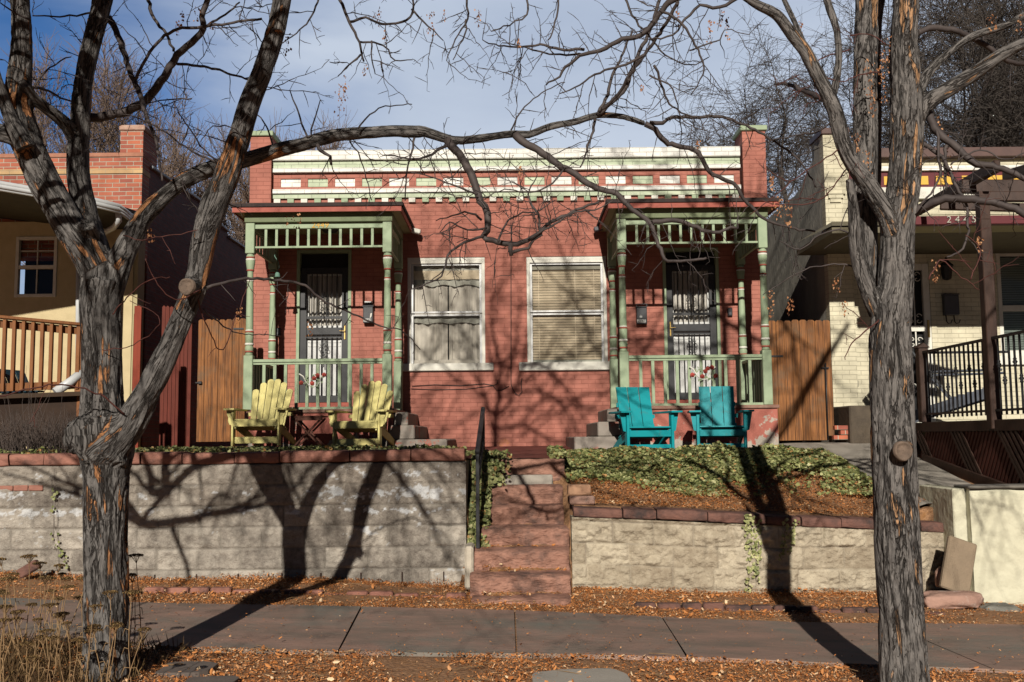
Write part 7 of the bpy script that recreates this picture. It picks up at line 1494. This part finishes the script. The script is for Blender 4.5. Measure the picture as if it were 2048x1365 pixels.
# crown limbs reaching out over the street, and the web of thinner limbs overhead
def web(parent, starts, seed, Y0, Yw=FY):
    rs = random.Random(seed)
    for (px, py, ang, L, r, base) in starts:
        m = MB()
        def walk(x, y, a, L, r, lv, Y):
            r *= 1.12 if lv == 2 else 1.0; pts = [SH(x, y, Yw, Y)]; rad = [r]; n = max(4, int(L/28)); kids = []
            for k in range(n):
                a += rs.gauss(0, .22); x += math.cos(a)*L/n; y -= math.sin(a)*L/n; Y += rs.gauss(0, .12); pts.append(SH(x, y, Yw, Y)); rad.append(r*(1-.7*(k+1)/n))
                if lv > 0 and rs.random() < .7: kids.append((x, y, a+rs.choice((-1, 1))*rs.uniform(.4, 1.1), L*rs.uniform(.35, .65), rad[-1]*.75, Y))
            while len(pts) > 1 and inframe(pts[-1]): pts.pop(); rad.pop()
            if len(pts) < 2 or any(inframe(q_) for q_ in pts): return
            m.tube(pts, rad, 6, cap=False)
            AVOID[0] = True
            if lv == 0 and rs.random() < .6: twig(m, pts[-1], pts[-1]-pts[-2], .35, max(rad[-1], .003), 1, rs)
            AVOID[0] = False
            for q in kids: walk(*q[:5], lv-1, q[5])
        walk(px, py, ang, L, r, 2, Y0)
        if base is not None: m.tube([base, base.lerp(SH(px, py, Yw, Y0), .5)+Vector((0, 0, -.05)), SH(px, py, Yw, Y0)], [r*1.3, r*1.15, r], 6, cap=False)
        if m.v: m.build('crown_limb', TWIGM, parent)
U0, U1, U2 = up_pts
web(tl, [(990, 860, .5, 420, .026, None), (990, 880, 1.9, 330, .024, None), (965, 795, 2.6, 330, .024, None), (960, 740, 2.0, 260, .018, None), (1000, 735, .7, 320, .022, None), (1045, 742, .3, 330, .022, None), (1018, 785, .1, 380, .024, None), (957, 690, 2.4, 260, .018, None), (985, 660, 1.2, 240, .016, None)], 61, 5.72)
web(tr, [(1448, 640, 2.7, 420, .030, None), (1428, 560, 2.9, 420, .026, None), (1450, 690, 3.3, 420, .028, None), (1404, 420, 2.6, 380, .024, None), (1440, 600, .5, 330, .026, None), (1400, 400, .6, 330, .022, None), (1232, 777, 2.9, 380, .022, None), (1180, 675, 3.5, 360, .018, None), (1150, 591, 2.2, 260, .016, None)], 62, 5.92)
def street_limb(parent, p, d, L, r, seed, lv=2):
    q = random.Random(seed); m = MB(); AVOID[0] = True; limb(m, p, Vector(d), L, r, lv, q, up=-.01, tw=.5); AVOID[0] = False
    if m.v: m.build('crown_limb', TWIGM, parent)
TA, TB, TDp = LA[0][-2], LB[0][-3], LD[0][-5]
for k, (p, d, L, r) in enumerate([(TA, (-.1, -1, .05), 4.2, .06), (TA, (-.7, -1, .0), 3.8, .055), (TB, (-.25, -1, .0), 4.6, .055), (TB, (.15, -1, .0), 4.0, .05), (LA3[0][-2], (-.1, -1, .35), 3.6, .05), (LA3[0][-1], (.2, -1, .3), 3.8, .05), (LA2[0][-1], (.35, -1, .05), 4.4, .055)]): street_limb(tl, p, d, L, r, 500+k)
for k, (p, d, L, r) in enumerate([(PP[0][-1], (.1, -1, .1), 3.6, .05), (QQ[0][-1], (.2, -1, .1), 3.2, .045), (WT[-4], (.5, -1, .0), 4.2, .05)]): street_limb(tr, p, d, L, r, 540+k)
# hanging clusters of dry seed pods
ps = [(757, 12, .13, 8), (770, 60, .10, 5), (862, 20, .16, 7), (888, 18, .08, 4), (955, 15, .12, 7), (683, 160, .22, 8), (690, 150, .15, 6), (731, 125, .09, 4), (1037, 75, .06, 3), (1040, 330, .08, 4)]
pods('seed_pods', tl, [(P(x, y, 5.9), h, w/F*5.9*.6) for x, y, h, w in ps+[(395, 10, .10, 5), (355, 35, .12, 4), (365, 20, .10, 5), (425, 40, .06, 4), (575, 65, .14, 6), (300, 455, .10, 5), (135+460, 425, .09, 6), (576, 428, .06, 8), (478, 612, .1, 6), (620, 640, .10, 5)]], 3)
pods('seed_pods', tr, [(P(x, y, 5.85), h, w/F*5.9*.6) for x, y, h, w in [(1355, 20, .1, 5), (1440, 22, .09, 5), (1452, 35, .13, 5), (1600, 40, .12, 5), (1396, 280, .06, 3), (1740, 115, .38, 9), (1762, 100, .32, 8), (1780, 70, .18, 6), (1735, 300, .30, 6), (1712, 265, .22, 6), (1790, 290, .24, 6), (1801, 300, .34, 7), (1812, 320, .22, 5), (1984, 25, .10, 14), (2040, 30, .10, 8), (1890, 270, .2, 6), (1875, 230, .15, 6), (1555, 390, .14, 9), (1575, 400, .16, 12), (1870, 520, .14, 7), (1672, 555, .1, 6), (1540, 580, .16, 8), (1580, 590, .12, 6), (1543, 345, .10, 4), (1545, 355, .08, 3), (1420, 40, .14, 7), (1285, 165, .05, 3), (1956, 470, .1, 5), (1690, 600, .1, 5)]], 4)
# leaning snow-load of dark red shoots across the lower left
# ------------------------------------------------------------------ background bare trees
def bare_tree(name, label, base, H, r, seed, mat, lvl=3, lean=0.0, spread=.75, fork=.3, tw=.9, twl=(.5, 1.2), group=None, weep=0.0, nk=9, twr=.009, cs=1.0):
    rs = random.Random(seed); t = thing(name, label, 'tree', base, group); m = MB(); tw_ = MB()
    def grow(p, d, L, r_, lv):
        n = 6; pts = [p.copy()]; rad = [r_]; cur = p.copy(); d = d.normalized()
        for k in range(n):
            t_ = (k+1)/n; d = (d+Vector((rs.gauss(0, .11), rs.gauss(0, .11), rs.gauss(0, .09)+(.05 if lv > 1 else -weep)))).normalized(); cur = cur+d*(L/n); rr = r_*(1-.6*t_); pts.append(cur.copy()); rad.append(max(rr, twr))
            if lv > 0 and (k >= (2 if lv == lvl else 1)) and rs.random() < .85:
                a = rs.uniform(0, 6.28); s = (d*rs.uniform(.5, 1)+(d.orthogonal().normalized()*math.cos(a)+d.cross(d.orthogonal().normalized())*math.sin(a))*spread).normalized(); grow(cur.copy(), s, L*rs.uniform(.42, .72)*cs, rr*.6, lv-1)
            if lv <= 1:
                for _ in range(nk if lv == 0 else 2):
                    if rs.random() > tw: continue
                    s = (d*.6+Vector((rs.gauss(0, .6), rs.gauss(0, .6), rs.gauss(0, .5)-weep*3))).normalized(); q = cur.copy(); pp = [q.copy()]; l = rs.uniform(*twl)
                    for j in range(4): s = (s+Vector((rs.gauss(0, .2), rs.gauss(0, .2), rs.gauss(0, .2)-weep))).normalized(); q = q+s*l/4; pp.append(q.copy())
                    tw_.tube(pp, [twr, twr*.85, twr*.7, twr*.6, twr*.45], 3, cap=False)
        if lv > 0: grow(cur.copy(), d, L*.6, rad[-1], lv-1)
        m.tube(pts, rad, 8 if lv > 1 else 4, cap=False)
    grow(Vector(base), Vector((lean, 0, 1)), H*fork*1.4, r, lvl)
    m.build('trunk', mat, t); tw_.build('twigs', mat, t); return t
for k, (px, Y, H, r, sd_, ln, lb) in enumerate([(1985, 30, 19, .42, 51, .04, 'big dark bare tree rising behind the cream neighbour house, nearest the right edge'), (1880, 34, 18, .30, 52, -.06, 'bare tree behind the cream neighbour house, seen through the right street tree limbs'), (2090, 26, 16, .30, 53, -.1, 'bare tree crown entering at the upper right edge'), (1640, 30, 17.5, .26, 55, -.10, 'bare tree with fine drooping twigs left of the cream chimney pier')]):
    q = P(px, 800, Y); bare_tree('bare_tree', lb, (q.x, Y, .5), H, r, sd_, BACKBARK, lvl=4, lean=ln, weep=.0 if k != 3 else .05, nk=3, twr=.008, twl=(.5, 1.1), tw=.6, group='bare trees behind the right neighbour')
for k, (px, Y, H, sd_, lb) in enumerate([(130, 30, 15.0, 71, 'pale twiggy bare tree behind the left brick parapet, nearest the left edge'), (235, 32, 14.5, 72, 'pale twiggy bare tree behind the left chimney'), (330, 31, 12.5, 73, 'pale twiggy bare tree over the passage left of the red house'), (470, 33, 12.0, 74, 'pale twiggy bare tree just left of the red house pier'), (560, 34, 13.5, 75, 'bare tree top with brown leaves behind the left pier of the red house')]):
    q = P(px, 800, Y); bare_tree('bare_tree', lb, (q.x, Y, .5), H, .13, sd_, TANTWIG, lvl=3, spread=.55, weep=-.10, nk=7, twr=.009, twl=(.4, 1.1), tw=.8, group='pale bare trees behind the left neighbour')

# ------------------------------------------------------------------ shrub and dry plants at the left
sh = thing('leafless_shrub', 'dense gray-brown leafless shrub behind the left wall coping', 'shrub', tuple(P(75, 885, 10.5)))
rs = random.Random(77); b0 = Vector((P(70, 885, 10.5).x, 10.6, 1.28)); m = MB()
for k in range(650):
    a = rs.uniform(0, 6.28); rr_ = rs.random()**.5*.50; p = b0+Vector((math.cos(a)*rr_*1.1, math.sin(a)*rr_*.7, 0)); d = Vector((math.cos(a)*.35*rr_*2+rs.gauss(0, .18), math.sin(a)*.3, 1)).normalized(); L = rs.uniform(.25, .55)*(1.9 if rs.random() < .06 else 1); pts = [p]; 
    for j in range(5): d = (d+Vector((rs.gauss(0, .16), rs.gauss(0, .16), rs.gauss(0, .08)))).normalized(); pts.append(pts[-1]+d*L/5)
    m.tube(pts, [.004, .0035, .003, .0024, .0018, .001], 4, cap=False)
m.build('twigs', GRAYTWIG, sh)
def yarrow(seed):
    rs = random.Random(seed); t = thing('dried_yarrow', 'x', 'dried plant', (0, 0, 0), 'dried yarrow plants around the left tree foot'); ORG[t.name] = Vector((0, 0, 0)); m = MB(); hd = MB(); T = []
    for k in range(rs.choice((3, 4, 5))):
        p = Vector((rs.gauss(0, .05), rs.gauss(0, .05), 0)); d = Vector((rs.gauss(0, .14), rs.gauss(0, .14), 1)).normalized(); L = rs.uniform(.32, .72); pts = [p]
        for j in range(6): d = (d+Vector((rs.gauss(0, .05), rs.gauss(0, .05), 0))).normalized(); pts.append(pts[-1]+d*L/6)
        m.tube(pts, [.0035, .0033, .003, .0028, .0026, .0024, .002], 5, cap=False)
        for j in (2, 3, 4):   # dry curled leaves
            q = pts[j]; s = Vector((rs.gauss(0, 1), rs.gauss(0, 1), -.2)).normalized(); m.tube([q, q+s*.03+Vector((0, 0, .01)), q+s*.05-Vector((0, 0, .03))], [.002, .003, .001], 4, cap=False)
        top = pts[-1]; R_ = rs.uniform(.03, .055)
        for j in range(12): a = rs.uniform(0, 6.28); q = top+Vector((math.cos(a)*R_*rs.uniform(.4, .9), math.sin(a)*R_*rs.uniform(.4, .9), rs.uniform(-.002, .006))); m.tube([pts[-1]-d*.05, q], [.0014, .001], 3, cap=False)
        for j in range(260):
            a = rs.uniform(0, 6.28); rr_ = R_*rs.random()**.5; q = top+Vector((math.cos(a)*rr_, math.sin(a)*rr_, .008*(1-(rr_/R_)**2)+rs.uniform(-.007, .003))); s_ = rs.uniform(.003, .0055); u = Vector((rs.gauss(0, 1), rs.gauss(0, 1), rs.gauss(0, 1))).normalized(); v = u.orthogonal().normalized(); w_ = u.cross(v)
            hd.add([q+v*s_, q+w_*s_, q-v*s_, q-w_*s_], [(0, 1, 2, 3)]); T.append(rs.random())
    m.build('stems', STRAW, t); hd.att = {'tint': ('FLOAT', 'FACE', T)}; hd.build('flower_heads', YARROW, t); return t
protos = [yarrow(s) for s in (1, 2, 3, 4)]
spots = [(25, 1290, 5.9), (60, 1240, 6.3), (110, 1180, 6.6), (165, 1230, 6.4), (20, 1330, 5.5), (75, 1345, 5.6), (130, 1300, 5.9), (185, 1330, 5.5), (235, 1345, 5.35), (45, 1230, 6.55), (150, 1365, 5.4), (5, 1250, 6.2), (200, 1290, 5.5), (95, 1290, 6.1), (250, 1290, 6.3), (50, 1370, 5.3), (110, 1400, 5.3)]
wh = ['tall dried yarrow against the sidewalk', 'dried yarrow by the left frame edge', 'leaning dried yarrow clump', 'dried yarrow with broad ochre heads']
for i, (px, py, Y) in enumerate(spots):
    o = protos[i] if i < 4 else copy_tree(protos[i % 4]); x = hx(px, Y, 1300); o.location = (x, Y, float(terrain(x, Y))); o.rotation_euler = (0, 0, i*1.9); s = .75+.06*(i % 5); o.scale = (s, s, s)
    o['label'] = 'brown dried yarrow with flat ochre heads growing around the left tree foot'
n = 5200; x = RNG.uniform(-3.6, -2.15, n); y = RNG.uniform(5.15, 6.75, n); k = RNG.random(n) < np.clip(1.4-(x+3.6)*.75, .1, 1); x, y = x[k], y[k]; n = len(x)
Q = np.zeros((n, 3, 3)); yaw = RNG.uniform(0, 6.28, n); Rm = rotm(yaw, RNG.normal(0, .5, n), RNG.normal(0, .5, n))
gr = scatter('dry_grass', [(-.012, 0, 0), (.012, 0, 0), (.02, .08, .55), (.0, .22, 1.0)], [(0, 1, 2), (0, 2, 3)], np.stack([x, y, terrain(x, y)], -1), Rm, RNG.uniform(.04, .17, n), YARROW, np.clip(RNG.normal(.35, .2, n), 0, 1)); tag(gr, 'tangled dry brown grass and stems at the lower left', 'grass', kind='stuff')
